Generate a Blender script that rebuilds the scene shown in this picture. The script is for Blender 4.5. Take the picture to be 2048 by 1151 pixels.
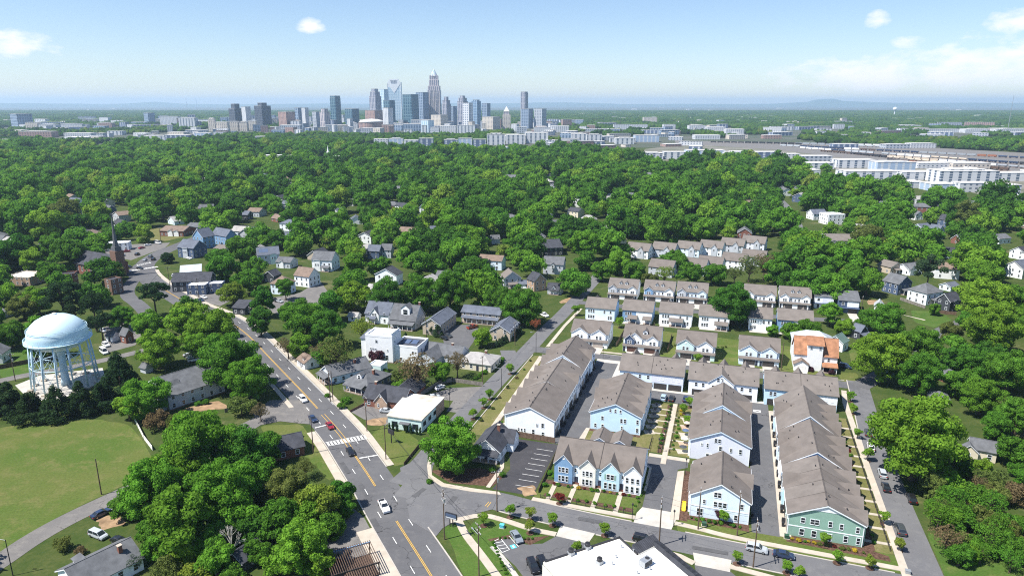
import bpy, bmesh, math, random
import numpy as np
from mathutils import Vector, Matrix

# ------------------------------------------------------------------ camera, sky, sun, exposure
for o in list(bpy.data.objects):
    bpy.data.objects.remove(o)
SC = bpy.context.scene
COL = SC.collection
R = math.radians
random.seed(7)
RNG = np.random.default_rng(11)

FPX, PITCH, CAMH = 1384.0, R(14.9), 100.0          # source photograph: 2048 px wide, drone at 100 m
cam_d = bpy.data.cameras.new('camera')
cam_d.sensor_width = 36.0
cam_d.lens = 36.0 * FPX / 2048.0
cam_d.clip_start, cam_d.clip_end = 1.0, 120000.0
cam = bpy.data.objects.new('camera', cam_d)
cam.location = (0, 0, CAMH)
cam.rotation_euler = (R(90) - PITCH, 0, 0)
COL.objects.link(cam)
SC.camera = cam

SUN_EL = R(58)
SUN_TO = Vector((-math.cos(SUN_EL) * 0.92, -math.cos(SUN_EL) * 0.392, math.sin(SUN_EL)))   # towards the sun
sun_d = bpy.data.lights.new('sun', 'SUN')
sun_d.energy = 5.0
sun_d.angle = R(0.5)
sun_d.color = (1.0, 0.955, 0.88)
sun = bpy.data.objects.new('sun', sun_d)
sun.rotation_euler = (-SUN_TO).to_track_quat('-Z', 'Y').to_euler()
sun.location = (0, 0, 400)
COL.objects.link(sun)

W = bpy.data.worlds.new('World')
SC.world = W
W.use_nodes = True


def build_world():
    nt = W.node_tree
    N, L = nt.nodes, nt.links
    N.clear()
    out = N.new('ShaderNodeOutputWorld')
    bg = N.new('ShaderNodeBackground')
    bg.inputs['Strength'].default_value = 0.084
    L.new(bg.outputs[0], out.inputs[0])
    sky = N.new('ShaderNodeTexSky')
    sky.sky_type = 'NISHITA'
    sky.sun_disc = False
    sky.sun_elevation = SUN_EL
    sky.sun_rotation = math.atan2(SUN_TO.x, SUN_TO.y)
    sky.altitude = 200
    sky.air_density = 1.0
    sky.dust_density = 0.15
    sky.ozone_density = 3.5
    tc = N.new('ShaderNodeTexCoord')
    sep = N.new('ShaderNodeSeparateXYZ')
    L.new(tc.outputs['Generated'], sep.inputs[0])

    def M(op, a, b=None, c=None, clamp=False):
        n = N.new('ShaderNodeMath')
        n.operation = op
        n.use_clamp = clamp
        for i, v in enumerate((a, b, c)):
            if v is None:
                continue
            if isinstance(v, (int, float)):
                n.inputs[i].default_value = v
            else:
                L.new(v, n.inputs[i])
        return n.outputs[0]
    az = M('ARCTAN2', sep.outputs['X'], sep.outputs['Y'])
    el = M('ARCSINE', sep.outputs['Z'])
    no = N.new('ShaderNodeTexNoise')
    no.inputs['Scale'].default_value = 22.0
    no.inputs['Detail'].default_value = 7.0
    no.inputs['Roughness'].default_value = 0.6
    mp = N.new('ShaderNodeMapping')
    mp.inputs['Scale'].default_value = (1, 1, 2.2)
    L.new(tc.outputs['Generated'], mp.inputs[0])
    L.new(mp.outputs[0], no.inputs[0])
    nz = M('SUBTRACT', no.outputs[0], 0.5)
    total = None
    # small fair-weather clouds: azimuth, elevation (degrees), half sizes, density
    clouds = [(-36.5, 3.6, 4.2, 1.1, .95), (-39.5, 1.0, 2.6, .9, .6), (-15.4, 5.6, 1.15, .55, .9), (-20.0, 8.6, 1.6, .5, .7),
              (20.6, 8.5, 2.0, .5, .8), (26.4, 5.6, .95, .6, .8), (28.6, 4.1, 1.2, .42, .8), (34.4, 5.2, 1.7, .9, .85),
              (25.5, 1.9, 5.0, 1.3, .95), (33.5, 2.3, 6.0, 1.9, .98), (-14.0, 8.7, .8, .3, .5), (52, 6, 4, 1.2, .8), (-55, 5, 5, 1.4, .8),
              (80, 9, 5, 2, .8), (-85, 8, 6, 2, .8), (120, 7, 5, 1.5, .8), (-125, 9, 6, 2, .8), (165, 6, 6, 1.6, .8)]
    for (a, e, w, h, k) in clouds:
        da = M('DIVIDE', M('SUBTRACT', az, R(a)), R(w))
        de = M('DIVIDE', M('SUBTRACT', el, R(e)), R(h))
        r2 = M('ADD', M('MULTIPLY', da, da), M('MULTIPLY', de, de))
        m = M('SUBTRACT', 1.0, r2)
        m = M('ADD', m, M('MULTIPLY', nz, 4.2))
        m = M('MULTIPLY', m, 0.85, clamp=True)
        m = M('MULTIPLY', m, k)
        total = m if total is None else M('MAXIMUM', total, m)
    mix = N.new('ShaderNodeMixRGB')
    L.new(total, mix.inputs[0])
    tint = N.new('ShaderNodeMixRGB')
    tint.blend_type = 'MULTIPLY'
    tint.inputs[0].default_value = 1.0
    tint.inputs[2].default_value = (1.0, 1.0, 1.06, 1)
    L.new(sky.outputs[0], tint.inputs[1])
    L.new(tint.outputs[0], mix.inputs[1])
    mix.inputs[2].default_value = (8.2, 8.1, 8.4, 1)
    L.new(mix.outputs[0], bg.inputs[0])


build_world()
vs = SC.view_settings
vs.view_transform = 'Standard'
vs.look = 'None'
vs.exposure = 0.8
vs.gamma = 1.0
vs.use_curve_mapping = False
cy = SC.cycles
cy.max_bounces = 5
cy.diffuse_bounces = 3
cy.glossy_bounces = 2
cy.transmission_bounces = 2
cy.transparent_max_bounces = 4
cy.volume_bounces = 2
cy.use_denoising = False
cy.use_adaptive_sampling = False
cy.sample_clamp_indirect = 3.0
cy.filter_width = 1.1
cy.caustics_reflective = False
cy.caustics_refractive = False

# ------------------------------------------------------------------ helpers
sP, cP = math.sin(PITCH), math.cos(PITCH)


def G(x, y, z=0.0):
    """image pixel to scene position: where the sight line of a point of the photograph meets the level z, in metres"""
    u, v = (x - 1024) / FPX, (y - 575.5) / FPX
    d = (CAMH - z) / (sP + v * cP)
    return (d * u, d * (cP - v * sP))


def depth_at(y, z=0.0):
    return (CAMH - z) / (sP + (y - 575.5) / FPX * cP)


TH = R(17.5)


def S(a, b):
    """the street grid of the new houses, turned 17.5 degrees"""
    return (a * math.cos(TH) + b * math.sin(TH), -a * math.sin(TH) + b * math.cos(TH))


class MB:
    def __init__(s):
        s.v, s.f, s.m = [], [], []

    def add(s, vs, fs, mi=0):
        k = len(s.v)
        s.v += [tuple(p) for p in vs]
        for f in fs:
            s.f.append(tuple(i + k for i in f))
            s.m.append(mi)
        return s

    def box(s, x0, x1, y0, y1, z0, z1, mi=0):
        return s.add([(x0, y0, z0), (x1, y0, z0), (x1, y1, z0), (x0, y1, z0), (x0, y0, z1), (x1, y0, z1), (x1, y1, z1), (x0, y1, z1)],
                     [(0, 3, 2, 1), (4, 5, 6, 7), (0, 1, 5, 4), (1, 2, 6, 5), (2, 3, 7, 6), (3, 0, 4, 7)], mi)

    def prism(s, pts, z0, z1, mi=0, bottom=True):
        n = len(pts)
        fs = [tuple(range(n, 2 * n))] + [(i, (i + 1) % n, (i + 1) % n + n, i + n) for i in range(n)]
        if bottom:
            fs.append(tuple(reversed(range(n))))
        return s.add([(p[0], p[1], z0) for p in pts] + [(p[0], p[1], z1) for p in pts], fs, mi)

    def sheet(s, pts, z, mi=0):
        return s.add([(p[0], p[1], z) for p in pts], [tuple(range(len(pts)))], mi)

    def tube(s, p, q, r0, r1=None, n=6, mi=0, cap=True):
        r1 = r0 if r1 is None else r1
        p, q = Vector(p), Vector(q)
        d = (q - p)
        if d.length < 1e-6:
            return s
        d.normalize()
        u = d.orthogonal().normalized()
        w = d.cross(u)
        vs = []
        for c, r in ((p, r0), (q, r1)):
            for i in range(n):
                a = 2 * math.pi * i / n
                vs.append(c + (u * math.cos(a) + w * math.sin(a)) * r)
        fs = [(i, (i + 1) % n, (i + 1) % n + n, i + n) for i in range(n)]
        if cap:
            fs += [tuple(range(n, 2 * n)), tuple(reversed(range(n)))]
        return s.add(vs, fs, mi)

    def lathe(s, prof, n=24, cx=0, cy=0, mi=0):
        vs, fs = [], []
        for (r, z) in prof:
            for i in range(n):
                a = 2 * math.pi * i / n
                vs.append((cx + r * math.cos(a), cy + r * math.sin(a), z))
        for j in range(len(prof) - 1):
            for i in range(n):
                k = (i + 1) % n
                fs.append((j * n + i, j * n + k, (j + 1) * n + k, (j + 1) * n + i))
        fs.append(tuple(reversed(range(n))))
        fs.append(tuple(range((len(prof) - 1) * n, len(prof) * n)))
        return s.add(vs, fs, mi)

    # roof of two slopes over +-half about c, along the other axis from s0 to s1
    def vroof(s, axis, c, half, zE, zR, s0, s1, ov=.35, th=.14, dz=0.0, mi=0):
        sl = (zR - zE) / half
        zl = zE - sl * ov
        cs = [(c - half - ov, zl + dz), (c, zR + dz), (c + half + ov, zl + dz), (c + half + ov, zl + th + dz), (c, zR + th + dz), (c - half - ov, zl + th + dz)]
        vs = []
        for t in (s0, s1):
            for (k, z) in cs:
                vs.append((k, t, z) if axis == 'y' else (t, k, z))
        fs = [(0, 1, 4, 5), (1, 2, 3, 4), (6, 11, 10, 7), (7, 10, 9, 8), (0, 6, 7, 1), (1, 7, 8, 2), (5, 4, 10, 11), (4, 3, 9, 10), (0, 5, 11, 6), (2, 8, 9, 3)]
        return s.add(vs, fs, mi)

    def vwall(s, axis, c, half, z0, zE, zR, s0, s1, mi=0):
        cs = [(c - half, z0), (c + half, z0), (c + half, zE), (c, zR), (c - half, zE)]
        vs = []
        for t in (s0, s1):
            for (k, z) in cs:
                vs.append((k, t, z) if axis == 'y' else (t, k, z))
        fs = [(0, 1, 2, 3, 4), (9, 8, 7, 6, 5), (0, 5, 6, 1), (1, 6, 7, 2), (2, 7, 8, 3), (3, 8, 9, 4), (4, 9, 5, 0)]
        return s.add(vs, fs, mi)

    def hip(s, x0, x1, y0, y1, zE, zR, ov=.4, th=.14, mi=0):
        x0, x1, y0, y1 = x0 - ov, x1 + ov, y0 - ov, y1 + ov
        dx, dy = x1 - x0, y1 - y0
        if dx >= dy:
            r0, r1 = (x0 + dy / 2, (y0 + y1) / 2), (x1 - dy / 2, (y0 + y1) / 2)
        else:
            r0, r1 = ((x0 + x1) / 2, y0 + dx / 2), ((x0 + x1) / 2, y1 - dx / 2)
        zb, zt = zE - .12, zE + th - .12
        vs = [(x0, y0, zb), (x1, y0, zb), (x1, y1, zb), (x0, y1, zb), (x0, y0, zt), (x1, y0, zt), (x1, y1, zt), (x0, y1, zt), (r0[0], r0[1], zR + th), (r1[0], r1[1], zR + th)]
        fs = [(3, 2, 1, 0), (0, 1, 5, 4), (1, 2, 6, 5), (2, 3, 7, 6), (3, 0, 4, 7)]
        if dx >= dy:
            fs += [(4, 5, 9, 8), (5, 6, 9), (6, 7, 8, 9), (7, 4, 8)]
        else:
            fs += [(4, 5, 8), (5, 6, 9, 8), (6, 7, 9), (7, 4, 8, 9)]
        return s.add(vs, fs, mi)

    def mesh(s, name, mats, smooth=False):
        me = bpy.data.meshes.new(name)
        me.from_pydata(s.v, [], s.f)
        if not isinstance(mats, (list, tuple)):
            mats = [mats]
        for m in mats:
            me.materials.append(MAT[m] if isinstance(m, str) else m)
        if len(mats) > 1:
            me.polygons.foreach_set('material_index', s.m)
        if smooth:
            me.polygons.foreach_set('use_smooth', [True] * len(s.f))
        me.update()
        return me


def link(name, data, parent=None, loc=(0, 0, 0), rz=0.0):
    o = bpy.data.objects.new(name, data)
    o.location = loc
    if rz:
        o.rotation_euler = (0, 0, rz)
    if parent is not None:
        o.parent = parent
    COL.objects.link(o)
    return o


def part(name, mb, mats, parent=None, smooth=False, loc=(0, 0, 0), rz=0.0):
    return link(name, mb.mesh(name, mats, smooth), parent, loc, rz)


USED_LABELS = {}
LM = []          # landmarks for describing neighbours


def tag(o, label, cat, group=None):
    o['label'] = label
    o['category'] = cat
    if group:
        o['group'] = group
    USED_LABELS.setdefault(label, []).append(o)
    return o


def thing(name, label, cat, x, y, yaw=0.0, group=None, short=None, rad=0, z=0.0):
    o = link(name, None, None, (x, y, z), R(yaw))
    o.empty_display_size = .5
    tag(o, label, cat, group)
    if short:
        LM.append((x, y, short))
    if rad:
        AVOID.append((x, y, rad))
    return o


def structure(name, mb, mats, parent=None):
    o = part(name, mb, mats, parent)
    if parent is None:
        o['kind'] = 'structure'
    return o


AVOID = []       # discs kept free of filler trees
AVOID_LINES = []  # polylines kept free: (points, half width)
AVOID_POLY = []  # polygons kept free
# ------------------------------------------------------------------ materials
MAT = {}


def mat(name, col, rough=.8, var=.12, scale=.6, col2=None, metal=0.0, spec=.3, bump=0.0, bscale=6.0, coat=0.0, detail=4):
    m = bpy.data.materials.new(name)
    m.use_nodes = True
    nt = m.node_tree
    N, L = nt.nodes, nt.links
    b = N['Principled BSDF']
    b.inputs['Roughness'].default_value = rough
    b.inputs['Metallic'].default_value = metal
    b.inputs['Specular IOR Level'].default_value = spec
    if coat:
        b.inputs['Coat Weight'].default_value = coat
    if var > 0:
        tc = N.new('ShaderNodeTexCoord')
        no = N.new('ShaderNodeTexNoise')
        no.inputs['Scale'].default_value = scale
        no.inputs['Detail'].default_value = detail
        no.inputs['Roughness'].default_value = .65
        L.new(tc.outputs['Object'], no.inputs[0])
        mx = N.new('ShaderNodeMixRGB')
        c2 = col2 if col2 else tuple(c * (1 - var * 1.6) for c in col)
        c1 = col if col2 else tuple(min(1, c * (1 + var)) for c in col)
        mx.inputs[1].default_value = (*c1, 1)
        mx.inputs[2].default_value = (*c2, 1)
        rp = N.new('ShaderNodeMapRange')
        rp.inputs[1].default_value = .32
        rp.inputs[2].default_value = .68
        L.new(no.outputs[0], rp.inputs[0])
        L.new(rp.outputs[0], mx.inputs[0])
        L.new(mx.outputs[0], b.inputs['Base Color'])
        if bump:
            n2 = N.new('ShaderNodeTexNoise')
            n2.inputs['Scale'].default_value = bscale
            n2.inputs['Detail'].default_value = 3
            L.new(tc.outputs['Object'], n2.inputs[0])
            bp = N.new('ShaderNodeBump')
            bp.inputs['Strength'].default_value = bump
            bp.inputs['Distance'].default_value = .1
            L.new(n2.outputs[0], bp.inputs['Height'])
            L.new(bp.outputs[0], b.inputs['Normal'])
    else:
        b.inputs['Base Color'].default_value = (*col, 1)
    MAT[name] = m
    return m


mat('shingle', (.158, .138, .125), .9, .1, .3, bump=.3, bscale=9, spec=.15)
mat('shingle2', (.172, .152, .138), .9, .1, .3, bump=.3, bscale=9, spec=.15)
mat('shingle_grey', (.125, .13, .14), .9, .16, .5, bump=.3, bscale=9, spec=.15)
mat('shingle_dark', (.055, .058, .07), .85, .2, .5, bump=.3, bscale=9, spec=.2)
mat('shingle_light', (.33, .32, .31), .9, .14, .5, spec=.15)
mat('shingle_blue', (.115, .13, .165), .85, .15, .5, spec=.2)
mat('shingle_brown', (.2, .15, .12), .9, .15, .5, spec=.15)
mat('ridge_cap', (.085, .075, .07), .9, .1, 1)
mat('roof_green', (.11, .17, .15), .7, .15, .4)
mat('roof_orange', (.32, .155, .085), .8, .22, .5, bump=.3)
mat('roof_metal', (.55, .58, .6), .45, .08, .3, metal=.3)
mat('roof_white', (.82, .81, .78), .6, .1, .25, col2=(.7, .68, .63))
mat('roof_stained', (.8, .77, .7), .7, .3, .14, col2=(.36, .31, .25), detail=7)
mat('roof_tar', (.06, .065, .08), .7, .2, .3)
mat('white', (.82, .83, .84), .6, .04, .5)
mat('white_warm', (.8, .78, .72), .65, .05, .5)
mat('trim', (.8, .83, .86), .55, .03, .5)
mat('side_white', (0.86, 0.89, 0.92), .7, .05, .35)
mat('side_paleblue', (.7, .81, .91), .7, .05, .35)
mat('side_sky', (.56, .75, .89), .7, .05, .35)
mat('side_teal', (0.5, 0.7, 0.78), .7, .05, .35)
mat('side_blue', (0.2, 0.34, 0.53), .7, .06, .35)
mat('side_navy', (.075, .11, .19), .7, .08, .35)
mat('side_grey', (0.5, 0.53, 0.58), .7, .06, .35)
mat('side_lavgrey', (0.72, 0.74, 0.83), .7, .05, .35)
mat('side_green', (.25, .4, .33), .7, .06, .35)
mat('side_seafoam', (0.58, 0.74, 0.72), .7, .05, .35)
mat('side_tan', (.5, .42, .33), .75, .08, .35)
mat('side_cream', (.66, .6, .47), .75, .06, .35)
mat('side_charcoal', (.05, .055, .065), .7, .1, .35)
mat('brick', (.25, .105, .075), .85, .25, 2.5, col2=(.17, .075, .055))
mat('brick_brown', (.19, .115, .085), .85, .2, 2.5)
mat('brick_tan', (.42, .3, .22), .85, .2, 2.5)
mat('stone_base', (.3, .24, .2), .9, .3, 2.0)
mat('wood_dark', (.11, .07, .05), .8, .25, 1.2)
mat('wood_fence', (.16, .105, .075), .85, .25, 1.5)
mat('wood_grey', (.22, .2, .175), .9, .25, 1.2)
mat('garage_dark', (.055, .05, .05), .5, .1, 1)
mat('garage_brown', (.1, .05, .04), .5, .1, 1)
mat('garage_white', (.75, .74, .7), .5, .05, 1)
mat('garage_tan', (.4, .35, .31), .5, .05, 1)
mat('glass', (.018, .024, .032), .12, 0, spec=.6)
mat('door_dark', (.03, .035, .06), .5, 0)
mat('asphalt_patch', (.09, .09, .094), .9, .12, .4, spec=.2)
mat('concrete', (.43, .38, .315), .9, .1, .35, detail=7, spec=.2)
mat('concrete_pale', (.44, .415, .375), .9, .1, .35, detail=7, spec=.2)
mat('kerb', (.4, .37, .33), .9, .08, .5)
mat('paint_white', (.78, .78, .76), .7, .2, 1.5, col2=(.6, .6, .58))
mat('paint_yellow', (.6, .36, .06), .7, .15, 1.5)
mat('paint_blue', (.1, .45, .55), .7, .1, 1.5)
mat('mulch', (.105, .062, .045), 1.0, .35, 1.6, spec=.05)
mat('dirt', (.3, .205, .125), 1.0, .25, .35, spec=.05)
mat('metal_grey', (.4, .42, .44), .45, .1, 1, metal=.5)
mat('metal_dark', (.03, .03, .035), .5, 0)
mat('tank_blue', (.6, .77, .85), .38, .05, .12, col2=(.54, .7, .78), spec=.4)
mat('tank_leg', (.5, .67, .78), .5, .1, .3)
mat('pole_wood', (.12, .085, .06), .9, .2, 1)
mat('bark', (.085, .062, .045), .95, .25, 3)
mat('bark_pale', (.4, .37, .33), .9, .2, 3)
mat('tyre', (.012, .012, .012), .8, 0)
mat('rim', (.45, .46, .48), .3, 0, metal=.8)
mat('lamp_clear', (.75, .77, .8), .15, 0)
mat('lamp_red', (.35, .015, .01), .3, 0)
mat('plastic_black', (.02, .02, .022), .5, 0)
mat('plastic_green', (.03, .08, .05), .5, 0)
mat('yellow_slide', (.75, .52, .02), .4, 0)
mat('rust', (.28, .11, .06), .85, .25, 1)
for nm, c in (('white', (.8, .8, .8)), ('silver', (.42, .45, .48)), ('grey', (.2, .23, .26)), ('black', (.012, .012, .014)), ('navy', (.02, .035, .08)),
              ('red', (.25, .012, .02)), ('brick', (.3, .05, .03)), ('paleblue', (.35, .47, .58)), ('darkgrey', (.05, .055, .062))):
    mat('car_' + nm, c, .28, 0, spec=.5, coat=.6)


def ground_material():
    m = bpy.data.materials.new('ground')
    m.use_nodes = True
    nt = m.node_tree
    N, L = nt.nodes, nt.links
    b = N['Principled BSDF']
    b.inputs['Roughness'].default_value = 1
    b.inputs['Specular IOR Level'].default_value = .05
    tc = N.new('ShaderNodeTexCoord')

    def noise(sc, de=8):
        n = N.new('ShaderNodeTexNoise')
        n.inputs['Scale'].default_value = sc
        n.inputs['Detail'].default_value = de
        n.inputs['Roughness'].default_value = .65
        L.new(tc.outputs['Object'], n.inputs[0])
        return n.outputs[0]

    def ramp(f, lo, hi):
        r = N.new('ShaderNodeMapRange')
        r.inputs[1].default_value = lo
        r.inputs[2].default_value = hi
        L.new(f, r.inputs[0])
        return r.outputs[0]

    def mix(f, a, bb):
        x = N.new('ShaderNodeMixRGB')
        L.new(f, x.inputs[0])
        for i, v in ((1, a), (2, bb)):
            if isinstance(v, tuple):
                x.inputs[i].default_value = (*v, 1)
            else:
                L.new(v, x.inputs[i])
        return x.outputs[0]
    g = mix(ramp(noise(.12), .35, .65), (.038, .066, .015), (.08, .092, .03))
    g = mix(ramp(noise(.035), .58, .72), g, (.17, .15, .08))
    g = mix(ramp(noise(.9, 5), .4, .75), g, (.035, .06, .015))
    L.new(g, b.inputs['Base Color'])
    MAT['ground'] = m


def window_grid_material(name, wall, glass, bw, bh, fillw=.5, fillh=.55, rough=.4, band=False):
    """facade too far off to tell its windows apart: rows and bays of panes"""
    m = bpy.data.materials.new(name)
    m.use_nodes = True
    nt = m.node_tree
    N, L = nt.nodes, nt.links
    b = N['Principled BSDF']
    tc = N.new('ShaderNodeTexCoord')
    sp = N.new('ShaderNodeSeparateXYZ')
    L.new(tc.outputs['Object'], sp.inputs[0])

    def M(op, a, bb=None, c=None):
        n = N.new('ShaderNodeMath')
        n.operation = op
        for i, v in enumerate((a, bb, c)):
            if v is None:
                continue
            if isinstance(v, (int, float)):
                n.inputs[i].default_value = v
            else:
                L.new(v, n.inputs[i])
        return n.outputs[0]
    s = M('ADD', sp.outputs['X'], sp.outputs['Y'])
    fx = M('FRACT', M('DIVIDE', M('ADD', s, 5000.0), bw))
    fz = M('FRACT', M('DIVIDE', M('ADD', sp.outputs['Z'], 1.0), bh))
    inx = M('LESS_THAN', fx, fillw) if not band else 1.0
    inz = M('LESS_THAN', fz, fillh)
    msk = M('MULTIPLY', inx, inz)
    mx = N.new('ShaderNodeMixRGB')
    L.new(msk, mx.inputs[0])
    mx.inputs[1].default_value = (*wall, 1)
    mx.inputs[2].default_value = (*glass, 1)
    L.new(mx.outputs[0], b.inputs['Base Color'])
    rr = M('SUBTRACT', .8, M('MULTIPLY', msk, .8 - rough))
    L.new(rr, b.inputs['Roughness'])
    MAT[name] = m




def layered(name, c1, c2, c3, wear, speck, scales=(.05, .28, 3.0), cracks=None, rough=.95):
    """ground cover or paving: large blotches, medium patches, fine speckle and, on paving, sealed cracks"""
    m = bpy.data.materials.new(name)
    m.use_nodes = True
    nt = m.node_tree
    N, L = nt.nodes, nt.links
    b = N['Principled BSDF']
    b.inputs['Roughness'].default_value = rough
    b.inputs['Specular IOR Level'].default_value = .12
    tc = N.new('ShaderNodeTexCoord')

    def noise(sc, de=6, ro=.65):
        n = N.new('ShaderNodeTexNoise')
        n.inputs['Scale'].default_value = sc
        n.inputs['Detail'].default_value = de
        n.inputs['Roughness'].default_value = ro
        L.new(tc.outputs['Object'], n.inputs[0])
        return n.outputs[0]

    def rng_(f, lo, hi):
        r = N.new('ShaderNodeMapRange')
        r.inputs[1].default_value, r.inputs[2].default_value = lo, hi
        L.new(f, r.inputs[0])
        return r.outputs[0]

    def mix(f, a, bb, k=None):
        x = N.new('ShaderNodeMixRGB')
        if k:
            x.blend_type = k
        L.new(f, x.inputs[0])
        for i, v in ((1, a), (2, bb)):
            if isinstance(v, tuple):
                x.inputs[i].default_value = (*v, 1)
            else:
                L.new(v, x.inputs[i])
        return x.outputs[0]
    c = mix(rng_(noise(scales[0], 5), .38, .62), c1, c2)
    c = mix(rng_(noise(scales[1], 8, .7), .5, wear), c, c3)
    sp = rng_(noise(scales[2], 4, .8), .25, .75)
    x = N.new('ShaderNodeMixRGB')
    x.blend_type = 'MULTIPLY'
    x.inputs[0].default_value = speck
    L.new(c, x.inputs[1])
    L.new(sp, x.inputs[2])
    c = x.outputs[0]
    if cracks:
        vo = N.new('ShaderNodeTexVoronoi')
        vo.feature = 'DISTANCE_TO_EDGE'
        vo.inputs['Scale'].default_value = cracks
        ad = N.new('ShaderNodeVectorMath')
        ad.operation = 'ADD'
        nn = N.new('ShaderNodeTexNoise')
        nn.inputs['Scale'].default_value = .5
        L.new(tc.outputs['Object'], nn.inputs[0])
        sc_ = N.new('ShaderNodeVectorMath')
        sc_.operation = 'SCALE'
        sc_.inputs['Scale'].default_value = 4.0
        L.new(nn.outputs['Color'], sc_.inputs[0])
        L.new(tc.outputs['Object'], ad.inputs[0])
        L.new(sc_.outputs[0], ad.inputs[1])
        L.new(ad.outputs[0], vo.inputs['Vector'])
        k = rng_(vo.outputs['Distance'], .018, .004)
        mk = N.new('ShaderNodeMath')
        mk.operation = 'MULTIPLY'
        L.new(k, mk.inputs[0])
        L.new(rng_(noise(.06), .48, .6), mk.inputs[1])
        c = mix(mk.outputs[0], c, tuple(v * .45 for v in c1))
    L.new(c, b.inputs['Base Color'])
    MAT[name] = m


layered('asphalt', (0.114, 0.114, 0.121), (0.138, 0.138, 0.144), (0.163, 0.160, 0.161), .75, .3, (.05, .35, 5.0), .12)
layered('asphalt_pale', (0.140, 0.140, 0.148), (0.165, 0.165, 0.171), (0.195, 0.192, 0.192), .75, .3, (.05, .35, 5.0), .14)
layered('asphalt_new', (0.055, 0.055, 0.062), (0.068, 0.066, 0.073), (0.094, 0.090, 0.092), .8, .3, (.06, .4, 5.0))
layered('asphalt_old', (.165, .158, .155), (.2, .19, .182), (.25, .235, .215), .72, .35, (.06, .35, 4.0), .16)
layered('lawn', (.085, .14, .025), (.135, .155, .042), (.18, .175, .065), .7, .5, (.03, .16, 1.6))
layered('lawn_green', (.06, .125, .02), (.085, .15, .028), (.13, .165, .045), .7, .5, (.05, .25, 1.8))
layered('lawn_dry', (.14, .15, .045), (.19, .18, .07), (.26, .215, .11), .7, .5, (.06, .3, 1.8))
ground_material()
GL = (.03, .045, .07)
window_grid_material('far_white', (.6, .61, .63), (.16, .19, .24), 7.0, 4.2, .42, .5)
window_grid_material('far_beige', (.6, .54, .47), (.15, .15, .17), 7.0, 5.0, .42, .5)
window_grid_material('far_brick', (.36, .24, .21), (.1, .09, .11), 8.0, 5.0, .4, .5)
window_grid_material('far_navy', (.1, .14, .23), (.55, .58, .62), 13.0, 4.0, .35, .7)
window_grid_material('far_grey', (.42, .45, .5), (.12, .15, .2), 8.0, 6, .5, .55)
window_grid_material('far_dark', (.085, .1, .13), (.035, .045, .07), 9, 7, .6, .6, .25)
window_grid_material('far_glass', (.3, .42, .56), (.1, .18, .3), 10, 12, .62, .8, .15)
window_grid_material('far_teal', (.11, .2, .25), (.045, .1, .15), 12, 14, .7, .8, .12)
window_grid_material('far_paleglass', (.56, .68, .76), (.36, .5, .61), 10, 14, .6, .8, .15)
window_grid_material('far_granite', (.56, .5, .5), (.17, .18, .24), 9, 30, .5, .92)
window_grid_material('far_granite2', (.4, .4, .45), (.1, .12, .18), 9, 26, .5, .9)
window_grid_material('far_concrete', (.64, .65, .67), (.2, .24, .31), 10, 9, .5, .6)
window_grid_material('far_bluegrey', (.26, .33, .43), (.09, .14, .22), 10, 12, .55, .75, .25)
window_grid_material('far_apt', (.64, .65, .67), (.1, .14, .2), 12, 3.4, .36, .8)
window_grid_material('far_aptblue', (.36, .46, .6), (.64, .66, .68), 11, 3.4, .34, .8)
mat('far_roof', (.55, .54, .52), .8, .12, .03)
mat('far_roofgrey', (.3, .3, .3), .8, .15, .03)


def leaf_material(name, per_instance, gain=1.0):
    m = bpy.data.materials.new(name)
    m.use_nodes = True
    nt = m.node_tree
    N, L = nt.nodes, nt.links
    N.clear()
    out = N.new('ShaderNodeOutputMaterial')
    oi = N.new('ShaderNodeObjectInfo')
    tc = N.new('ShaderNodeTexCoord')
    no = N.new('ShaderNodeTexNoise')
    no.inputs['Scale'].default_value = 2.6
    no.inputs['Detail'].default_value = 6
    L.new(tc.outputs['Object'], no.inputs[0])
    hsv = N.new('ShaderNodeHueSaturation')
    mr = N.new('ShaderNodeMapRange')
    mr.inputs[1].default_value, mr.inputs[2].default_value = .3, .7
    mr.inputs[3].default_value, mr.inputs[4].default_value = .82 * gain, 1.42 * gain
    L.new(no.outputs[0], mr.inputs[0])
    L.new(mr.outputs[0], hsv.inputs['Value'])
    if per_instance:
        cr = N.new('ShaderNodeValToRGB')
        el = cr.color_ramp.elements
        el[0].position, el[0].color = 0, (.046, .12, .019, 1)
        el[1].position, el[1].color = 1, (.2, .27, .05, 1)
        for p, c in ((.22, (.068, .17, .022)), (.6, (.1, .235, .027)), (.86, (.14, .285, .031)), (.955, (.19, .31, .036))):
            e = el.new(p)
            e.color = (*c, 1)
        L.new(oi.outputs['Random'], cr.inputs[0])
        L.new(cr.outputs[0], hsv.inputs['Color'])
    else:
        L.new(oi.outputs['Color'], hsv.inputs['Color'])
    di = N.new('ShaderNodeBsdfDiffuse')
    tr = N.new('ShaderNodeBsdfTranslucent')
    mx = N.new('ShaderNodeMixShader')
    mx.inputs[0].default_value = .46
    L.new(hsv.outputs[0], di.inputs[0])
    L.new(hsv.outputs[0], tr.inputs[0])
    L.new(di.outputs[0], mx.inputs[1])
    L.new(tr.outputs[0], mx.inputs[2])
    L.new(mx.outputs[0], out.inputs[0])
    MAT[name] = m


leaf_material('leaf', False)
leaf_material('leaf_mass', True)
leaf_material('leaf_far', True, .52)  # leaf colour darkened to stand in for self-shadow the far crowns lack
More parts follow.
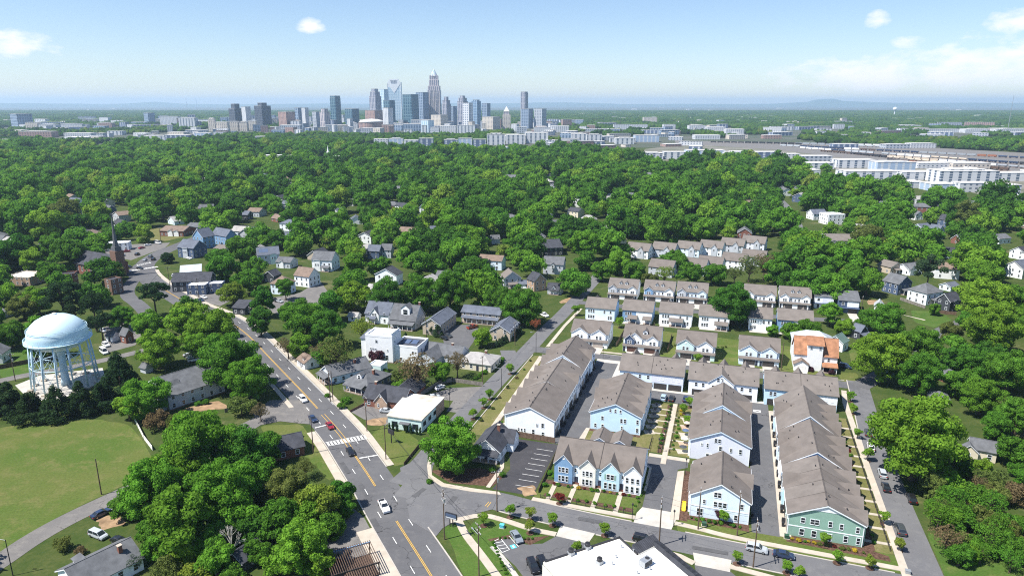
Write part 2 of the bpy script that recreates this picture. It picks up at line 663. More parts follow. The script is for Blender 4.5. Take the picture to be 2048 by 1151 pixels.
# ------------------------------------------------------------------ ground, roads, pavements
def offsets(path, d):
    """points of a path moved d metres to its right"""
    out = []
    n = len(path)
    for i, p in enumerate(path):
        a = Vector(path[max(0, i - 1)])
        b = Vector(path[min(n - 1, i + 1)])
        t = (b - a).normalized()
        k = Vector((t.y, -t.x))
        if 0 < i < n - 1:
            t1 = (Vector(p) - a).normalized()
            c = max(.6, k.dot(Vector((t1.y, -t1.x))))
        else:
            c = 1
        out.append((p[0] + k.x * d / c, p[1] + k.y * d / c))
    return out


def smooth(path, it=2):
    for _ in range(it):
        q = [path[0]]
        for a, b in zip(path[:-1], path[1:]):
            q += [(a[0] * .75 + b[0] * .25, a[1] * .75 + b[1] * .25), (a[0] * .25 + b[0] * .75, a[1] * .25 + b[1] * .75)]
        q.append(path[-1])
        path = q
    return path


def resample(path, step):
    pts, acc = [Vector(path[0])], 0.0
    out = [(Vector(path[0]), 0.0)]
    s = 0.0
    for a, b in zip(path[:-1], path[1:]):
        a, b = Vector(a), Vector(b)
        L_ = (b - a).length
        t = step - acc
        while t <= L_:
            s += step
            out.append((a + (b - a) * (t / L_), s))
            t += step
        acc = L_ - (t - step)
    return [p for p, _ in out]


def strip_mb(path, d0, d1, z, mb=None, th=0.0):
    mb = mb or MB()
    A, B = offsets(path, d0), offsets(path, d1)
    n = len(path)
    if th == 0:
        vs = [(p[0], p[1], z) for p in A] + [(p[0], p[1], z) for p in B]
        fs = [(i, n + i, n + i + 1, i + 1) for i in range(n - 1)]
        mb.add(vs, fs)
    else:
        vs = [(p[0], p[1], z) for p in A] + [(p[0], p[1], z) for p in B] + [(p[0], p[1], z - th) for p in A] + [(p[0], p[1], z - th) for p in B]
        fs = []
        for i in range(n - 1):
            fs += [(i, n + i, n + i + 1, i + 1), (n + i, 3 * n + i, 3 * n + i + 1, n + i + 1), (2 * n + i, i, i + 1, 2 * n + i + 1)]
        fs += [(0, 2 * n, 3 * n, n), (n - 1, 2 * n - 1, 4 * n - 1, 3 * n - 1)]
        mb.add(vs, fs)
    return mb


def px(*pts):
    return [G(*p) for p in pts]


def st(*pts):
    return [S(*p) for p in pts]


# one sheet to the horizon, gently subdivided
gm = MB()
ys = [-400, 0, 400, 1200, 4000, 12000, 33000]
xs = [-30000, -9000, -3000, -900, -300, 300, 900, 3000, 9000, 30000]
gm.add([(x, y, 0) for y in ys for x in xs], [(j * 10 + i, j * 10 + i + 1, j * 10 + 11 + i, j * 10 + 10 + i) for j in range(6) for i in range(9)])
structure('ground', gm, 'ground')

main_path = smooth(px((905, 1225), (862, 1149), (782, 1025), (747, 965), (709, 909), (685, 872), (641, 823), (600, 778), (560, 737), (525, 700), (495, 668), (455, 640),
                      (420, 626), (386, 614), (347, 590), (310, 568), (285, 545), (290, 525), (320, 505), (360, 490), (400, 473), (440, 462)), 2)
roads = {
    'main_road': (main_path, 5.9, 'asphalt'),
    'cross_street': (smooth([G(800, 975), G(900, 990), S(-54, 152), S(-41.5, 150.2), S(-26, 149), S(-12, 148.5), S(8.5, 147.5), S(45, 146.5), S(90, 146)], 2), 4.1, 'asphalt_pale'),
    'east_street': (smooth(st((47.9, 120), (47.6, 150), (47.4, 180), (47.5, 215), (49, 240), (50.5, 268)), 2), 3.5, 'asphalt_pale'),
    'west_street': (smooth([G(800, 968), G(850, 922)] + st((-79.3, 178), (-78.4, 197), (-78, 224), (-77, 248), (-76.1, 267), (-75.8, 291), (-74, 316), (-73.5, 344), (-72, 380), (-72, 430)), 2), 3.5, 'asphalt_pale'),
    'back_street': (st((-75, 265.5), (-44, 265.2), (0, 264), (50, 263)), 3.4, 'asphalt'),
    'court_street': (st((-72, 341), (-40, 340), (0, 343), (60, 348)), 3.2, 'asphalt'),
    'field_lane': (smooth(px((-60, 1160), (0, 1122), (60, 1080), (130, 1040), (225, 995), (300, 962), (420, 905), (540, 822), (612, 838)), 2), 3.1, 'asphalt_old'),
    'tank_lane': (smooth(px((-60, 775), (40, 752), (110, 740), (200, 722), (290, 700), (330, 690)), 2), 2.6, 'asphalt_old'),
    'hill_street': (smooth(px((1960, 632), (1905, 652), (1870, 668), (1840, 690), (1800, 730), (1717, 773)), 2), 3.4, 'asphalt'),
    'north_street': (smooth(px((1610, 500), (1600, 462), (1588, 435), (1572, 412), (1560, 400)), 1), 4.0, 'asphalt_pale'),
    'church_street': (smooth(px((285, 540), (262, 565), (250, 590), (280, 610), (305, 640)), 2), 3.6, 'asphalt'),
    'rail_road': (smooth(px((1362, 292), (1352, 275), (1354, 262), (1372, 250)), 1), 9, 'asphalt_old'),
}
ROAD = {}
for k, (nm, (path, hw, m)) in enumerate(roads.items()):
    ROAD[nm] = structure(nm, strip_mb(path, -hw, hw, .022 + .006 * k), m)
    AVOID_LINES.append((path, hw + 2.2))

# junction aprons and lots
lots = [
    ('junction', px((800, 935), (848, 912), (866, 932), (862, 957), (886, 970), (944, 984), (998, 990), (985, 1018), (930, 1032), (905, 1044), (885, 1056), (872, 1072), (820, 1040)), 'asphalt_pale', .1),
    ('junction', px((600, 800), (620, 818), (618, 848), (596, 846), (560, 842), (520, 850), (505, 826), (540, 800)), 'asphalt_old', .105),
    ('junction', px((268, 530), (300, 520), (318, 545), (300, 566), (262, 560), (252, 545)), 'asphalt', .108),
    ('parking_lot', st((-55, 156.6), (-43.6, 156.6), (-43.8, 186.4), (-58, 186.2), (-57, 178), (-53.5, 168)), 'asphalt_new', .015),
    ('parking_lot', st((-99, 206), (-91.5, 217), (-81, 221.5), (-79.5, 198), (-85.6, 198), (-86.6, 206.5)), 'asphalt_old', .016),
    ('parking_lot', px((700, 822), (735, 800), (770, 815), (800, 834), (770, 850), (728, 838)), 'asphalt_old', .017),
    ('parking_lot', px((982, 1080), (1008, 1072), (1053, 1088), (1085, 1086), (1115, 1070), (1173, 1084), (1150, 1120), (1090, 1180), (1060, 1170), (1031, 1131), (1010, 1112)), 'asphalt', .018),
    ('parking_lot', px((1389, 1128), (1461, 1142), (1520, 1190), (1400, 1195)), 'asphalt', .019),
    ('parking_lot', px((640, 1060), (700, 1010), (727, 1032), (770, 1110), (800, 1165), (735, 1165), (660, 1120)), 'asphalt_old', .0155),
    ('parking_lot', px((884, 672), (900, 650), (945, 648), (962, 662), (935, 700), (890, 692)), 'asphalt', .0165),
    ('parking_lot', px((205, 495), (270, 488), (340, 485), (330, 495), (262, 520), (215, 512)), 'asphalt_old', .0175),
    ('parking_lot', px((340, 560), (420, 545), (470, 596), (440, 612), (390, 600), (352, 575)), 'asphalt_old', .0185),
    ('parking_lot', px((205, 655), (250, 640), (300, 660), (270, 690), (215, 705)), 'asphalt_old', .0195),
    ('parking_lot', px((30, 770), (80, 750), (205, 735), (212, 760), (120, 800), (60, 800)), 'concrete_pale', .0145),
    ('parking_lot', px((1000, 700), (1030, 700), (1040, 720), (1010, 735)), 'asphalt_pale', .0135),
    ('driveway', px((520, 600), (600, 585), (640, 560), (660, 590), (600, 640), (545, 625)), 'asphalt_old', .0148),
    ('alley', st((-46.2, 186.8), (-37.2, 186.8), (-37.2, 262.4), (-46.2, 262.4)), 'asphalt', .0205),
    ('alley', st((-37.2, 187.0), (-37.2, 182.2), (-18, 182.2), (-15.4, 181), (-15.4, 156.2), (-8.2, 156.2), (-8.2, 182), (-5.6, 184), (-5.6, 187.2), (-20, 187.4)), 'asphalt', .0215),
    ('alley', st((11.2, 157.2), (17.6, 157.2), (17.9, 236.5), (11.6, 236.5)), 'asphalt', .0225),
    ('alley', st((-33.6, 228.2), (-20.2, 228.2), (-15, 228), (-5, 227), (11.2, 227), (11.2, 236.6), (-33.6, 236.8)), 'asphalt', .0235),
]
for nm, pts, m, z in lots:
    structure(nm, MB().sheet(pts, z), m)
    AVOID_POLY.append(pts)

# concrete: pavements, aprons, paths (raised slabs)
walks = [
    ('pavement', offsets([p for p in main_path if 172 < p[1] < 420], 7.3), 1.0, 'concrete', .14),
    ('pavement', offsets([p for p in main_path if 170 < p[1] < 204], -7.5), 1.2, 'concrete', .14),
    ('pavement', offsets([p for p in main_path if 217 < p[1] < 262], -7.2), .8, 'concrete', .14),
    ('pavement', offsets([p for p in main_path if 95 < p[1] < 152], -8.1), 2.0, 'concrete', .14),
    ('pavement', st((-43.4, 155.2), (-30, 154.9), (-16.5, 154.7)), .8, 'concrete', .14),
    ('pavement', smooth(st((-6.8, 155.3), (-2, 154.9), (6, 153.5), (18, 153.2), (44, 152.6)), 2), .8, 'concrete', .14),
    ('pavement', st((43.2, 150), (43.2, 200), (43.4, 246), (44.5, 257)), .85, 'concrete', .15),
    ('pavement', smooth(px((900, 1042), (920, 1038), (965, 1028), (1010, 1040), (1062, 1058), (1112, 1068)), 2), .85, 'concrete', .14),
    ('pavement', smooth(px((916, 1038), (930, 1068), (962, 1108), (1000, 1160)), 2), .95, 'concrete', .145),
    ('pavement', px((1330, 1103), (1360, 1112), (1388, 1126)), .8, 'concrete', .14),
    ('pavement', px((1460, 1132), (1520, 1148), (1580, 1164)), .8, 'concrete', .14),
    ('pavement', smooth(px((984, 1092), (1010, 1120), (1034, 1155)), 1), .6, 'concrete_pale', .14),
    ('pavement', st((-67.6, 176), (-66.6, 189), (-67.5, 225), (-68.8, 258)), .9, 'concrete', .14),
    ('pavement', st((-69.2, 270), (-69, 300), (-67.5, 330)), .75, 'concrete', .14),
    ('pavement', st((-70, 271.2), (-40, 270.8), (0, 270), (44, 269)), .65, 'concrete', .13),
    ('garden_path', st((-12.5, 184), (-12.5, 227)), .75, 'concrete', .12),
    ('pavement', st((-62.5, 188.2), (-62.5, 258)), .5, 'concrete', .11),
    ('pavement', st((-56.3, 157), (-56, 168), (-59, 178)), .6, 'concrete', .13),
    ('pavement', px((1640, 700), (1800, 628), (1850, 640)), .7, 'concrete', .12),
]
for a in (-39.4, -34.0, -27.5, -21.65):
    walks.append(('garden_path', st((a, 155.6), (a, 165.6)), .62, 'concrete', .12))
for i in range(11):
    b = 161.8 + i * 6.25
    walks.append(('garden_path', st((36.2, b), (42.4, b)), .5, 'concrete', .1))
    if i < 10:
        b = 195 + i * 6.2
        walks.append(('garden_path', st((-66.8, b), (-62.2, b)), .5, 'concrete', .09))
for i in range(5):
    walks.append(('garden_path', st((-13.2, 203 + i * 4.6), (-19.5, 203 + i * 4.6)), .4, 'concrete', .085))
    walks.append(('garden_path', st((-11.8, 194 + i * 5.6), (-6, 194 + i * 5.6)), .4, 'concrete', .085))
for nm, path, hw, m, z in walks:
    structure(nm, strip_mb(path, -hw, hw, z, th=z - .004), m)
    AVOID_LINES.append((path, hw + 1.0))

slabs = [
    ('apron', st((-16.6, 152.6), (-7.4, 152.4), (-6.6, 157.4), (-8.1, 160), (-15.4, 160), (-16.4, 157)), 'concrete_pale', .05),
    ('apron', px((1121, 1050), (1190, 1066), (1176, 1086), (1112, 1071)), 'concrete_pale', .05),
    ('apron', px((1386, 1104), (1463, 1119), (1460, 1143), (1390, 1129)), 'concrete_pale', .05),
    ('apron', st((-17, 187.4), (-5.4, 187.2), (-5.4, 189.2), (-17, 189.4)), 'concrete', .06),
    ('apron', st((17.6, 157.5), (20.2, 157.5), (20.2, 231), (17.9, 231)), 'concrete', .07),
    ('apron', st((-8.15, 156.5), (-6.0, 157), (-6.4, 182), (-8.15, 181)), 'concrete', .075),
    ('apron', st((-39.2, 187.2), (-37.1, 187.2), (-37.0, 200), (-38.2, 200)), 'concrete', .072),
    ('apron', st((-39.2, 229), (-33.8, 229), (-33.8, 262), (-37.4, 262), (-37.4, 236)), 'concrete_pale', .062),
    ('apron', st((-46.3, 259), (-36, 259), (-36, 262.3), (-46.3, 262.3)), 'concrete_pale', .064),
    ('apron', st((-33.6, 236.6), (-33.6, 238.2), (39.5, 238.2), (39.5, 236.2)), 'concrete_pale', .058),
    ('apron', st((-49, 187.8), (-46.2, 187.8), (-46.2, 256), (-49, 256)), 'concrete_pale', .056),
    ('apron', st((-18.2, 182.4), (-16, 180.5), (-16, 168), (-15.35, 168), (-15.35, 181), (-17.5, 183)), 'concrete', .08),
    ('apron', px((868, 912), (862, 930), (864, 950), (888, 966), (945, 976), (998, 983), (1002, 989), (944, 983), (884, 973), (857, 956), (854, 932), (858, 912)), 'concrete', .12),
]
for nm, pts, m, z in slabs:
    structure(nm, MB().prism(pts, .004, z, bottom=False), m)
    AVOID_POLY.append(pts)

# kerbs
kerbs = []


def kerb(path, d, z=.13):
    kerbs.append(structure('kerb', strip_mb(path, d - .16, d + .16, z, th=z - .003), 'kerb'))


cs = roads['cross_street'][0]
kerb([p for p in cs if -44 < (p[0] * math.cos(TH) - p[1] * math.sin(TH)) < -16.8], -4.2)
kerb([p for p in cs if -6.2 < (p[0] * math.cos(TH) - p[1] * math.sin(TH)) < 43], -4.2)
kerb([p for p in cs if -52 < (p[0] * math.cos(TH) - p[1] * math.sin(TH)) < -34], 4.2)
kerb([p for p in cs if -25 < (p[0] * math.cos(TH) - p[1] * math.sin(TH)) < -5], 4.2)
kerb([p for p in cs if 5 < (p[0] * math.cos(TH) - p[1] * math.sin(TH)) < 60], 4.2)
kerb(roads['east_street'][0], -3.6)
kerb(st((-73.2, 184), (-73, 225), (-72.6, 259)), 0)
kerb([p for p in main_path if 172 < p[1] < 400], 6.0)
kerb([p for p in main_path if 90 < p[1] < 146], 6.0)
kerb([p for p in main_path if 90 < p[1] < 206], -6.0)
kerb(st((-70, 268.8), (46, 267.6)), 0)

# lawns, beds, bare earth
beds = [
    ('lawn', px((-40, 860), (60, 845), (200, 838), (260, 850), (300, 900), (310, 940), (215, 985), (120, 1030), (40, 1080), (-80, 1140)), 'lawn', .006),
    ('lawn', px((520, 850), (600, 848), (650, 905), (682, 950), (660, 960), (600, 900), (540, 880)), 'lawn', .007),
    ('lawn', px((765, 850), (800, 858), (838, 880), (810, 928), (790, 930), (745, 870)), 'lawn', .008),
    ('lawn', st((-37, 187.6), (-19, 187.6), (-17.4, 190), (-17.4, 199.5), (-37, 199.4)), 'lawn_dry', .009),
    ('lawn', px((885, 1055), (910, 1046), (930, 1070), (960, 1108), (1000, 1165), (940, 1175)), 'lawn_green', .0065),
    ('lawn', px((930, 1068), (960, 1030), (1010, 1042), (1060, 1062), (1100, 1070), (1060, 1088), (1030, 1076), (985, 1082), (1030, 1140), (1060, 1175), (1010, 1175)), 'lawn_green', .0075),
    ('lawn', st((-43.4, 152.9), (-16.8, 152.7), (-16.8, 154), (-43.4, 154.2)), 'lawn', .01),
    ('lawn', st((-43, 156.2), (-16.8, 155.6), (-16.8, 165.8), (-43, 165.8)), 'lawn', .011),
    ('lawn', st((-6, 151.9), (44, 150.8), (42.3, 158.4), (-6, 159.5)), 'lawn', .012),
    ('lawn', st((44.2, 150), (44.0, 200), (44.6, 246), (45.6, 246), (44.2, 200), (43.9, 150)), 'lawn', .0125),
    ('lawn', st((38, 158), (42.2, 158), (42.2, 232), (39, 232)), 'lawn_dry', .013),
    ('lawn', st((-72.8, 185), (-62.8, 185), (-63, 258), (-72.4, 258)), 'lawn_dry', .0105),
    ('lawn', st((-62.6, 270.4), (44, 269), (44, 300), (-62, 310)), 'lawn', .0095),
    ('lawn', st((-20.6, 190), (-4, 190), (-4, 227), (-20.6, 227)), 'lawn_dry', .0115),
    ('lawn', px((1888, 1150), (1850, 1060), (1900, 1080), (2100, 1120), (2100, 1200), (1900, 1200)), 'lawn_green', .0098),
    ('lawn', px((1820, 620), (1880, 622), (1905, 640), (1870, 655), (1830, 645)), 'lawn_green', .0099),
    ('lawn', px((270, 460), (320, 455), (380, 470), (330, 482), (300, 480)), 'lawn_dry', .0097),
    ('lawn', px((0, 700), (60, 690), (65, 745), (0, 755)), 'lawn_green', .0096),
    ('lawn', px((1695, 690), (1730, 690), (1735, 720), (1705, 730)), 'lawn', .0094),
    ('lawn', px((1680, 745), (1715, 745), (1712, 768), (1680, 765)), 'lawn', .0093),
    ('lawn', px((570, 715), (610, 735), (655, 775), (640, 780), (590, 740)), 'lawn_dry', .0092),
    ('mulch_bed', st((-42.6, 163.8), (-17, 163.8), (-17, 165.9), (-42.6, 165.9)), 'mulch', .03),
    ('mulch_bed', st((-41, 157.4), (-17.4, 156.8), (-17.4, 158.6), (-41, 159)), 'mulch', .031),
    ('mulch_bed', st((-4.4, 158), (10.6, 157), (10.6, 160), (-4.4, 160.6)), 'mulch', .032),
    ('mulch_bed', st((19, 155.8), (41, 154.8), (41, 156.8), (36, 158.6), (19, 158.6)), 'mulch', .033),
    ('mulch_bed', st((36, 158), (38.4, 158), (38.8, 232), (36, 232)), 'mulch', .034),
    ('mulch_bed', st((-6.4, 157), (-4, 157), (-4.4, 182), (-6.2, 182)), 'mulch', .035),
    ('mulch_bed', st((-37, 198.4), (-21, 198.4), (-21, 199.9), (-37, 199.9)), 'mulch', .036),
    ('mulch_bed', st((-14.9, 190.4), (-13.6, 190.4), (-13.6, 226), (-14.9, 226)), 'mulch', .037),
    ('mulch_bed', px((1055, 1075), (1100, 1070), (1060, 1089), (1040, 1080)), 'mulch', .038),
    ('mulch_bed', px((975, 1078), (1030, 1066), (1036, 1070), (985, 1083)), 'mulch', .039),
    ('mulch_bed', px((860, 940), (960, 935), (1010, 950), (985, 972), (900, 965)), 'mulch', .029),
    ('bare_earth', px((200, 1030), (245, 1030), (246, 1048), (205, 1058), (195, 1045)), 'dirt', .028),
    ('bare_earth', px((730, 840), (770, 832), (775, 848), (740, 852)), 'dirt', .0285),
    ('bare_earth', px((1035, 973), (1066, 972), (1073, 986), (1052, 990)), 'dirt', .0295),
    ('bare_earth', px((1115, 604), (1150, 590), (1146, 602), (1122, 606)), 'dirt', .0286),
    ('bare_earth', px((370, 815), (440, 800), (455, 815), (380, 825)), 'dirt', .0287),
    ('bare_earth', px((1735, 600), (1765, 600), (1762, 608), (1737, 610)), 'dirt', .0288),
]


def soften(pts, it=2, jit=0.0):
    if jit:
        q = []
        for a, b in zip(pts, pts[1:] + pts[:1]):
            for t in (0, .33, .66):
                q.append((a[0] + (b[0] - a[0]) * t + random.uniform(-jit, jit), a[1] + (b[1] - a[1]) * t + random.uniform(-jit, jit)))
        pts = q
    for _ in range(it):
        q = []
        for a, b in zip(pts, pts[1:] + pts[:1]):
            q += [(a[0] * .75 + b[0] * .25, a[1] * .75 + b[1] * .25), (a[0] * .25 + b[0] * .75, a[1] * .25 + b[1] * .75)]
        pts = q
    return pts


for nm, pts, m, z in beds:
    structure(nm, MB().sheet(soften(pts, 2, .7) if nm == 'bare_earth' else (soften(pts, 1, .5) if nm == 'lawn' else pts), z), m)
AVOID_POLY.append(st((-82, 128), (54, 128), (54, 300), (46, 380), (-68, 380), (-68, 270), (-82, 270)))
AVOID_POLY.append(px((-40, 848), (240, 840), (310, 900), (320, 950), (225, 1000), (-80, 1160)))
for nm, pts, m, z in beds:
    if nm == 'lawn':
        AVOID_POLY.append(pts)

# little dirt heap in front of the dark car park
# painted markings: parts of the road they lie on
PZ = .12


def paint(road, nm, pts, m='paint_white', z=PZ):
    return part(nm, MB().sheet(pts, z), m, ROAD[road])


def dash_line(road, path, off, start, end, step, ln, w, nm, m='paint_white'):
    pts = resample(offsets(path, off), .5)
    k = int(start / .5)
    while k * .5 + ln < end and k + int(ln / .5) < len(pts):
        a, b = pts[k], pts[k + int(ln / .5)]
        t = (b - a).normalized()
        n_ = Vector((t.y, -t.x)) * w
        paint(road, nm, [a - n_, a + n_, b + n_, b - n_], m)
        k += int(step / .5)


for off in (-2.95, 2.95):
    dash_line('main_road', main_path, off, 3 if off < 0 else 8.5, 260, 12.2, 3.0, .085, 'lane_dash')
segs = resample(main_path, .5)


def line_between(road, y0, y1, off, w, nm, m):
    path = [p for p in offsets(main_path, off) if y0 <= p[1] <= y1]
    if len(path) > 1:
        part(nm, strip_mb(path, -w, w, PZ), m, ROAD[road])


for o in (-.17, .17):
    line_between('main_road', 95, 153, o, .075, 'centre_line', 'paint_yellow')
    line_between('main_road', 166, 186, o, .075, 'centre_line', 'paint_yellow')
    line_between('main_road', 186, 216, o * 3.2, .075, 'centre_line', 'paint_yellow')
    line_between('main_road', 216, 380, o, .075, 'centre_line', 'paint_yellow')
line_between('main_road', 218, 330, 5.55, .06, 'edge_line', 'paint_white')


def bar(road, p, q, w, nm='stop_bar', m='paint_white'):
    p, q = Vector(G(*p)), Vector(G(*q))
    t = (q - p).normalized()
    n_ = Vector((t.y, -t.x)) * w
    paint(road, nm, [p - n_, q - n_, q + n_, p + n_], m)


bar('main_road', (719, 916), (757, 909.5), .28)
bar('main_road', (630, 855.5), (652, 850), .28)
bar('main_road', (651, 884.5), (731, 869), .09, 'crosswalk_line')
bar('main_road', (656, 892), (736, 877), .09, 'crosswalk_line')
for i in range(12):
    t = (i + .5) / 12
    a = (651 + 80 * t, 884.5 - 15.5 * t)
    b = (656 + 80 * t, 892 - 15 * t)
    bar('main_road', a, b, .3, 'crosswalk_bar')
bar('cross_street', (970, 1012), (978, 1003), .08, 'centre_line', 'paint_yellow')
bar('cross_street', (974, 1014), (982, 1004), .08, 'centre_line', 'paint_yellow')
for i, (a, b) in enumerate((((258, 541), (318, 532)), ((275, 530), (300, 524)))):
    for k in range(9):
        t = k / 9
        p = (a[0] + (b[0] - a[0]) * t, a[1] + (b[1] - a[1]) * t)
        bar('main_road', p, (p[0] + 3, p[1] + 1.2), .8, 'crosswalk_bar')
bar('main_road', (720, 1080), (1, 1), 0) if False else None

LOT = [o for o in COL.objects if o.name.startswith('parking_lot')]
for i in range(8):     # bays of the dark lot beside the white cottage
    b = 160.5 + 3.05 * i
    part('bay_line', MB().sheet(st((-49.6, b - .06), (-44.6, b - .06), (-44.6, b + .06), (-49.6, b + .06)), .03), 'paint_white', LOT[0])


def lotline(lot, p, q, w=.07, m='paint_white', z=.04):
    p, q = Vector(G(*p)), Vector(G(*q))
    t = (q - p).normalized()
    n_ = Vector((t.y, -t.x)) * w
    part('bay_line', MB().sheet([p - n_, q - n_, q + n_, p + n_], z), m, LOT[lot])


for p, q in (((1018, 1071), (1037, 1092)), ((1001, 1075), (1019, 1098)), ((986, 1082), (1004, 1104)), ((1004, 1104), (1019, 1098)), ((986, 1082), (1001, 1075)),
             ((988, 1085), (1006, 1082)), ((993, 1091), (1011, 1088)), ((998, 1097), (1016, 1094))):
    lotline(3, p, q)
part('access_symbol', MB().sheet(px((1019, 1090), (1029, 1087), (1034, 1094), (1024, 1097)), .041), 'paint_blue', LOT[3])
part('access_symbol_figure', MB().sheet(px((1024, 1090.5), (1027, 1089.5), (1030, 1093.5), (1026.5, 1094.5)), .046), 'paint_white', LOT[3])
part('alley_stencil', MB().sheet(st((13.0, 228.6), (15.4, 228.6), (15.4, 230.4), (13.0, 230.4)), .04), 'paint_white', COL.objects['alley.002'])
part('alley_stencil_mark', MB().sheet(st((13.6, 229.2), (14.8, 229.2), (14.8, 229.8), (13.6, 229.8)), .045), 'asphalt_new', COL.objects['alley.002'])
# asphalt repairs on the roads
for p, w, h, a in (((752, 1050), 1.5, 6, 28), ((838, 985), 5, 1.4, 60), ((730, 985), 1.2, 9, 28), ((690, 935), 1.3, 7, 30), ((905, 1000), 4, 1.6, 70), ((1180, 1040), 6, 1.5, -17), ((1420, 1100), 8, 1.3, -17)):
    c = Vector(G(*p))
    u = Vector((math.cos(R(a)), math.sin(R(a))))
    v = Vector((-u.y, u.x))
    part('repair_patch', MB().sheet([c - u * w / 2 - v * h / 2, c + u * w / 2 - v * h / 2, c + u * w / 2 + v * h / 2, c - u * w / 2 + v * h / 2], PZ - .008), 'asphalt_patch', ROAD['main_road'])
# ------------------------------------------------------------------ building parts
WIN = {}


def win_meshes(w, h, frame='trim', mull=True):
    k = (round(w, 2), round(h, 2), frame, mull)
    if k not in WIN:
        t, d = .11, .07
        a = MB()
        a.box(-w / 2 - t, -w / 2, -d, .01, -t, h + t).box(w / 2, w / 2 + t, -d, .01, -t, h + t)
        a.box(-w / 2, w / 2, -d, .01, h, h + t).box(-w / 2, w / 2, -d - .03, .01, -t, 0)
        if mull:
            a.box(-w / 2, w / 2, -d + .015, .005, h / 2 - .035, h / 2 + .035)
        g = MB().add([(-w / 2, -.03, 0), (w / 2, -.03, 0), (w / 2, -.03, h), (-w / 2, -.03, h)], [(0, 1, 2, 3)])
        WIN[k] = (a.mesh('window', frame), g.mesh('pane', 'glass'))
    return WIN[k]


FACE = {'F': 0.0, 'R': math.pi / 2, 'B': math.pi, 'L': -math.pi / 2}


def window(root, face, rect, u, z, w=.95, h=1.5, frame='trim', panes=True, name='window', mull=True):
    x0, x1, y0, y1 = rect
    loc = {'F': (u, y0, z), 'R': (x1, u, z), 'B': (u, y1, z), 'L': (x0, u, z)}[face]
    fm, gm_ = win_meshes(w, h, frame, mull)
    o = link(name, fm, root, loc, FACE[face])
    link('pane', gm_, o)
    return o


SLABS = {}


def slab_part(root, name, face, rect, u, z, w, h, m, d=.05, ribs=0):
    """a door or a shutter: a thin slab set on a wall, with recessed joints when it has ribs"""
    k = (name, round(w, 2), round(h, 2), m, ribs)
    if k not in SLABS:
        a = MB()
        if ribs:
            s = h / ribs
            for i in range(ribs):
                a.box(-w / 2, w / 2, -d, .01, i * s + .02, (i + 1) * s - .02)
            a.box(-w / 2, w / 2, -d * .4, .012, .01, h - .01)
        else:
            a.box(-w / 2, w / 2, -d, .01, 0, h)
        SLABS[k] = a.mesh(name, m)
    x0, x1, y0, y1 = rect
    loc = {'F': (u, y0, z), 'R': (x1, u, z), 'B': (u, y1, z), 'L': (x0, u, z)}[face]
    return link(name, SLABS[k], root, loc, FACE[face])


def cross_gable(root, side, rect, c, gw, zE, zR, proj, wallm, roofm, slope, trim='trim', wins=(), z0=0.0, ov=.3, zMainE=None, lower=None, vent=False):
    """a gable turned out of a roof slope: wall, roof and white verge boards. slope = rise of the main roof per metre."""
    x0, x1, y0, y1 = rect
    zme = zE if zMainE is None else zMainE
    run = max(.3, (zR - zme) / max(.05, slope)) + .2
    h = gw / 2
    if side in 'FB':
        s = -1 if side == 'F' else 1
        e = y0 if side == 'F' else y1
        ax = 'y'
    else:
        s = -1 if side == 'L' else 1
        e = x0 if side == 'L' else x1
        ax = 'x'
    out = e + s * proj
    inn = e - s * run
    a, b = sorted((out, e - s * .05))
    part('gable_wall', MB().vwall(ax, c, h, z0, zE, zR - .05, a, b if proj > .05 else b), wallm, root)
    a, b = sorted((out + s * ov, inn))
    part('gable_roof', MB().vroof(ax, c, h, zE, zR, a, b, ov=ov), roofm, root)
    f0, f1 = sorted((out + s * (ov - .06), out + s * ov + s * .01))
    part('verge_board', MB().vroof(ax, c, h, zE, zR, f0, f1, ov=ov - .02, th=.2, dz=-.21), trim, root)
    r2 = {'F': (x0, x1, out, y1), 'B': (x0, x1, y0, out), 'L': (out, x1, y0, y1), 'R': (x0, out, y0, y1)}[side]
    for (du, z, w, hh) in wins:
        window(root, side, r2, c + du, z, w, hh)
    if vent:
        slab_part(root, 'gable_vent', side, r2, c, zR - gw * .32, .6, .8, 'white', .04)
    return r2


def roof_vents(root, pts, m='metal_dark'):
    for (x, y, z) in pts:
        part('roof_vent', MB().tube((0, 0, 0), (0, 0, .45), .09, n=6).box(-.14, .14, -.14, .14, .38, .5), m, root, loc=(x, y, z))


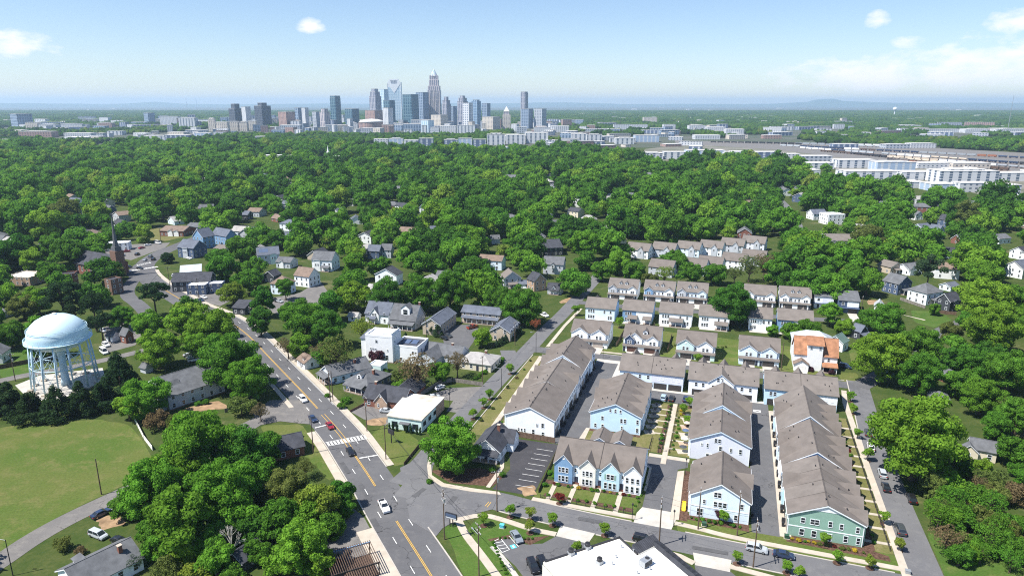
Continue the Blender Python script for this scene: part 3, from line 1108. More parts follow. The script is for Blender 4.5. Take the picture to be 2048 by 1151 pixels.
# ------------------------------------------------------------------ terraces of new houses (ridge running back)
def row_block(label, short, a0, a1, b0, segs, zE, endm, trim, roofm, left, right, end_wins, band=None, side_wall='side_white', garage='R', gable_tri=None):
    w = a1 - a0
    hw = w / 2
    x, y = S((a0 + a1) / 2, b0)
    root = thing('terraced_house', label, 'terrace', x, y, -17.5, 'new terraces with taupe roofs', short)
    L_ = segs[-1][1]
    rng = random.Random(int(b0 * 7 + a0))
    for i, (s0, s1, zr, wm) in enumerate(segs):
        part('wall', MB().vwall('y', 0, hw, 0, zE, zr, s0 + .003, s1 - .003), wm, root)
        rf = part('roof', MB().vroof('y', 0, hw, zE, zr, s0 - (.35 if i == 0 else .25), s1 + (.35 if i == len(segs) - 1 else -.3), ov=.45), roofm if i % 2 == 0 else 'shingle2' if roofm == 'shingle' else roofm, root)
        part('ridge_cap', MB().box(-.16, .16, s0 - .3, s1 - .3, zr + .1, zr + .19), 'ridge_cap', rf)
        e = s0 - (.35 if i == 0 else .25)
        part('verge_board', MB().vroof('y', 0, hw, zE, zr, e - .012, e + .05, ov=.43, th=.32, dz=-.33), trim, root)
        sl = (zr - zE) / hw
        for _ in range(int((s1 - s0) / 3) + 1):
            xx = rng.uniform(-.8, .8) * hw
            roof_vents(rf, [(xx, rng.uniform(s0 + .8, s1 - .8), zr - abs(xx) * sl + .1)])
    for sx in (-1, 1):
        part('gutter', MB().box(sx * (hw + .42), sx * (hw + .55), -.3, L_ + .2, zE - .32, zE - .18), 'trim', root)
        part('corner_board', MB().box(sx * hw - .1, sx * hw + .1 * sx + (.1 if sx > 0 else 0), -.05, .12, 0, zE - .1) if False else MB().box(min(sx * (hw - .14), sx * (hw + .04)), max(sx * (hw - .14), sx * (hw + .04)), -.045, .14, 0, zE - .15), 'trim', root)
    if band:
        part('band_board', MB().box(-hw + .15, hw - .15, -.055, .02, band - .12, band + .12), 'trim', root)
    rect = (-hw, hw, 0, L_)
    for (u, z, ww, hh) in end_wins:
        window(root, 'F', rect, u, z, ww, hh)
    if gable_tri:
        zr = segs[0][2]
        k = .52
        part('gable_panel', MB().add([(-hw * k, -.06, zr - (zr - zE) * k), (hw * k, -.06, zr - (zr - zE) * k), (0, -.06, zr - .12), (-hw * k, .02, zr - (zr - zE) * k), (hw * k, .02, zr - (zr - zE) * k), (0, .02, zr - .12)],
                                     [(0, 1, 2), (0, 3, 4, 1), (1, 4, 5, 2), (2, 5, 3, 0)]), gable_tri, root)

    def slope_at(c):
        for (s0, s1, zr, wm) in segs:
            if s0 <= c < s1 + .1:
                return (zr - zE) / hw
        return .4
    for side, items in (('L', left), ('R', right)):
        for (c, gw, zr, wm) in items:
            cross_gable(root, side, rect, c, gw, zE, zr, .55, wm, roofm, slope_at(c), trim, [(-gw * .2, 3.5, .8, 1.4), (gw * .2, 3.5, .8, 1.4)])
    n = int(L_ / 6.2)
    u = L_ / n
    for i in range(n):
        c = (i + .5) * u
        for side in 'LR':
            if not any(abs(c - it[0]) < it[1] * .7 for it in (left if side == 'L' else right)):
                for dx in (-1.4, 1.4):
                    window(root, side, rect, c + dx, 3.6, .85, 1.4)
            if side == garage:
                slab_part(root, 'garage_door', side, rect, c, .05, 4.6, 2.3, 'garage_dark' if i % 2 else 'garage_tan', .06, 4)
                window(root, side, rect, c + 2.75, .9, .5, 1.1)
            else:
                slab_part(root, 'front_door', side, rect, c + 1.8, .1, .95, 2.1, 'door_dark')
                for dx in (-1.6, -.3):
                    window(root, side, rect, c + dx, .8, .85, 1.5)
    return root


S_, K_, P_, T_ = 'side_white', 'side_sky', 'side_paleblue', 'side_teal'
row_block('long white-ended terrace beside the west street, wooden fence at its near end', 'long white-ended terrace', -62, -46.3, 190,
          [(0, 21, 9.5, 'side_white'), (21, 44, 9.75, 'side_white'), (44, 66.5, 11.0, P_)], 6.1, 'side_white', 'trim', 'shingle',
          [(3.2, 5, 8.4, P_), (9.6, 5, 8.2, S_), (16, 5, 8.4, K_), (24, 5, 8.3, S_), (30.5, 5, 8.6, P_), (37, 5, 8.4, S_), (47, 5, 9, K_), (53.5, 5, 8.8, S_), (60, 5, 9, P_)],
          [(33, 4.2, 8.6, S_), (57, 4.2, 9.2, P_)],
          [(2.4, 3.2, .5, .8), (4.2, 3.0, .75, 1.4), (-3.6, .8, .45, 1.0), (-2.6, .8, .45, 1.0), (-1.6, .8, .45, 1.0), (1.2, .2, .7, 1.7), (4.3, .2, .7, 1.3)])
row_block('pale blue-ended terrace with seven small dark windows, behind the two low gabled sheds', 'pale blue terrace', -37, -21.2, 200,
          [(0, 26.5, 9.6, K_)], 6.1, K_, P_, 'shingle',
          [(12.5, 5.2, 8.9, K_), (20.5, 5.2, 8.8, S_)], [(6, 4.4, 8.2, P_), (12, 4.4, 8.2, S_), (18, 4.4, 8.2, P_), (23.5, 4, 8.2, S_)],
          [(-1.6, 6.6, .55, 1.0), (0, 6.6, .55, 1.0), (1.6, 6.6, .55, 1.0), (-4.0, 3.6, .7, 1.2), (-6.2, .8, .6, 1.2), (-3.9, .7, .65, 1.3), (2.0, 3.4, .65, 1.3), (3.1, 3.4, .65, 1.3), (2.2, 1.1, .5, 1.0), (7.0, 3.6, .65, 1.4), (7.0, .8, .65, 1.3)], garage='L')
row_block('pale blue two-storey terrace end nearest the cross street with a yellow slide beside it', 'near pale blue terrace', -3.6, 10.4, 160,
          [(0, 17, 10.1, P_)], 6.2, P_, 'trim', 'shingle',
          [(4, 5, 8.6, P_), (10.5, 5, 8.6, S_)], [(9.5, 5, 8.6, S_)],
          [(-1.1, 6.2, .75, 1.3), (-.2, 6.2, .75, 1.3), (-3.7, 4.0, .6, 1.0), (-1.0, 3.6, .8, 1.3), (.1, 3.6, .8, 1.3), (1.2, 3.6, .8, 1.3), (5.2, 4.0, .7, 1.3), (-5.0, .5, .55, 1.9), (-4.2, .5, .55, 1.9), (4.0, .7, .7, 1.4)], band=3.05, gable_tri=None)
row_block('lavender grey-ended terrace in the middle of the second row, light blue step in its roof', 'lavender grey terrace', -5.5, 10.9, 190,
          [(0, 16, 9.7, 'side_lavgrey'), (16, 34, 11.0, K_)], 6.1, 'side_lavgrey', P_, 'shingle',
          [(3.5, 4.6, 8.3, P_), (9, 4.6, 8.3, S_), (14, 4.2, 8.2, K_), (21, 4.8, 9, K_), (28, 4.8, 9, S_)], [(25, 4.6, 9, K_)],
          [(-1.2, 6.0, .7, 1.2), (-.2, 6.0, .7, 1.2), (-5.0, 4.6, .5, .6), (-3.4, 4.2, .5, 1.1), (.2, 3.6, .7, 1.3), (3.1, 3.6, .5, 1.1), (5.7, 3.4, .7, 1.4), (-3.2, .7, .75, 1.4), (-2.2, .7, .75, 1.4), (-1.2, .7, .75, 1.4)])
row_block('longest terrace, green end wall with white gable facing the cross street', 'green-ended terrace', 19.2, 35.6, 158.7,
          [(0, 6, 9.5, 'side_green'), (6, 11.7, 9.62, 'side_green'), (11.7, 17.3, 9.74, T_), (17.3, 24.5, 9.86, 'side_blue'), (24.5, 45.5, 10.8, 'side_blue'), (45.5, 69, 11.7, P_)], 5.9, 'side_green', 'trim', 'shingle',
          [(15, 4.6, 8.6, T_), (29.5, 4.8, 8.8, S_), (38, 4.8, 8.8, P_), (58, 4.8, 9.6, K_)],
          [(3, 4.4, 7.9, 'side_green'), (9, 4.4, 8, S_), (14.5, 4.4, 8.1, T_), (21, 4.4, 8.2, S_), (28, 4.4, 8.6, P_), (34, 4.4, 8.6, S_), (40, 4.4, 8.6, K_), (49, 4.4, 9.2, S_), (55, 4.4, 9.2, P_), (61, 4.4, 9.2, S_)],
          [(-5.0, 3.9, .85, 1.3), (-2.9, 3.9, .85, 1.3), (-1.9, 3.9, .85, 1.3), (1.0, 3.9, .75, 1.4), (3.4, 3.7, .7, 1.4), (6.9, 3.5, .7, 1.4), (-5.0, .6, .95, 1.6), (-2.3, .6, .95, 1.6), (4.6, .6, .8, 1.6), (7.3, .6, .7, 1.6), (1.1, .3, .9, 1.7)], band=2.75, side_wall=S_, garage='L', gable_tri='trim')


# ------------------------------------------------------------------ general house builder (front faces -y, ridge along x or y)
def porch(root, rect, x0, x1, d, zt, roofm, side='F', post='white', rise=.9, steps=True):
    y0 = rect[2]
    part('porch_floor', MB().box(x0, x1, y0 - d, y0 - .01, 0, .35), 'stone_base', root)
    part('porch_roof', MB().add([(x0 - .3, y0 - d - .35, zt), (x1 + .3, y0 - d - .35, zt), (x1 + .3, y0 + .05, zt + rise), (x0 - .3, y0 + .05, zt + rise),
                                 (x0 - .3, y0 - d - .35, zt - .18), (x1 + .3, y0 - d - .35, zt - .18), (x1 + .3, y0 + .05, zt + rise - .18), (x0 - .3, y0 + .05, zt + rise - .18)],
                                [(0, 1, 2, 3), (7, 6, 5, 4), (4, 5, 1, 0), (5, 6, 2, 1), (7, 4, 0, 3)]), roofm, root)
    n = max(2, int((x1 - x0) / 2.4) + 1)
    for i in range(n):
        xx = x0 + .12 + (x1 - x0 - .24) * i / (n - 1)
        part('porch_post', MB().box(xx - .09, xx + .09, y0 - d + .04, y0 - d + .22, .35, zt - .1), post, root)


def house(label, short, x, y, yaw, L_, D, he, hr, wall, roofm, axis='x', kind='gable', name='house', cat='house', group=None, gables=(), porches=(), dormers=(), chimney=None, doors=(), garages=(),
          wins='auto', trim='trim', wing=None, panes=True, rad=None, base=None, ov=.4, solar=False):
    root = thing(name, label, cat, x, y, yaw, group, short, rad or (max(L_, D) / 2 + 1.5))
    rect = (-L_ / 2, L_ / 2, -D / 2, D / 2)
    x0, x1, y0, y1 = rect
    if kind == 'gable':
        half = D / 2 if axis == 'x' else L_ / 2
        s0, s1 = (x0, x1) if axis == 'x' else (y0, y1)
        part('wall', MB().vwall(axis, 0, half, 0, he, hr, s0, s1), wall, root)
        rf = part('roof', MB().vroof(axis, 0, half, he, hr, s0 - ov, s1 + ov, ov=ov), roofm, root)
        part('ridge_cap', MB().box(s0 - ov, s1 + ov, -.14, .14, hr + .1, hr + .18) if axis == 'x' else MB().box(-.14, .14, s0 - ov, s1 + ov, hr + .1, hr + .18), 'ridge_cap' if roofm in ('shingle', 'shingle2') else roofm, rf)
        for e in (s0 - ov, s1 + ov):
            part('verge_board', MB().vroof(axis, 0, half, he, hr, e - .012, e + .03 if e < 0 else e + .012, ov=ov - .02, th=.24, dz=-.25), trim, root)
        slope = (hr - he) / half
    elif kind == 'hip':
        part('wall', MB().box(x0, x1, y0, y1, 0, he), wall, root)
        rf = part('roof', MB().hip(x0, x1, y0, y1, he, hr, ov), roofm, root)
        slope = (hr - he) / (min(L_, D) / 2)
    elif kind == 'shed':
        part('wall', MB().add([(x0, y0, 0), (x1, y0, 0), (x1, y1, 0), (x0, y1, 0), (x0, y0, he), (x1, y0, he), (x1, y1, hr), (x0, y1, hr)],
                              [(0, 3, 2, 1), (4, 5, 6, 7), (0, 1, 5, 4), (1, 2, 6, 5), (2, 3, 7, 6), (3, 0, 4, 7)]), wall, root)
        a, b, c, d = x0 - ov, x1 + ov, y0 - ov, y1 + ov
        sl = (hr - he) / D
        rf = part('roof', MB().add([(a, c, he - sl * ov + .02), (b, c, he - sl * ov + .02), (b, d, hr + sl * ov + .02), (a, d, hr + sl * ov + .02), (a, c, he - sl * ov + .22), (b, c, he - sl * ov + .22), (b, d, hr + sl * ov + .22), (a, d, hr + sl * ov + .22)],
                                   [(0, 3, 2, 1), (4, 5, 6, 7), (0, 1, 5, 4), (1, 2, 6, 5), (2, 3, 7, 6), (3, 0, 4, 7)]), roofm, root)
        slope = sl
    else:       # flat with a parapet
        part('wall', MB().box(x0, x1, y0, y1, 0, he), wall, root)
        m = MB().box(x0 - .06, x1 + .06, y0 - .06, y0 + .22, he - .05, hr).box(x0 - .06, x1 + .06, y1 - .22, y1 + .06, he - .05, hr)
        m.box(x0 - .06, x0 + .22, y0 + .22, y1 - .22, he - .05, hr).box(x1 - .22, x1 + .06, y0 + .22, y1 - .22, he - .05, hr)
        part('parapet', m, trim, root)
        rf = part('roof', MB().box(x0 + .22, x1 - .22, y0 + .22, y1 - .22, he - .02, he + .08), roofm, root)
        slope = .3
    if base:
        part('plinth', MB().box(x0 - .04, x1 + .04, y0 - .04, y1 + .04, 0, .45), base, root)
    for g in gables:
        (c, gw, zr, proj, wm) = g[:5]
        ws = g[5] if len(g) > 5 else ((-.8, 3.4, .8, 1.3), (.8, 3.4, .8, 1.3))
        ze = g[6] if len(g) > 6 else he
        cross_gable(root, 'F', rect, c, gw, ze, zr, proj, wm, roofm, slope, trim, ws, zMainE=he, vent=gw > 4.5)
    for (c, w_, zb) in dormers:
        yd = y0 + (zb - he) / slope
        h = w_ * .75
        dr = part('dormer_wall', MB().vwall('y', c, w_ / 2, zb - .3, zb + h, zb + h + w_ * .4, yd, yd + (h + w_ * .4) / slope), 'white', root)
        part('dormer_roof', MB().vroof('y', c, w_ / 2, zb + h, zb + h + w_ * .4, yd - .25, yd + (h + w_ * .4) / slope + .1, ov=.2, th=.1), roofm, root)
        window(root, 'F', (x0, x1, yd, y1), c, zb + .15, w_ * .5, h * .75)
    for (a, b, d, zt) in porches:
        porch(root, rect, a, b, d, zt, roofm)
    if chimney:
        cx, cy_, zt = chimney
        ch = part('chimney', MB().box(cx - .4, cx + .4, cy_ - .4, cy_ + .4, he - .5, zt), 'brick', root)
        part('chimney_cap', MB().box(cx - .5, cx + .5, cy_ - .5, cy_ + .5, zt, zt + .15), 'concrete', ch)
    blocked = []
    for dd in doors:
        slab_part(root, 'front_door', 'F', rect, dd, .35 if porches else .1, 1.0, 2.1, 'door_dark')
        blocked.append((dd, .9))
    for (g, w_, m) in garages:
        slab_part(root, 'garage_door', 'F', rect, g, .03, w_, 2.3, m, .06, 4)
        blocked.append((g, w_ / 2 + .3))
    for g in gables:
        if g[3] > .05:
            blocked.append((g[0], g[1] / 2 + .2))
    if wins == 'auto':
        floors = max(1, int(round(he / 3.0)))
        for f in range(floors):
            z = .9 + f * 2.9
            for side, ln in (('F', L_), ('B', L_), ('L', D), ('R', D)):
                n = max(1, int(ln / 3.1))
                for i in range(n):
                    u = -ln / 2 + ln * (i + .5) / n
                    if side == 'F' and any(abs(u - c) < w_ + .5 for c, w_ in blocked) and (f == 0 or any(abs(u - g[0]) < g[1] / 2 + .6 for g in gables if g[3] > .05)):
                        continue
                    if side == 'B' and i % 2:
                        continue
                    window(root, side, rect, u, z, .95, 1.4)
    elif wins:
        for (side, u, z, w_, h) in wins:
            window(root, side, rect, u, z, w_, h)
    if wing:
        (wx, wy, wl, wd, whe, whr, wax) = wing
        hh = wd / 2 if wax == 'x' else wl / 2
        if wax == 'x':
            part('wing_wall', MB().vwall('x', wy, hh, 0, whe, whr, wx - wl / 2, wx + wl / 2), wall, root)
            part('wing_roof', MB().vroof('x', wy, hh, whe, whr, wx - wl / 2 - .3, wx + wl / 2 + .3), roofm, root)
        else:
            part('wing_wall', MB().vwall('y', wx, hh, 0, whe, whr, wy - wd / 2, wy + wd / 2), wall, root)
            part('wing_roof', MB().vroof('y', wx, hh, whe, whr, wy - wd / 2 - .3, wy + wd / 2 + .3), roofm, root)
    if solar:
        yy = y0 + .15 * D
        for k in range(3):
            xx = x0 + 1.2 + k * 1.9
            za = he + slope * (yy - y0) + .2
            part('solar_panel', MB().add([(xx, yy, za), (xx + 1.7, yy, za), (xx + 1.7, yy + 2.6, za + slope * 2.6), (xx, yy + 2.6, za + slope * 2.6),
                                          (xx, yy, za - .06), (xx + 1.7, yy, za - .06), (xx + 1.7, yy + 2.6, za + slope * 2.6 - .06), (xx, yy + 2.6, za + slope * 2.6 - .06)],
                                         [(0, 1, 2, 3), (7, 6, 5, 4), (4, 5, 1, 0), (5, 6, 2, 1), (6, 7, 3, 2), (7, 4, 0, 3)]), 'side_navy', root)
    return root


def site(a, b):
    return S(a, b)


# front four-house terrace
x, y = S(-28.3, 173.2)
GB = [(-9.2, 5.0, 8.7, .7, 'side_blue', ((-1.0, 3.3, .6, 1.4), (0, 3.3, .7, 1.4), (1.0, 3.3, .6, 1.4), (-1.0, .6, .6, 1.6), (0, .6, .7, 1.6), (1.0, .6, .6, 1.6))),
      (-2.6, 4.4, 8.3, .7, 'white_warm', ((-1.0, 3.3, .55, 1.3), (0, 3.3, .7, 1.4), (1.0, 3.3, .55, 1.3), (-1.0, .6, .55, 1.6), (0, .6, .7, 1.6), (1.0, .6, .55, 1.6))),
      (3.6, 4.8, 8.5, .7, 'side_teal', ((-.55, 3.3, .8, 1.4), (.55, 3.3, .8, 1.4), (-1.2, .6, .7, 1.6), (0, .6, .7, 1.6), (1.2, .6, .7, 1.6))),
      (9.5, 4.6, 8.4, .7, 'side_white', ((-1.4, 3.2, .7, 1.4), (0, 3.2, .7, 1.4), (1.4, 3.2, .7, 1.4), (-1.4, .6, .7, 1.6), (0, .6, .7, 1.6), (1.4, .6, .7, 1.6)))]
F_ = house('front terrace of four narrow houses, blue, white, teal and pale gables towards the street', 'front four-house terrace', x, y, -17.5, 23.4, 14.4, 6.0, 9.7, 'side_paleblue', 'shingle', 'x', 'gable', 'terraced_house', 'terrace',
           'new terraces with taupe roofs', gables=GB, wins=[('R', -4.5, .8, .7, 1.4), ('R', 0, .8, .7, 1.4), ('R', -3, 3.5, .7, 1.4), ('R', 3, 3.5, .7, 1.4), ('F', -11.2, 3.3, .7, 1.4), ('F', .9, 3.6, .6, 1.0), ('F', 6.8, 3.6, .5, 1.0), ('F', -6, 3.5, .5, 1.1)], doors=(-11.1, -5.7, .8, 6.65))
part('party_wall_cap', MB().vroof('x', 0, 7.2, 6.0, 9.7, .38, .52, ov=.42, th=.3), 'ridge_cap', F_)
for sx in (-1, 1):
    slab_part(F_, 'shutter', 'F', (-11.7, 11.7, -7.9, 7.2), 3.6 + sx * 1.35, 3.25, .4, 1.5, 'side_green', .05)
part('brick_base', MB().box(-11.66, 11.66, -7.26, -7.2, 0, .5), 'brick', F_)

for a_, lb in ((-31.6, 'low taupe gabled shed behind the front terrace, nearer the alley bend'), (-25.6, 'low taupe gabled shed behind the front terrace, on the dry lawn')):
    x, y = S(a_, 190.6)
    house(lb, 'low gabled shed ' + ('by the alley bend' if a_ < -30 else 'on the dry lawn'), x, y, -17.5, 5.4, 6.6, 2.4, 3.9, 'side_white', 'shingle', 'y', name='garden_shed', cat='shed', group='two gabled sheds', wins=None, doors=(0,))

# rear terrace of the block (ridge running across), garage side towards us
DB = [('white and pale blue garage terrace above the row of parked cars', 'left garage terrace', -33.7, -11, 245.8, P_, (), [(-4.5, 4.6, 'garage_dark'), (3.4, 4.6, 'garage_dark'), (8.6, 4.6, 'garage_dark')]),
      ('white garage terrace with a broad central gable behind the lavender terrace', 'central white garage terrace', -9, 14.2, 244.4, S_, [(-.6, 8.5, 9.2, .8, S_, ((-1, 6.4, .8, 1.2), (.2, 6.4, .8, 1.2), (-2.6, 3.5, .8, 1.3), (2.6, 3.5, .8, 1.3)))], [(-8, 4.6, 'garage_dark'), (7.6, 4.6, 'garage_dark')]),
      ('sky blue and white garage terrace at the far end of the alley', 'sky blue garage terrace', 16.5, 39.4, 243.6, K_, (), [(-8.4, 4.2, 'garage_dark'), (-2, 4.2, 'garage_dark'), (6, 4.2, 'garage_dark')])]
for lb, sh, a0, a1, rb, wm, gb, ga in DB:
    x, y = S((a0 + a1) / 2, rb)
    hh = house(lb, sh, x, y, -17.5, a1 - a0, 15, 6.0, 9.7, wm, 'shingle2', 'x', name='terraced_house', cat='terrace', group='new terraces with taupe roofs', gables=gb, garages=ga, wins=[('F', u, 3.6, .8, 1.3) for u in ((-9.5, -8.2, -4, -1, 3, 4.2, 8, 9.8) if not gb else (-9, -6.6, 6.4, 9.2))])
    if not gb:
        part('facade_panel', MB().box(.2, (a1 - a0) / 2 - .02, -7.54, -7.49, 2.6, 5.75), 'side_white' if wm == K_ else 'side_lavgrey', hh)
    part('party_wall_cap', MB().vroof('x', 0, 7.5, 6.0, 9.7, -.07, .07, ov=.42, th=.26), 'ridge_cap', hh)
    for k in range(9):
        xx, yy = random.uniform(-.9, .9) * (a1 - a0) / 2, random.uniform(-6.5, -.5)
        roof_vents(hh, [(xx, yy, 6.0 + (yy + 7.5) * 3.7 / 7.5 + .1)])
    # porches on the far side, their peaks just showing over the ridge
    for k in range(3):
        cross_gable(hh, 'B', (-(a1 - a0) / 2, (a1 - a0) / 2, -7.5, 7.5), -7.5 + 7.5 * k, 4.4, 6.0, 9.0, .6, S_, 'shingle2', .49)


# paired houses with two garages (gables and garage roof towards us)
def duplex(label, short, a0, a1, b, wl, wr, gar='garage_dark', dorm=None, roofm='shingle', style=0, b_is_front=True, yaw=-17.5, xy=None, group='paired houses with double garages'):
    L_ = a1 - a0
    D = 13.0
    x, y = xy if xy else S((a0 + a1) / 2, b + D / 2 + 1.4)
    q = L_ / 4
    W2 = ((-.75, 3.55, .8, 1.3), (.75, 3.55, .8, 1.3))
    if style == 0:
        gb = [(-q * 1.05, q * 1.7, 8.2, .5, wl, W2), (q * 1.0, q * 1.5, 8.0, .5, wr, W2)]
    elif style == 1:
        gb = [(-q * 1.3, q * 1.0, 7.4, .9, wl, ((-.5, 3.5, .65, 1.3), (.5, 3.5, .65, 1.3)), 5.7), (-q * .75, q * 1.6, 8.3, .4, wr, ((.3, 3.5, .6, 1.2), (1.5, 3.5, .6, 1.2))), (q * 1.2, q * 1.25, 7.6, .6, wr, W2, 5.8)]
    else:
        gb = [(-q * 1.35, q * 1.1, 7.5, .6, wl, ((-.5, 3.5, .7, 1.3), (.5, 3.5, .7, 1.3))), (q * 1.35, q * 1.1, 7.5, .6, wr, ((-.5, 3.5, .7, 1.3), (.5, 3.5, .7, 1.3)))]
    h = house(label, short, x, y, yaw, L_, D, 6.0, 9.6, wr, roofm, 'x', name='paired_house', cat='house', group=group, gables=gb, wins=[('F', 0, 3.6, .6, 1.1), ('R', -3, 3.6, .8, 1.3), ('R', 2, 3.6, .8, 1.3), ('R', -2, .9, .8, 1.3), ('L', -3, 3.6, .8, 1.3), ('L', 2, .9, .8, 1.3)] + ([('F', u, 3.6, .75, 1.3) for u in (-q * .5, q * .5)] if style == 2 else []),
              dormers=dorm or ())
    # garage storey in front with its own lean-to roof
    y0 = -D / 2
    part('garage_wall', MB().box(-L_ / 2 + .05, L_ / 2 - .05, y0 - 1.4, y0 + .02, 0, 2.75), 'side_white' if style else wl, h)
    part('garage_roof', MB().add([(-L_ / 2 - .2, y0 - 1.9, 2.75), (L_ / 2 + .2, y0 - 1.9, 2.75), (L_ / 2 + .2, y0 - .45, 3.35), (-L_ / 2 - .2, y0 - .45, 3.35), (-L_ / 2 - .2, y0 - 1.9, 2.55), (L_ / 2 + .2, y0 - 1.9, 2.55), (L_ / 2 + .2, y0 - .45, 2.6), (-L_ / 2 - .2, y0 - .45, 2.6)],
                                 [(0, 1, 2, 3), (4, 7, 6, 5), (0, 4, 5, 1), (1, 5, 6, 2), (3, 7, 4, 0)]), roofm, h)
    r2 = (-L_ / 2, L_ / 2, y0 - 1.4, D / 2)
    for s in (-1, 1):
        slab_part(h, 'garage_door', 'F', r2, s * q * .95, .03, 4.4, 2.25, gar, .06, 4)
        slab_part(h, 'front_door', 'F', r2, s * (q * 1.85) if style else s * .8, .05, .85, 2.1, 'door_dark')
    return h


for lb, sh, a0, a1, b, wl, wr, gar, dm, stl in [
    ('white paired house with tan garage doors, left end of the street behind the terraces', 'white paired house with tan garages', -60.4, -44.6, 275, S_, S_, 'garage_tan', None, 0),
    ('navy and white paired house with brown garage doors and a roof dormer', 'navy and white paired house', -38, -23, 274.5, 'side_navy', S_, 'garage_brown', [(1.2, 1.9, 7.0)], 1),
    ('seafoam and white paired house with red flowers by its dark garages', 'seafoam paired house', -16.2, -1, 273, 'side_seafoam', S_, 'garage_dark', None, 0),
    ('pale blue paired house left of the orange-roofed house', 'pale blue paired house', 8.2, 23.2, 273.5, P_, P_, 'garage_dark', None, 0)]:
    duplex(lb, sh, a0, a1, b, wl, wr, gar, dm, 'shingle', stl)
for lb, sh, a0, a1, b, wl, wr in [
    ('grey-gabled paired house with two dormers, left end of the third row', 'left dormered paired house', -58, -42.8, 353, 'side_grey', S_),
    ('blue-gabled paired house with two dormers, second in the third row', 'blue-gabled paired house', -39.4, -24, 354.5, 'side_blue', S_),
    ('slate blue paired house with two dormers beside the big tree', 'slate blue paired house', -22.6, -7.4, 356, 'side_grey', 'side_paleblue'),
    ('white paired house right of the big tree, half hidden by it', 'half-hidden white paired house', 11, 26, 361, S_, S_),
    ('white paired house with two dormers, right end of the third row', 'right dormered paired house', 28, 42.6, 362, S_, S_)]:
    duplex(lb, sh, a0, a1, b, wl, wr, 'garage_dark', [(-1.4, 1.5, 7.2), (1.6, 1.5, 7.2)] if 'two dormers' in lb else None, 'shingle2', 2)
    for s in (-1, 1):
        c = (a0 + a1) / 2 + s * (a1 - a0) / 4
        structure('driveway', MB().sheet(st((c - 2.2, b - 9), (c + 2.2, b - 9), (c + 2.2, b), (c - 2.2, b)), .016), 'concrete_pale')
for c, b in ((-56.3, 275), (-48.6, 275), (-34, 274.6), (-27, 274.6), (-12.3, 273), (-4.8, 273), (12, 273.4), (19.5, 273.4)):
    structure('driveway', MB().sheet(st((c - 2.3, b - 7.6), (c + 2.3, b - 7.6), (c + 2.3, b + .1), (c - 2.3, b + .1)), .139), 'concrete_pale')

# backs of the second row
for lb, sh, a0, a1, b, wm, pr in [
    ('pale blue back of the second row house nearest the west street', 'second row house by the west street', -62, -48, 314, P_, ()),
    ('blue and white back of a second row house with two small porch roofs', 'second row house with two porches', -44.4, -30.6, 315, 'side_blue', ((-4, 0, 3, 2.8), (3, 6.5, 3, 2.8))),
    ('white back of a second row house with a wide central porch roof', 'second row house with a wide porch', -27.4, -12.6, 316, S_, ((-2.6, 3.4, 3.2, 2.9),)),
    ('white back of a second row house left of the big tree trunk', 'second row house by the big tree', -9.4, 4, 317, S_, ((.5, 6, 3, 2.8),)),
    ('white back of a second row house in the shade right of the big tree', 'shaded second row house', 12.5, 22.4, 320, S_, ()),
    ('slate blue back of the second row house behind the young trees', 'second row house behind young trees', 25, 39.6, 321, 'side_blue', ())]:
    x, y = S((a0 + a1) / 2, b + 6.5)
    L_ = a1 - a0
    h = house(lb, sh, x, y, -17.5, L_, 13, 6.0, 9.4, wm, 'shingle2', 'x', name='paired_house', cat='house', group='backs of the second row', porches=pr,
              wins=[('F', u, 3.6, .75, 1.35) for u in (-L_ * .38, -L_ * .3, -L_ * .22, L_ * .15, L_ * .36)] + [('F', u, .7, .8, 1.5) for u in (-L_ * .38, -L_ * .3, -L_ * .22, L_ * .3, L_ * .38)])
    if wm in ('side_blue',):
        part('facade_panel', MB().box(-.5, L_ / 2 - .02, -6.54, -6.49, .1, 5.75), S_, h)
    for k in (-1, 1):
        cross_gable(h, 'B', (-L_ / 2, L_ / 2, -6.5, 6.5), k * L_ * .28, 3.6, 6.0, 8.8, .6, S_, 'shingle2', .52)
    part('patio', MB().box(-L_ / 2 + .5, L_ / 2 - .5, -9.8, -6.6, .0, .14), 'concrete_pale', h)

# modern pair at the right end of the third row
for lb, sh, a0, a1, b, wm, sol in [('dark blue and white box house with rooftop solar panels', 'box house with solar panels', 44.8, 53.6, 367, S_, True), ('dark navy box house with white upper bay and long pale driveway', 'dark navy box house', 55.4, 64.6, 362, 'side_navy', False)]:
    x, y = S((a0 + a1) / 2, b + 5.5)
    L_ = a1 - a0
    h = house(lb, sh, x, y, -17.5, L_, 11, 6.3, 8.6, wm, 'shingle_grey', 'x', kind='shed', name='house', wins=[('F', -L_ * .3, 4.0, 1.1, 1.3), ('F', L_ * .25, 4.0, 1.3, 1.3)], garages=[(L_ * .2, 4.2, 'garage_dark')], doors=(-L_ * .3,), solar=sol)
    part('facade_panel', MB().box(-L_ * .1, L_ / 2 - .3, -5.56, -5.49, 3.2, 6.0), S_ if not sol else 'side_lavgrey', h)
    part('canopy', MB().box(-L_ / 2 - .1, L_ / 2 + .1, -6.6, -5.5, 2.65, 2.9), 'side_navy', h)
    structure('driveway', MB().sheet(st((a0 + L_ * .45, b - 14), (a1 - .8, b - 14), (a1 - .8, b), (a0 + L_ * .45, b)), .0162), 'concrete_pale')

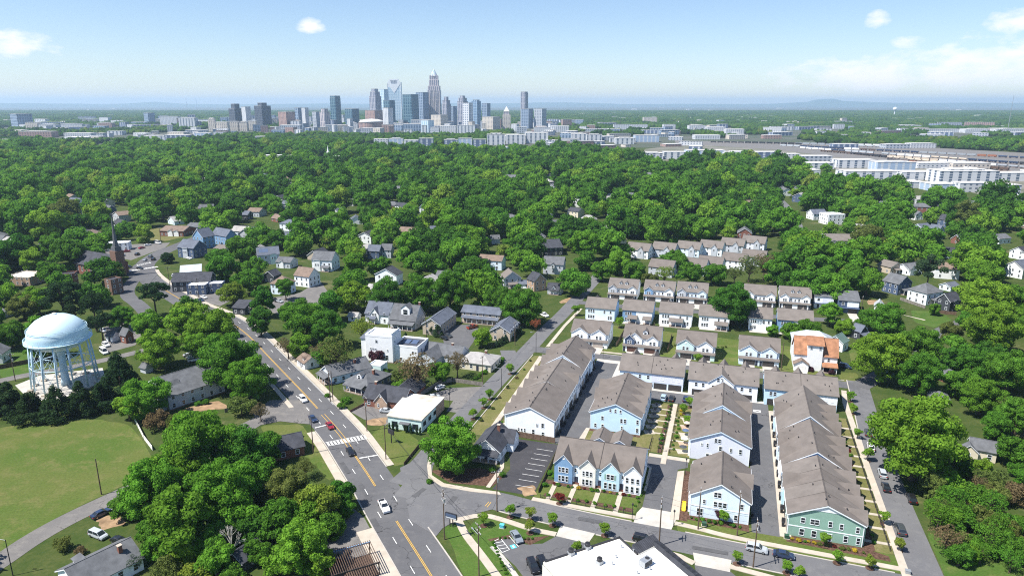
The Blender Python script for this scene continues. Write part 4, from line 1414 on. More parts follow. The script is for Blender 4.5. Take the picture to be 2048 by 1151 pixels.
# house with the orange roof
x, y = S(36.4, 281)
h = house('tall white house with an orange shingle roof and a flat-topped central tower', 'orange-roofed house', x, y, -17.5, 15.4, 11, 6.2, 11.6, 'white', 'roof_orange', 'x', trim='brick', name='house', wins=[('F', 4.6, 4.0, .8, 1.2), ('F', 4, .7, .7, 1.0), ('F', 6.6, .7, .7, 1.0), ('R', -2, 3.8, .9, 1.2), ('R', 2, 3.8, .9, 1.2)])
part('tower_wall', MB().box(-3.2, 2.2, -6.3, -1.0, 0, 10.2), 'white', h)
part('tower_roof', MB().add([(-3.7, -6.8, 10.2), (2.7, -6.8, 10.2), (2.7, -.2, 12.0), (-3.7, -.2, 12.0), (-3.7, -6.8, 10.4), (2.7, -6.8, 10.4), (2.7, -.2, 12.2), (-3.7, -.2, 12.2)], [(0, 3, 2, 1), (4, 5, 6, 7), (0, 1, 5, 4), (1, 2, 6, 5), (2, 3, 7, 6), (3, 0, 4, 7)]), 'roof_orange', h)
for u in (-2.0, 1.2):
    window(h, 'F', (-8, 8, -6.3, 6), u, 8.6, .8, 1.0)
part('garage_wing', MB().vwall('y', -5.2, 2.6, 0, 2.9, 4.6, -8.6, -5.5), 'white', h)
part('garage_wing_roof', MB().vroof('y', -5.2, 2.6, 2.9, 4.6, -9.0, -5.4), 'shingle_brown', h)
slab_part(h, 'garage_door', 'F', (-8, 8, -8.6, 6), -5.2, .03, 3.2, 2.3, 'garage_white', .05, 4)
porch(h, (-7.7, 7.7, -5.5, 5.5), 2.6, 7.6, 2.6, 2.7, 'roof_orange')
part('rear_roof', MB().hip(-7.8, 7.0, 4.2, 14, 8.2, 11.4, .5), 'roof_metal', h)
part('rear_wall', MB().box(-7.6, 6.8, 5.52, 13.8, 0, 8.2), 'white', h)
structure('driveway', MB().sheet(st((29.5, 267), (33.5, 267), (33.5, 272.6), (29.5, 272.6)), .0163), 'concrete_pale')
# ------------------------------------------------------------------ older houses, placed from image pixels: px centre of the base, yaw
def at(pxx, pyy):
    return G(pxx, pyy)


H_ = house
SG, SD, SB, SL = 'shingle_grey', 'shingle_dark', 'shingle_blue', 'shingle_light'
x, y = at(693, 752)
H_('blue and white bungalow with a long grey roof beside the main road', 'blue and white bungalow', x, y, -52, 9, 16, 3.3, 6.2, 'side_paleblue', SG, 'y', porches=((-3.6, 3.6, 2.2, 2.7),), doors=(.6,), chimney=(1.5, 3, 6.6))
x, y = at(738, 770)
H_('grey-roofed bungalow with a dark porch between the blue bungalow and brick cottage', 'grey bungalow with a dark porch', x, y, -30, 10.5, 13, 3.3, 6.3, 'side_navy', SG, 'x', 'hip', porches=((-4.2, 4.2, 2.2, 2.7),), doors=(-1,), chimney=(2.5, 0, 6.6), dormers=((0, 2.2, 4.2),))
x, y = at(780, 806)
H_('brick cottage with a steep central gable and arched porch', 'brick cottage', x, y, -18, 15, 9, 3.2, 6.6, 'brick', SD, 'x', gables=((-.6, 4.6, 5.8, .9, 'brick_tan', ((-.9, .9, .5, 1.1),), 3.0),), wing=(3.6, 7, 8, 11, 3.2, 6.4, 'y'), chimney=(-5, 0, 7.4))
x, y = at(769, 716)
h = H_('white three-storey modern house with a roof terrace', 'white modern house with roof terrace', x, y, -14, 11.5, 9, 10.6, 11.4, 'white', 'roof_white', kind='flat', wins=[('F', -1, 8.2, .9, 1.1), ('F', -3.6, 5.2, .7, .6), ('F', -2.6, 5.2, .7, .6), ('F', -1.6, 5.2, .7, .6), ('F', 3.6, 5, .6, .6), ('F', 3.2, 1.4, 1.0, 1.8), ('R', -2, 8, .7, .8), ('R', 1, 5, .7, .8), ('R', -2, 2, .7, .8)], base='stone_base', trim='white')
part('side_wing', MB().box(-8.2, -5.77, -3.5, 4.5, 0, 9.2), 'white', h)
part('side_wing_roof', MB().add([(-8.6, -3.9, 9.2), (-5.5, -3.9, 9.2), (-5.5, 4.9, 10.2), (-8.6, 4.9, 10.2), (-8.6, -3.9, 9.35), (-5.5, -3.9, 9.35), (-5.5, 4.9, 10.35), (-8.6, 4.9, 10.35)], [(0, 3, 2, 1), (4, 5, 6, 7), (0, 1, 5, 4), (1, 2, 6, 5), (2, 3, 7, 6), (3, 0, 4, 7)]), SB, h)
part('terrace_screen', MB().box(1.4, 5.5, -4.3, -4.0, 11.4, 12.4).box(5.3, 5.55, -4.0, 3.5, 11.4, 12.4), 'white', h)
x, y = at(823, 716)
h = H_('white two-storey modern house with a dark panelled flat roof', 'white modern house with dark flat roof', x, y, -16, 10.5, 11, 6.6, 7.4, 'white', 'roof_tar', kind='flat', wins=[('F', -2, 1.0, .9, 1.2), ('F', 3.2, 4.3, .8, 1.0), ('R', -2, 4.2, .9, 1.2), ('R', 2, 4.2, .9, 1.2), ('R', 0, 1, .9, 1.2)], trim='white')
for k in range(2):
    part('solar_panel', MB().add([(-3 + k * 3.2, -1, 6.75), (-.4 + k * 3.2, -1, 6.75), (-.4 + k * 3.2, 2.5, 7.2), (-3 + k * 3.2, 2.5, 7.2), (-3 + k * 3.2, -1, 6.68), (-.4 + k * 3.2, -1, 6.68), (-.4 + k * 3.2, 2.5, 7.13), (-3 + k * 3.2, 2.5, 7.13)], [(0, 1, 2, 3), (7, 6, 5, 4), (4, 5, 1, 0), (5, 6, 2, 1), (6, 7, 3, 2), (7, 4, 0, 3)]), 'side_navy', h)
x, y = at(816, 650)
H_('two-storey grey house with a broad dormer and white-railed front porch', 'grey house with broad dormer', x, y, -17, 12.5, 11, 4.4, 10.2, 'side_grey', SG, 'x', dormers=((.8, 4.2, 6.2),), porches=((-6, 6, 2.8, 2.9),), doors=(0,), chimney=(5.4, 2, 11))
x, y = at(764, 640)
H_('white gabled house with a dark blue roof left of the dormer house', 'white house with dark blue roof', x, y, -17, 12, 10, 4.6, 9.2, 'side_white', SB, 'x', gables=((-1, 4.5, 7.6, .5, 'white', ((-.6, 3.6, .8, 1.3), (.6, 3.6, .8, 1.3))),), wing=(3, 6, 7, 9, 4.6, 9.6, 'y'), porches=((-5, 0, 2.2, 2.8),), chimney=(4, 5, 10.6))
x, y = at(880, 657)
H_('long tan apartment block with a dark blue-grey gable roof beside the car court', 'long tan apartment block', x, y, 72.5, 19, 8.5, 5.2, 7.8, 'side_tan', SB, 'x', name='apartment_block', cat='apartments')
x, y = at(967, 642)
H_('low tan apartment block with a pale balcony across its front', 'low tan apartment block', x, y, -17.5, 19, 8, 5.2, 7.4, 'side_tan', SB, 'x', name='apartment_block', cat='apartments', porches=((-9, 9, 1.6, 2.8),))
x, y = at(1010, 672)
H_('tan apartment block with blue-grey roof behind the row of small cypresses', 'tan apartment block behind cypresses', x, y, 72.5, 14, 9, 4.6, 7.2, 'side_tan', SB, 'x', name='apartment_block', cat='apartments')
x, y = at(893, 716)
H_('low grey house with a steep front gable next to the modern white house', 'low grey gabled house', x, y, -22, 16, 9, 3.0, 6.2, 'side_grey', SG, 'x', wing=(-3.5, -6, 8, 10, 3.0, 6.0, 'y'), chimney=(3, 0, 6.8))
x, y = at(961, 731)
H_('small cream house with a pale hipped roof at the street bend', 'cream hipped house', x, y, -20, 13, 11, 3.1, 5.6, 'side_cream', SL, 'x', 'hip', doors=(1,), chimney=(2, 1, 6.2))
x, y = at(617, 731)
H_('tiny white house with a worn brown roof close to the main road', 'tiny white roadside house', x, y, -50, 7, 6, 2.8, 4.6, 'side_white', 'shingle_brown', 'x', dormers=((1, 1.2, 3.2),), doors=(0,))
x, y = at(757, 743)
H_('small pale boxy outbuilding behind the grey bungalow', 'pale boxy outbuilding', x, y, -20, 5.2, 5, 3.4, 3.8, 'side_seafoam', 'roof_metal', kind='flat', name='outbuilding', cat='outbuilding', wins=[('F', -1, 1.2, .9, 1.0)])
x, y = at(986, 900)
H_('white cottage with a charcoal roof and brick chimney beside the dark car park', 'white cottage by the car park', x, y, -17.5, 8.2, 12, 3.4, 6.6, 'side_white', SD, 'y', gables=(), chimney=(1.2, 2, 7.6), porches=((-3.8, 3.8, 2.0, 2.6),), doors=(0,), wing=(2.6, 3.5, 7, 5.5, 3.2, 6, 'x'))
x, y = at(562, 905)
H_('small red brick house with a dark roof left of the crossing', 'red brick house by the crossing', x, y, -62, 9, 12, 3.0, 5.4, 'brick', SD, 'y', chimney=(-1, -3, 6.4), doors=(1,))
x, y = at(372, 790)
h = H_('large grey-roofed house with a projecting gable among trees below the water tower', 'large grey-roofed house', x, y, -38, 17, 20, 5.2, 9.6, 'side_grey', SG, 'y', gables=((3.5, 7, 8.4, 2.0, 'side_grey', ((-.8, 3.2, .9, 1.3), (.9, 3.2, .9, 1.3), (0, .6, 1.4, 1.8))),), base='brick_brown')
x, y = at(205, 1150)
h = H_('grey-roofed house with a small dormer at the lower left edge', 'grey-roofed house at the lower left', x, y, -36, 10.5, 13, 3.0, 5.8, 'side_white', SG, 'y', dormers=(), chimney=(2, 3.5, 6.4))
part('dormer_wall', MB().box(-4.4, -2.2, -3.6, -2.2, 3.2, 4.6), 'white', h)
part('dormer_roof', MB().add([(-4.7, -3.9, 4.5), (-1.9, -3.9, 4.5), (-1.9, -1.9, 4.9), (-4.7, -1.9, 4.9), (-4.7, -3.9, 4.62), (-1.9, -3.9, 4.62), (-1.9, -1.9, 5.02), (-4.7, -1.9, 5.02)], [(0, 3, 2, 1), (4, 5, 6, 7), (0, 1, 5, 4), (1, 2, 6, 5), (2, 3, 7, 6), (3, 0, 4, 7)]), SG, h)
x, y = at(494, 1122)
H_('little white-trimmed dark shed in the shade below the leafless tree', 'dark garden shed', x, y, -30, 5, 6, 2.6, 4.2, 'side_charcoal', SD, 'y', name='garden_shed', cat='shed', wins=[('R', 0, .8, 1.2, 1.2)])

# more houses: (x0, x1, yTop, yBase) on the photograph give place, width and height
def spot(label, short, x0, x1, yt, yb, yaw, wall, roofm, axis='x', kind='gable', asp=.9, sp=1.0, **kw):
    cx = (x0 + x1) / 2
    d = depth_at(yb)
    wpx = (x1 - x0) * d / FPX
    a = abs(R(yaw))
    L_ = wpx / (math.cos(a) + asp * math.sin(a))
    D = L_ * asp
    vis = abs(D * math.cos(a)) + abs(L_ * math.sin(a))
    tot = (yb - yt) * d / FPX
    dep = (CAMH / d)
    # height seen = height + half of the ground depth foreshortened
    hr = max(3.6, min(11.5, tot * 1.05 - vis * .5 * (CAMH / math.hypot(CAMH, d)))) * sp
    he = hr * (.62 if kind != 'flat' else .92)
    X, Y = G(cx, yb)
    k = 1 + vis * .5 / max(1, Y)
    AVOID_POLY.append([(X * (1 - 48 / Y) - L_ * .3, Y - 48), (X * (1 - 48 / Y) + L_ * .3, Y - 48), (X + L_ * .6, Y + 6), (X - L_ * .6, Y + 6)])
    return house(label, short, X * k, Y * k, yaw, L_, D, he, hr, wall, roofm, axis, kind, **kw)


P2 = ((-2.6, 2.6, 2, 2.6),)
spot('grey-gabled two-storey house with a white porch near the brick gable house', 'grey two-storey gabled house', 1000, 1042, 540, 577, 15, 'side_grey', 'shingle2', 'y', porches=P2)
spot('brick-fronted house with a steep black roof and skylights', 'brick-fronted steep house', 1054, 1092, 545, 583, 32, 'brick_tan', SD, 'y')
spot('white flat-roofed annexe left of the brick-fronted steep house', 'white annexe', 1035, 1062, 560, 577, -8, 'side_white', SB)
spot('small dark-roofed bungalow with white gable beside the west street', 'small dark-roofed bungalow', 1094, 1127, 566, 589, -14, 'side_grey', SD, porches=P2, gables=((0, 3.5, 4.6, .8, 'white', (), 2.6),))
spot('grey house with a single dormer behind the brick-fronted house', 'grey one-dormer house', 1085, 1132, 513, 549, -12, 'side_grey', SG, dormers=((0, 2.2, 4.6),))
spot('black modern box house with a glowing white recessed window', 'black modern box house', 1081, 1125, 483, 512, 10, 'side_charcoal', SD, kind='shed', doors=(-2,))
spot('white cottage in the clearing above the row of six gabled houses', 'white clearing cottage', 1199, 1218, 449, 463, -20, 'white', SL, 'y')
spot('pale house among trees directly behind the black box house', 'pale house behind the box house', 1102, 1117, 440, 458, 0, 'side_paleblue', SG)
x4 = [(1262, 1296, 497, 517, 'leftmost'), (1308, 1352, 492, 516, 'second from left'), (1356, 1402, 490, 514, 'third from left'), (1402, 1446, 488, 512, 'fourth from left'), (1442, 1490, 482, 507, 'fifth from left'), (1486, 1530, 479, 502, 'rightmost')]
AVOID_POLY.append(px((1258, 500), (1540, 480), (1540, 540), (1420, 556), (1290, 562)))
for i, (a, b, c, d, w) in enumerate(x4):
    X, Y = G((a + b) / 2, d - 4)
    house(f'white-walled taupe gabled house, {w} of the upper row of six', f'{w} upper gabled house', X, Y, -30, 15.4, 11, 5.6, 9.6, ['side_white', 'side_grey', 'side_paleblue', 'side_white', 'side_grey', 'side_lavgrey'][i], 'shingle2', 'x',
         gables=((2.5, 4.0, 7.8, .5, 'side_grey', ((0, 3.4, .8, 1.3),)),), group='upper row of gabled houses')
x5 = [(1303, 1348, 528, 553, 'leftmost'), (1374, 1406, 521, 550, 'second from left'), (1404, 1440, 516, 546, 'third from left'), (1450, 1488, 512, 539, 'fourth from left'), (1486, 1530, 508, 532, 'rightmost')]
for i, (a, b, c, d, w) in enumerate(x5):
    X, Y = G((a + b) / 2, d - 4)
    house(f'taupe-roofed house seen from behind, {w} of the lower row of five', f'{w} lower gabled house', X, Y, -30, 14.5, 11, 5.6, 9.4, ['side_grey', 'side_paleblue', 'side_white', 'side_white', 'side_grey'][i], 'shingle', 'x', group='lower row of gabled houses')
spot('white flat-roofed modern house at the foot of the north street', 'white flat-roofed modern house', 1642, 1682, 427, 450, 8, 'white', 'roof_white', kind='flat')
spot('white gabled house with a dark roof left of the flat-roofed modern house', 'white dark-roofed house', 1616, 1648, 419, 440, 8, 'white', SB)
spot('wide taupe-roofed house below the flat-roofed modern house', 'wide taupe-roofed house', 1642, 1696, 468, 497, -5, 'side_grey', 'shingle2', gables=((-4, 4, 6, .4, 'side_charcoal'),))
spot('tan hipped two-storey house with white porch columns', 'tan hipped two-storey house', 1757, 1800, 522, 548, 22, 'side_tan', 'shingle2', 'y', porches=P2)
spot('white two-storey house with a grey roof beside the tan hipped house', 'white grey-roofed house', 1792, 1838, 526, 551, 22, 'side_white', SG, 'x', gables=((-3, 4, 6.4, .5, 'white'),))
spot('dark slate house with a white front gable', 'dark slate gabled house', 1766, 1816, 549, 590, 24, 'side_navy', SG, 'y', gables=(), porches=P2)
spot('large white house with a blue-grey hipped roof', 'large white hipped house', 1816, 1876, 566, 611, 24, 'side_white', SG, 'x', 'hip', porches=((-3, 3, 2.4, 2.8),))
spot('charcoal house right of the large white hipped house', 'charcoal house', 1873, 1914, 585, 624, 24, 'side_charcoal', SD, 'x', gables=((0, 4, 6, .5, 'side_charcoal'),))
spot('blue-roofed house behind the charcoal house', 'blue-roofed house', 1880, 1914, 564, 583, 24, 'side_paleblue', SB)
spot('white gabled house in the trees above the slate houses', 'white gabled tree house', 1820, 1842, 422, 440, 14, 'white', SG, 'y')
spot('pale blue house half hidden behind trees at the right', 'half-hidden pale blue house', 1826, 1858, 447, 468, 20, 'side_paleblue', SB)
spot('long blue-grey roofed house right of the half-hidden pale blue house', 'long blue-grey house', 1854, 1884, 450, 480, 30, 'side_grey', SB, 'y')
spot('dark gabled house with black roof deep in the right-hand trees', 'dark tree-side house', 1876, 1904, 430, 455, 20, 'side_navy', SD, 'y')
spot('white ranch house with grey roof near the right edge', 'white ranch house', 1975, 2014, 468, 488, 18, 'side_white', SG)
spot('dark-roofed white-gabled house cut by the right edge', 'dark-roofed edge house', 2020, 2060, 493, 520, 26, 'side_white', SD, 'x', gables=((-3, 4, 6, .5, 'white'),))
spot('large slate-roofed house with white garage gable at the right edge', 'slate-roofed edge house', 2006, 2060, 520, 558, 28, 'side_white', SB, 'x', gables=((3, 5, 6, .6, 'white'),))
spot('white-walled house with a green roof behind the orange-roofed house', 'green-roofed house', 1652, 1694, 668, 704, -46, 'side_white', 'roof_green', 'y')
spot('low charcoal bungalow with a dark porch right of the green-roofed house', 'low charcoal bungalow', 1702, 1730, 648, 680, 30, 'side_charcoal', SB, 'y', porches=P2)
spot('pale metal-roofed shed above the low charcoal bungalow', 'pale metal-roofed shed', 1745, 1767, 600, 624, 62, 'white', 'roof_metal', 'x', name='garden_shed', cat='shed', wins=None)
spot('small brick house with grey gable under the right-hand trees', 'small brick tree-side house', 1870, 1906, 735, 764, 10, 'brick', SG, 'y')
spot('grey gabled roof showing above the biggest right-hand tree', 'grey roof above the big tree', 1852, 1894, 782, 812, -20, 'side_tan', SG, 'x', 'hip')
spot('cream bungalow with a dark grey roof right of the biggest tree', 'cream bungalow', 1930, 1988, 878, 926, -28, 'side_cream', SG, 'x', gables=((-3.5, 4.5, 4.6, .8, 'side_cream', ((0, 1, .7, 1.0),), 2.6),))
spot('brick house with a red roof beside the clearing near the bus road', 'red-roofed brick house', 330, 386, 452, 473, -8, 'brick', 'shingle_brown', gables=((-1, 4, 5.4, .6, 'white', ()), (4, 4, 5.0, .4, 'white', ())), chimney=(-5, 0, 6.6))
spot('grey-roofed house behind the red-roofed brick house', 'grey house behind the brick house', 378, 415, 446, 463, -15, 'side_grey', SG)
spot('navy gabled house by the junction', 'navy gabled house', 362, 412, 480, 517, -20, 'side_navy', SB, 'x', gables=((0, 4, 7, .6, 'side_grey'),))
spot('tall slate blue apartment building behind the navy gabled house', 'tall slate blue apartments', 390, 430, 452, 498, -28, 'side_blue', SB, 'y', sp=1.2)
spot('long slate blue apartment wing stretching right of the tall one', 'long slate blue apartments', 424, 478, 442, 492, -35, 'side_blue', SB, 'x', asp=.5)
spot('taupe-roofed house right of the navy gabled house', 'taupe house by the junction', 430, 474, 490, 510, -30, 'side_grey', 'shingle')
spot('white metal-roofed open shed by the car lot', 'white metal-roofed shed', 360, 408, 534, 556, 22, 'side_white', 'roof_metal', kind='shed', name='outbuilding', cat='outbuilding', wins=None)
spot('dark gabled shop with a black roof beside the car lot', 'black-roofed shop', 352, 430, 545, 584, 8, 'side_charcoal', SD, 'x', asp=.6, cat='shop', name='shop')
spot('white-topped flat shop annexe left half', 'left flat-topped annexe', 380, 420, 566, 590, 6, 'side_navy', 'roof_white', kind='flat', cat='shop', name='shop', trim='side_navy')
spot('white-topped flat shop annexe right half', 'right flat-topped annexe', 420, 450, 564, 586, 6, 'side_navy', 'roof_white', kind='flat', cat='shop', name='shop', trim='side_navy')
spot('brick house cut by the left edge above the church', 'brick left-edge house', -10, 18, 470, 492, -10, 'brick', SG)
spot('green-grey roofed house left of the church trees', 'green-grey left house', 12, 56, 474, 496, -12, 'side_grey', SL, gables=((3, 4, 5, .5, 'white', ()),))
spot('low grey house just left of the church steeple', 'low grey house by the steeple', 84, 104, 480, 500, -12, 'side_grey', SG)
spot('two-storey house with solar panels in the trees', 'solar-panelled tree house', 512, 564, 494, 530, 22, 'side_grey', SB, 'x', solar=True, gables=((3, 4, 7, .4, 'side_seafoam'),))
spot('small grey cottage with a white entrance right of the solar house', 'small grey cottage', 556, 594, 514, 537, -15, 'side_grey', SG, gables=((-1, 3, 5, .4, 'white', ()),))
spot('white two-storey house with front gable and porch', 'white house with front gable', 629, 677, 503, 543, -10, 'side_white', SG, gables=((-3, 4, 7.4, .5, 'white'),), porches=((0, 5, 2.2, 2.8),))
spot('blue house with brown hipped roof near the busy road', 'blue hipped house', 546, 590, 552, 590, -18, 'side_paleblue', 'shingle_brown', 'x', 'hip')
spot('white-walled house with brown roof right of the blue hipped house', 'white brown-roofed house', 592, 640, 535, 575, -25, 'side_white', 'shingle_brown', 'x')
spot('dark gabled house behind the blue hipped house', 'dark gabled house', 530, 562, 540, 566, -20, 'side_charcoal', SD, 'y')
spot('small black hut with a flat dark roof by the main road', 'small black hut', 470, 502, 604, 630, -12, 'side_charcoal', SD, kind='shed', name='outbuilding', cat='outbuilding')
spot('white boxy house in trees left of the dark blue-roofed house', 'white boxy tree house', 698, 721, 624, 643, -15, 'white', SL)
spot('white ranch house with blue roof high in the canopy', 'white canopy ranch', 566, 596, 402, 417, -8, 'white', SB)
spot('brown-roofed house beside the dark one in the canopy', 'brown-roofed canopy house', 498, 531, 416, 434, -15, 'side_grey', 'shingle_brown')
spot('dark-roofed house left of the brown canopy house', 'dark-roofed canopy house', 480, 505, 422, 440, -15, 'side_charcoal', SB)
spot('grey gabled white house at a canopy gap', 'grey gabled canopy house', 840, 862, 402, 430, -10, 'white', SG, 'y')
spot('dark blue house in deep shade amid the canopy', 'dark blue canopy house', 737, 766, 490, 518, -12, 'side_navy', SB)
spot('pale house amid the canopy right of the dark blue one', 'pale canopy house', 764, 788, 488, 516, -12, 'side_grey', SG)
spot('small white shed beside the tank-side lane', 'small white lane shed', 216, 238, 662, 684, -20, 'side_white', SG, name='garden_shed', cat='shed', wins=None, doors=(0,))
spot('small brick house with grey roof right of the lane shed', 'small brick lane house', 244, 268, 656, 687, -30, 'brick', SG)
spot('white gabled house at the left edge beside the lawn', 'white left-edge house', -30, 18, 690, 730, 12, 'white', SG, 'y')
spot('grey shed roof under the trees beside the large grey-roofed house', 'grey shed by the big house', 283, 306, 728, 747, -30, 'side_grey', SG, name='garden_shed', cat='shed', wins=None)
spot('flat grey-roofed house at the left edge behind the tank', 'flat grey left-edge house', -20, 26, 618, 638, -12, 'side_grey', SG)

# the gable-fronted pair in the far canopy and others peeking out
peek = [(1140, 1166, 392, 414, 'white', SG), (1228, 1248, 388, 410, 'white', SL), (1254, 1288, 392, 414, 'side_navy', SB), (1556, 1580, 376, 392, 'white', SG), (1820, 1850, 392, 408, 'side_grey', SL), (690, 712, 398, 412, 'white', SG),
        (310, 332, 372, 388, 'side_grey', SG), (190, 225, 348, 362, 'side_grey', SG), (320, 345, 330, 344, 'white', SL), (1440, 1462, 340, 352, 'white', SG), (1300, 1325, 350, 364, 'side_grey', SG), (1180, 1204, 360, 374, 'side_tan', SG),
        (700, 730, 350, 362, 'side_grey', SB), (940, 970, 338, 350, 'white', SL), (1010, 1040, 350, 364, 'side_tan', SG), (560, 590, 360, 374, 'white', SG), (860, 884, 452, 472, 'side_grey', SB), (980, 1000, 470, 488, 'side_grey', SG),
        (1070, 1092, 468, 484, 'white', SG), (1330, 1352, 432, 448, 'side_tan', SG), (1680, 1702, 396, 412, 'side_grey', SG), (1740, 1764, 416, 432, 'white', SB), (1930, 1960, 402, 418, 'side_paleblue', SG), (640, 668, 440, 456, 'side_grey', SG),
        (20, 50, 336, 348, 'white', SL), (420, 446, 372, 386, 'side_grey', SG), (1410, 1436, 378, 394, 'side_grey', SB), (90, 116, 330, 341, 'side_grey', SL)]
pw = ['below the distant skyline', 'at the left of the wood', 'at the right of the wood', 'in the middle of the wood']
for i, (a, b, c, d, wm, rm) in enumerate(peek):
    colw = {'white': 'white', 'side_navy': 'navy', 'side_grey': 'grey', 'side_tan': 'tan', 'side_paleblue': 'pale blue'}[wm]
    spot(f'{colw} house peeking out of the far tree canopy', None, a, b, c, d, -15 + (i * 37) % 30, wm, rm, 'x' if i % 3 else 'y', group=f'{colw} houses peeking out of the far canopy', wins=[('F', -2, 3.4, 1, 1.4), ('F', 2, 3.4, 1, 1.4)])

# ------------------------------------------------------------------ white-roofed shop beside the crossing
x, y = S(-92.6, 190.4)
h = thing('shop', 'low green-walled shop with a stained white flat roof and slim cypresses in front', 'shop', x, y, -17.5, None, 'white-roofed shop', 14)
part('wall', MB().prism([(-5.9, -9.4), (5.7, -9.4), (5.7, 8.6), (-7.6, 8.0)], 0, 4.1), 'side_seafoam', h)
part('brick_corner', MB().prism([(5.72, 2.0), (5.8, 2.0), (5.8, 8.7), (5.72, 8.7)], 0, 4.0), 'brick_tan', h)
part('roof', MB().prism([(-6.2, -9.7), (6.0, -9.7), (6.0, 8.9), (-7.9, 8.3)], 4.1, 4.45), 'roof_stained', h)
part('canopy', MB().box(-1.5, 2.0, -11, -9.4, 2.7, 2.9), 'shingle_grey', h)
slab_part(h, 'front_door', 'F', (-6, 6, -9.4, 8), .3, 0, 1.6, 2.3, 'glass')
for u in (-7, -3, 1, 5):
    window(h, 'R', (-6, 5.7, -9.4, 8), u, 1.6, 1.8, 1.2, 'metal_dark')
for u in (-3.6, 3.6):
    window(h, 'F', (-6, 6, -9.4, 8), u, 1.0, 1.8, 1.5, 'metal_dark')

# white-roofed commercial building at the lower edge
zr = 5.5
P = [G(1085, 1123, zr), G(1239, 1073, zr), G(1276, 1107, zr), G(1319, 1085, zr), G(1399, 1151, zr)]
d1 = Vector(P[1]) - Vector(P[0])
P4 = Vector(P[4]) + (Vector(P[4]) - Vector(P[3])) * .6
P5 = Vector(P[0]) + (P4 - Vector(P[3]))
cen = (sum(p[0] for p in P) / 5, sum(p[1] for p in P) / 5)
loc = [(p[0] - cen[0], p[1] - cen[1]) for p in P[:4] + [tuple(P4), tuple(P5)]]
h = thing('commercial_building', 'white flat-roofed commercial building with rooftop machines and black metal trim', 'shop', cen[0], cen[1], 0, None, 'white flat-roofed building', 16)
part('wall', MB().prism(list(reversed(loc)), 0, zr - .3), 'white_warm', h)


def inset(poly, d):
    c = Vector((sum(p[0] for p in poly) / len(poly), sum(p[1] for p in poly) / len(poly)))
    return [tuple(Vector(p) + (c - Vector(p)).normalized() * d) for p in poly]


part('roof', MB().prism(list(reversed(inset(loc, .35))), zr - .28, zr - .12), 'roof_white', h)


def wallstrip(p, q, w, z0, z1, m, nm, side=1):
    p, q = Vector(p), Vector(q)
    t = (q - p).normalized()
    n_ = Vector((t.y, -t.x)) * w * side
    pts = [p, q, q + n_, p + n_]
    part(nm, MB().prism(pts, z0, z1), m, h)


for i in range(len(loc)):
    wallstrip(loc[i], loc[(i + 1) % len(loc)], .32, zr - .6, zr + .25, 'metal_dark' if i in (0, 1) else 'white_warm', 'parapet')
# standing-seam mansards on the corner block
for (p, q, sd) in ((loc[2], loc[3], 1), (loc[3], loc[4], 1)):
    p, q = Vector(p), Vector(q)
    t = (q - p).normalized()
    n_ = Vector((t.y, -t.x))
    if n_.dot(-p) < 0:
        n_ = -n_
    L_ = (q - p).length
    m = MB()
    m.add([(*(p - n_ * .3), zr + .3), (*(q - n_ * .3), zr + .3), (*(q + n_ * 1.9), zr + 1.3), (*(p + n_ * 1.9), zr + 1.3), (*(p - n_ * .3), zr - .3), (*(q - n_ * .3), zr - .3), (*(q + n_ * 1.9), zr - .2), (*(p + n_ * 1.9), zr - .2)],
          [(0, 1, 2, 3), (4, 5, 1, 0), (6, 7, 3, 2), (5, 6, 2, 1), (7, 4, 0, 3)])
    k = 0
    part('mansard_roof', m, 'shingle_dark', h)
    m2 = MB()
    for k in range(int(L_ / .5)):
        a = p + t * (k * .5 + .25)
        b = a + n_ * 1.85
        a = a - n_ * .28
        m2.tube((a.x, a.y, zr + .34), (b.x, b.y, zr + 1.33), .03, n=4, cap=False)
    part('roof_seam', m2, 'metal_dark', h)
units = [('rooftop_unit', 1142, 1101, 1.5, 1.5, 1.6), ('rooftop_unit', 1199, 1119, 1.4, 1.4, 1.8), ('rooftop_unit', 1175, 1089, 1.3, 1.3, 1.5)]
dsc = ['left of three', 'right of three', 'rear of three']
for (nm, ux, uy, w_, d_, hh), ds in zip(units, dsc):
    X, Y = G(ux, uy + 6, zr)
    u = thing('rooftop_fan', f'dark boxy exhaust fan, {ds} on the white flat roof', 'fan', X, Y, 40, 'fans on the white flat roof', None, 0, zr - .1)
    part('housing', MB().prism([(-.6, -.6), (.6, -.6), (.6, .6), (-.6, .6)], 0, .75), 'metal_grey', u)
    part('cowl', MB().lathe([(.55, .75), (.62, .8), (.62, 1.35), (.5, 1.5)], 12), 'metal_dark', u)
    part('opening', MB().lathe([(.45, 1.5), (.45, 1.53)], 12), 'plastic_black', u)
X, Y = G(1291, 1128, zr)
u = thing('air_conditioner', 'large pale rooftop air conditioning unit with louvred side', 'machine', X, Y, 40, None, None, 0, zr - .1)
part('casing', MB().box(-1.3, 1.3, -.8, .8, .2, 1.5), 'metal_grey', u)
part('fan_grille', MB().lathe([(.5, 1.5), (.5, 1.56)], 14, .5, 0), 'metal_dark', u)
for k in range(6):
    part('louvre', MB().box(-1.15, 1.15, -.84, -.79, .32 + k * .19, .42 + k * .19), 'metal_dark', u)
for k, (ux, uy) in enumerate(((1243, 1094), (1267, 1102), (1232, 1114), (1225, 1127), (1300, 1137), (1275, 1146))):
    X, Y = G(ux, uy, zr)
    part('vent_pipe', MB().tube((0, 0, 0), (0, 0, .6), .13, n=8).tube((0, 0, .6), (0, 0, .7), .22, n=8), 'metal_grey', h, loc=(X - cen[0], Y - cen[1], zr - .12))
X, Y = G(1275, 1146, zr)

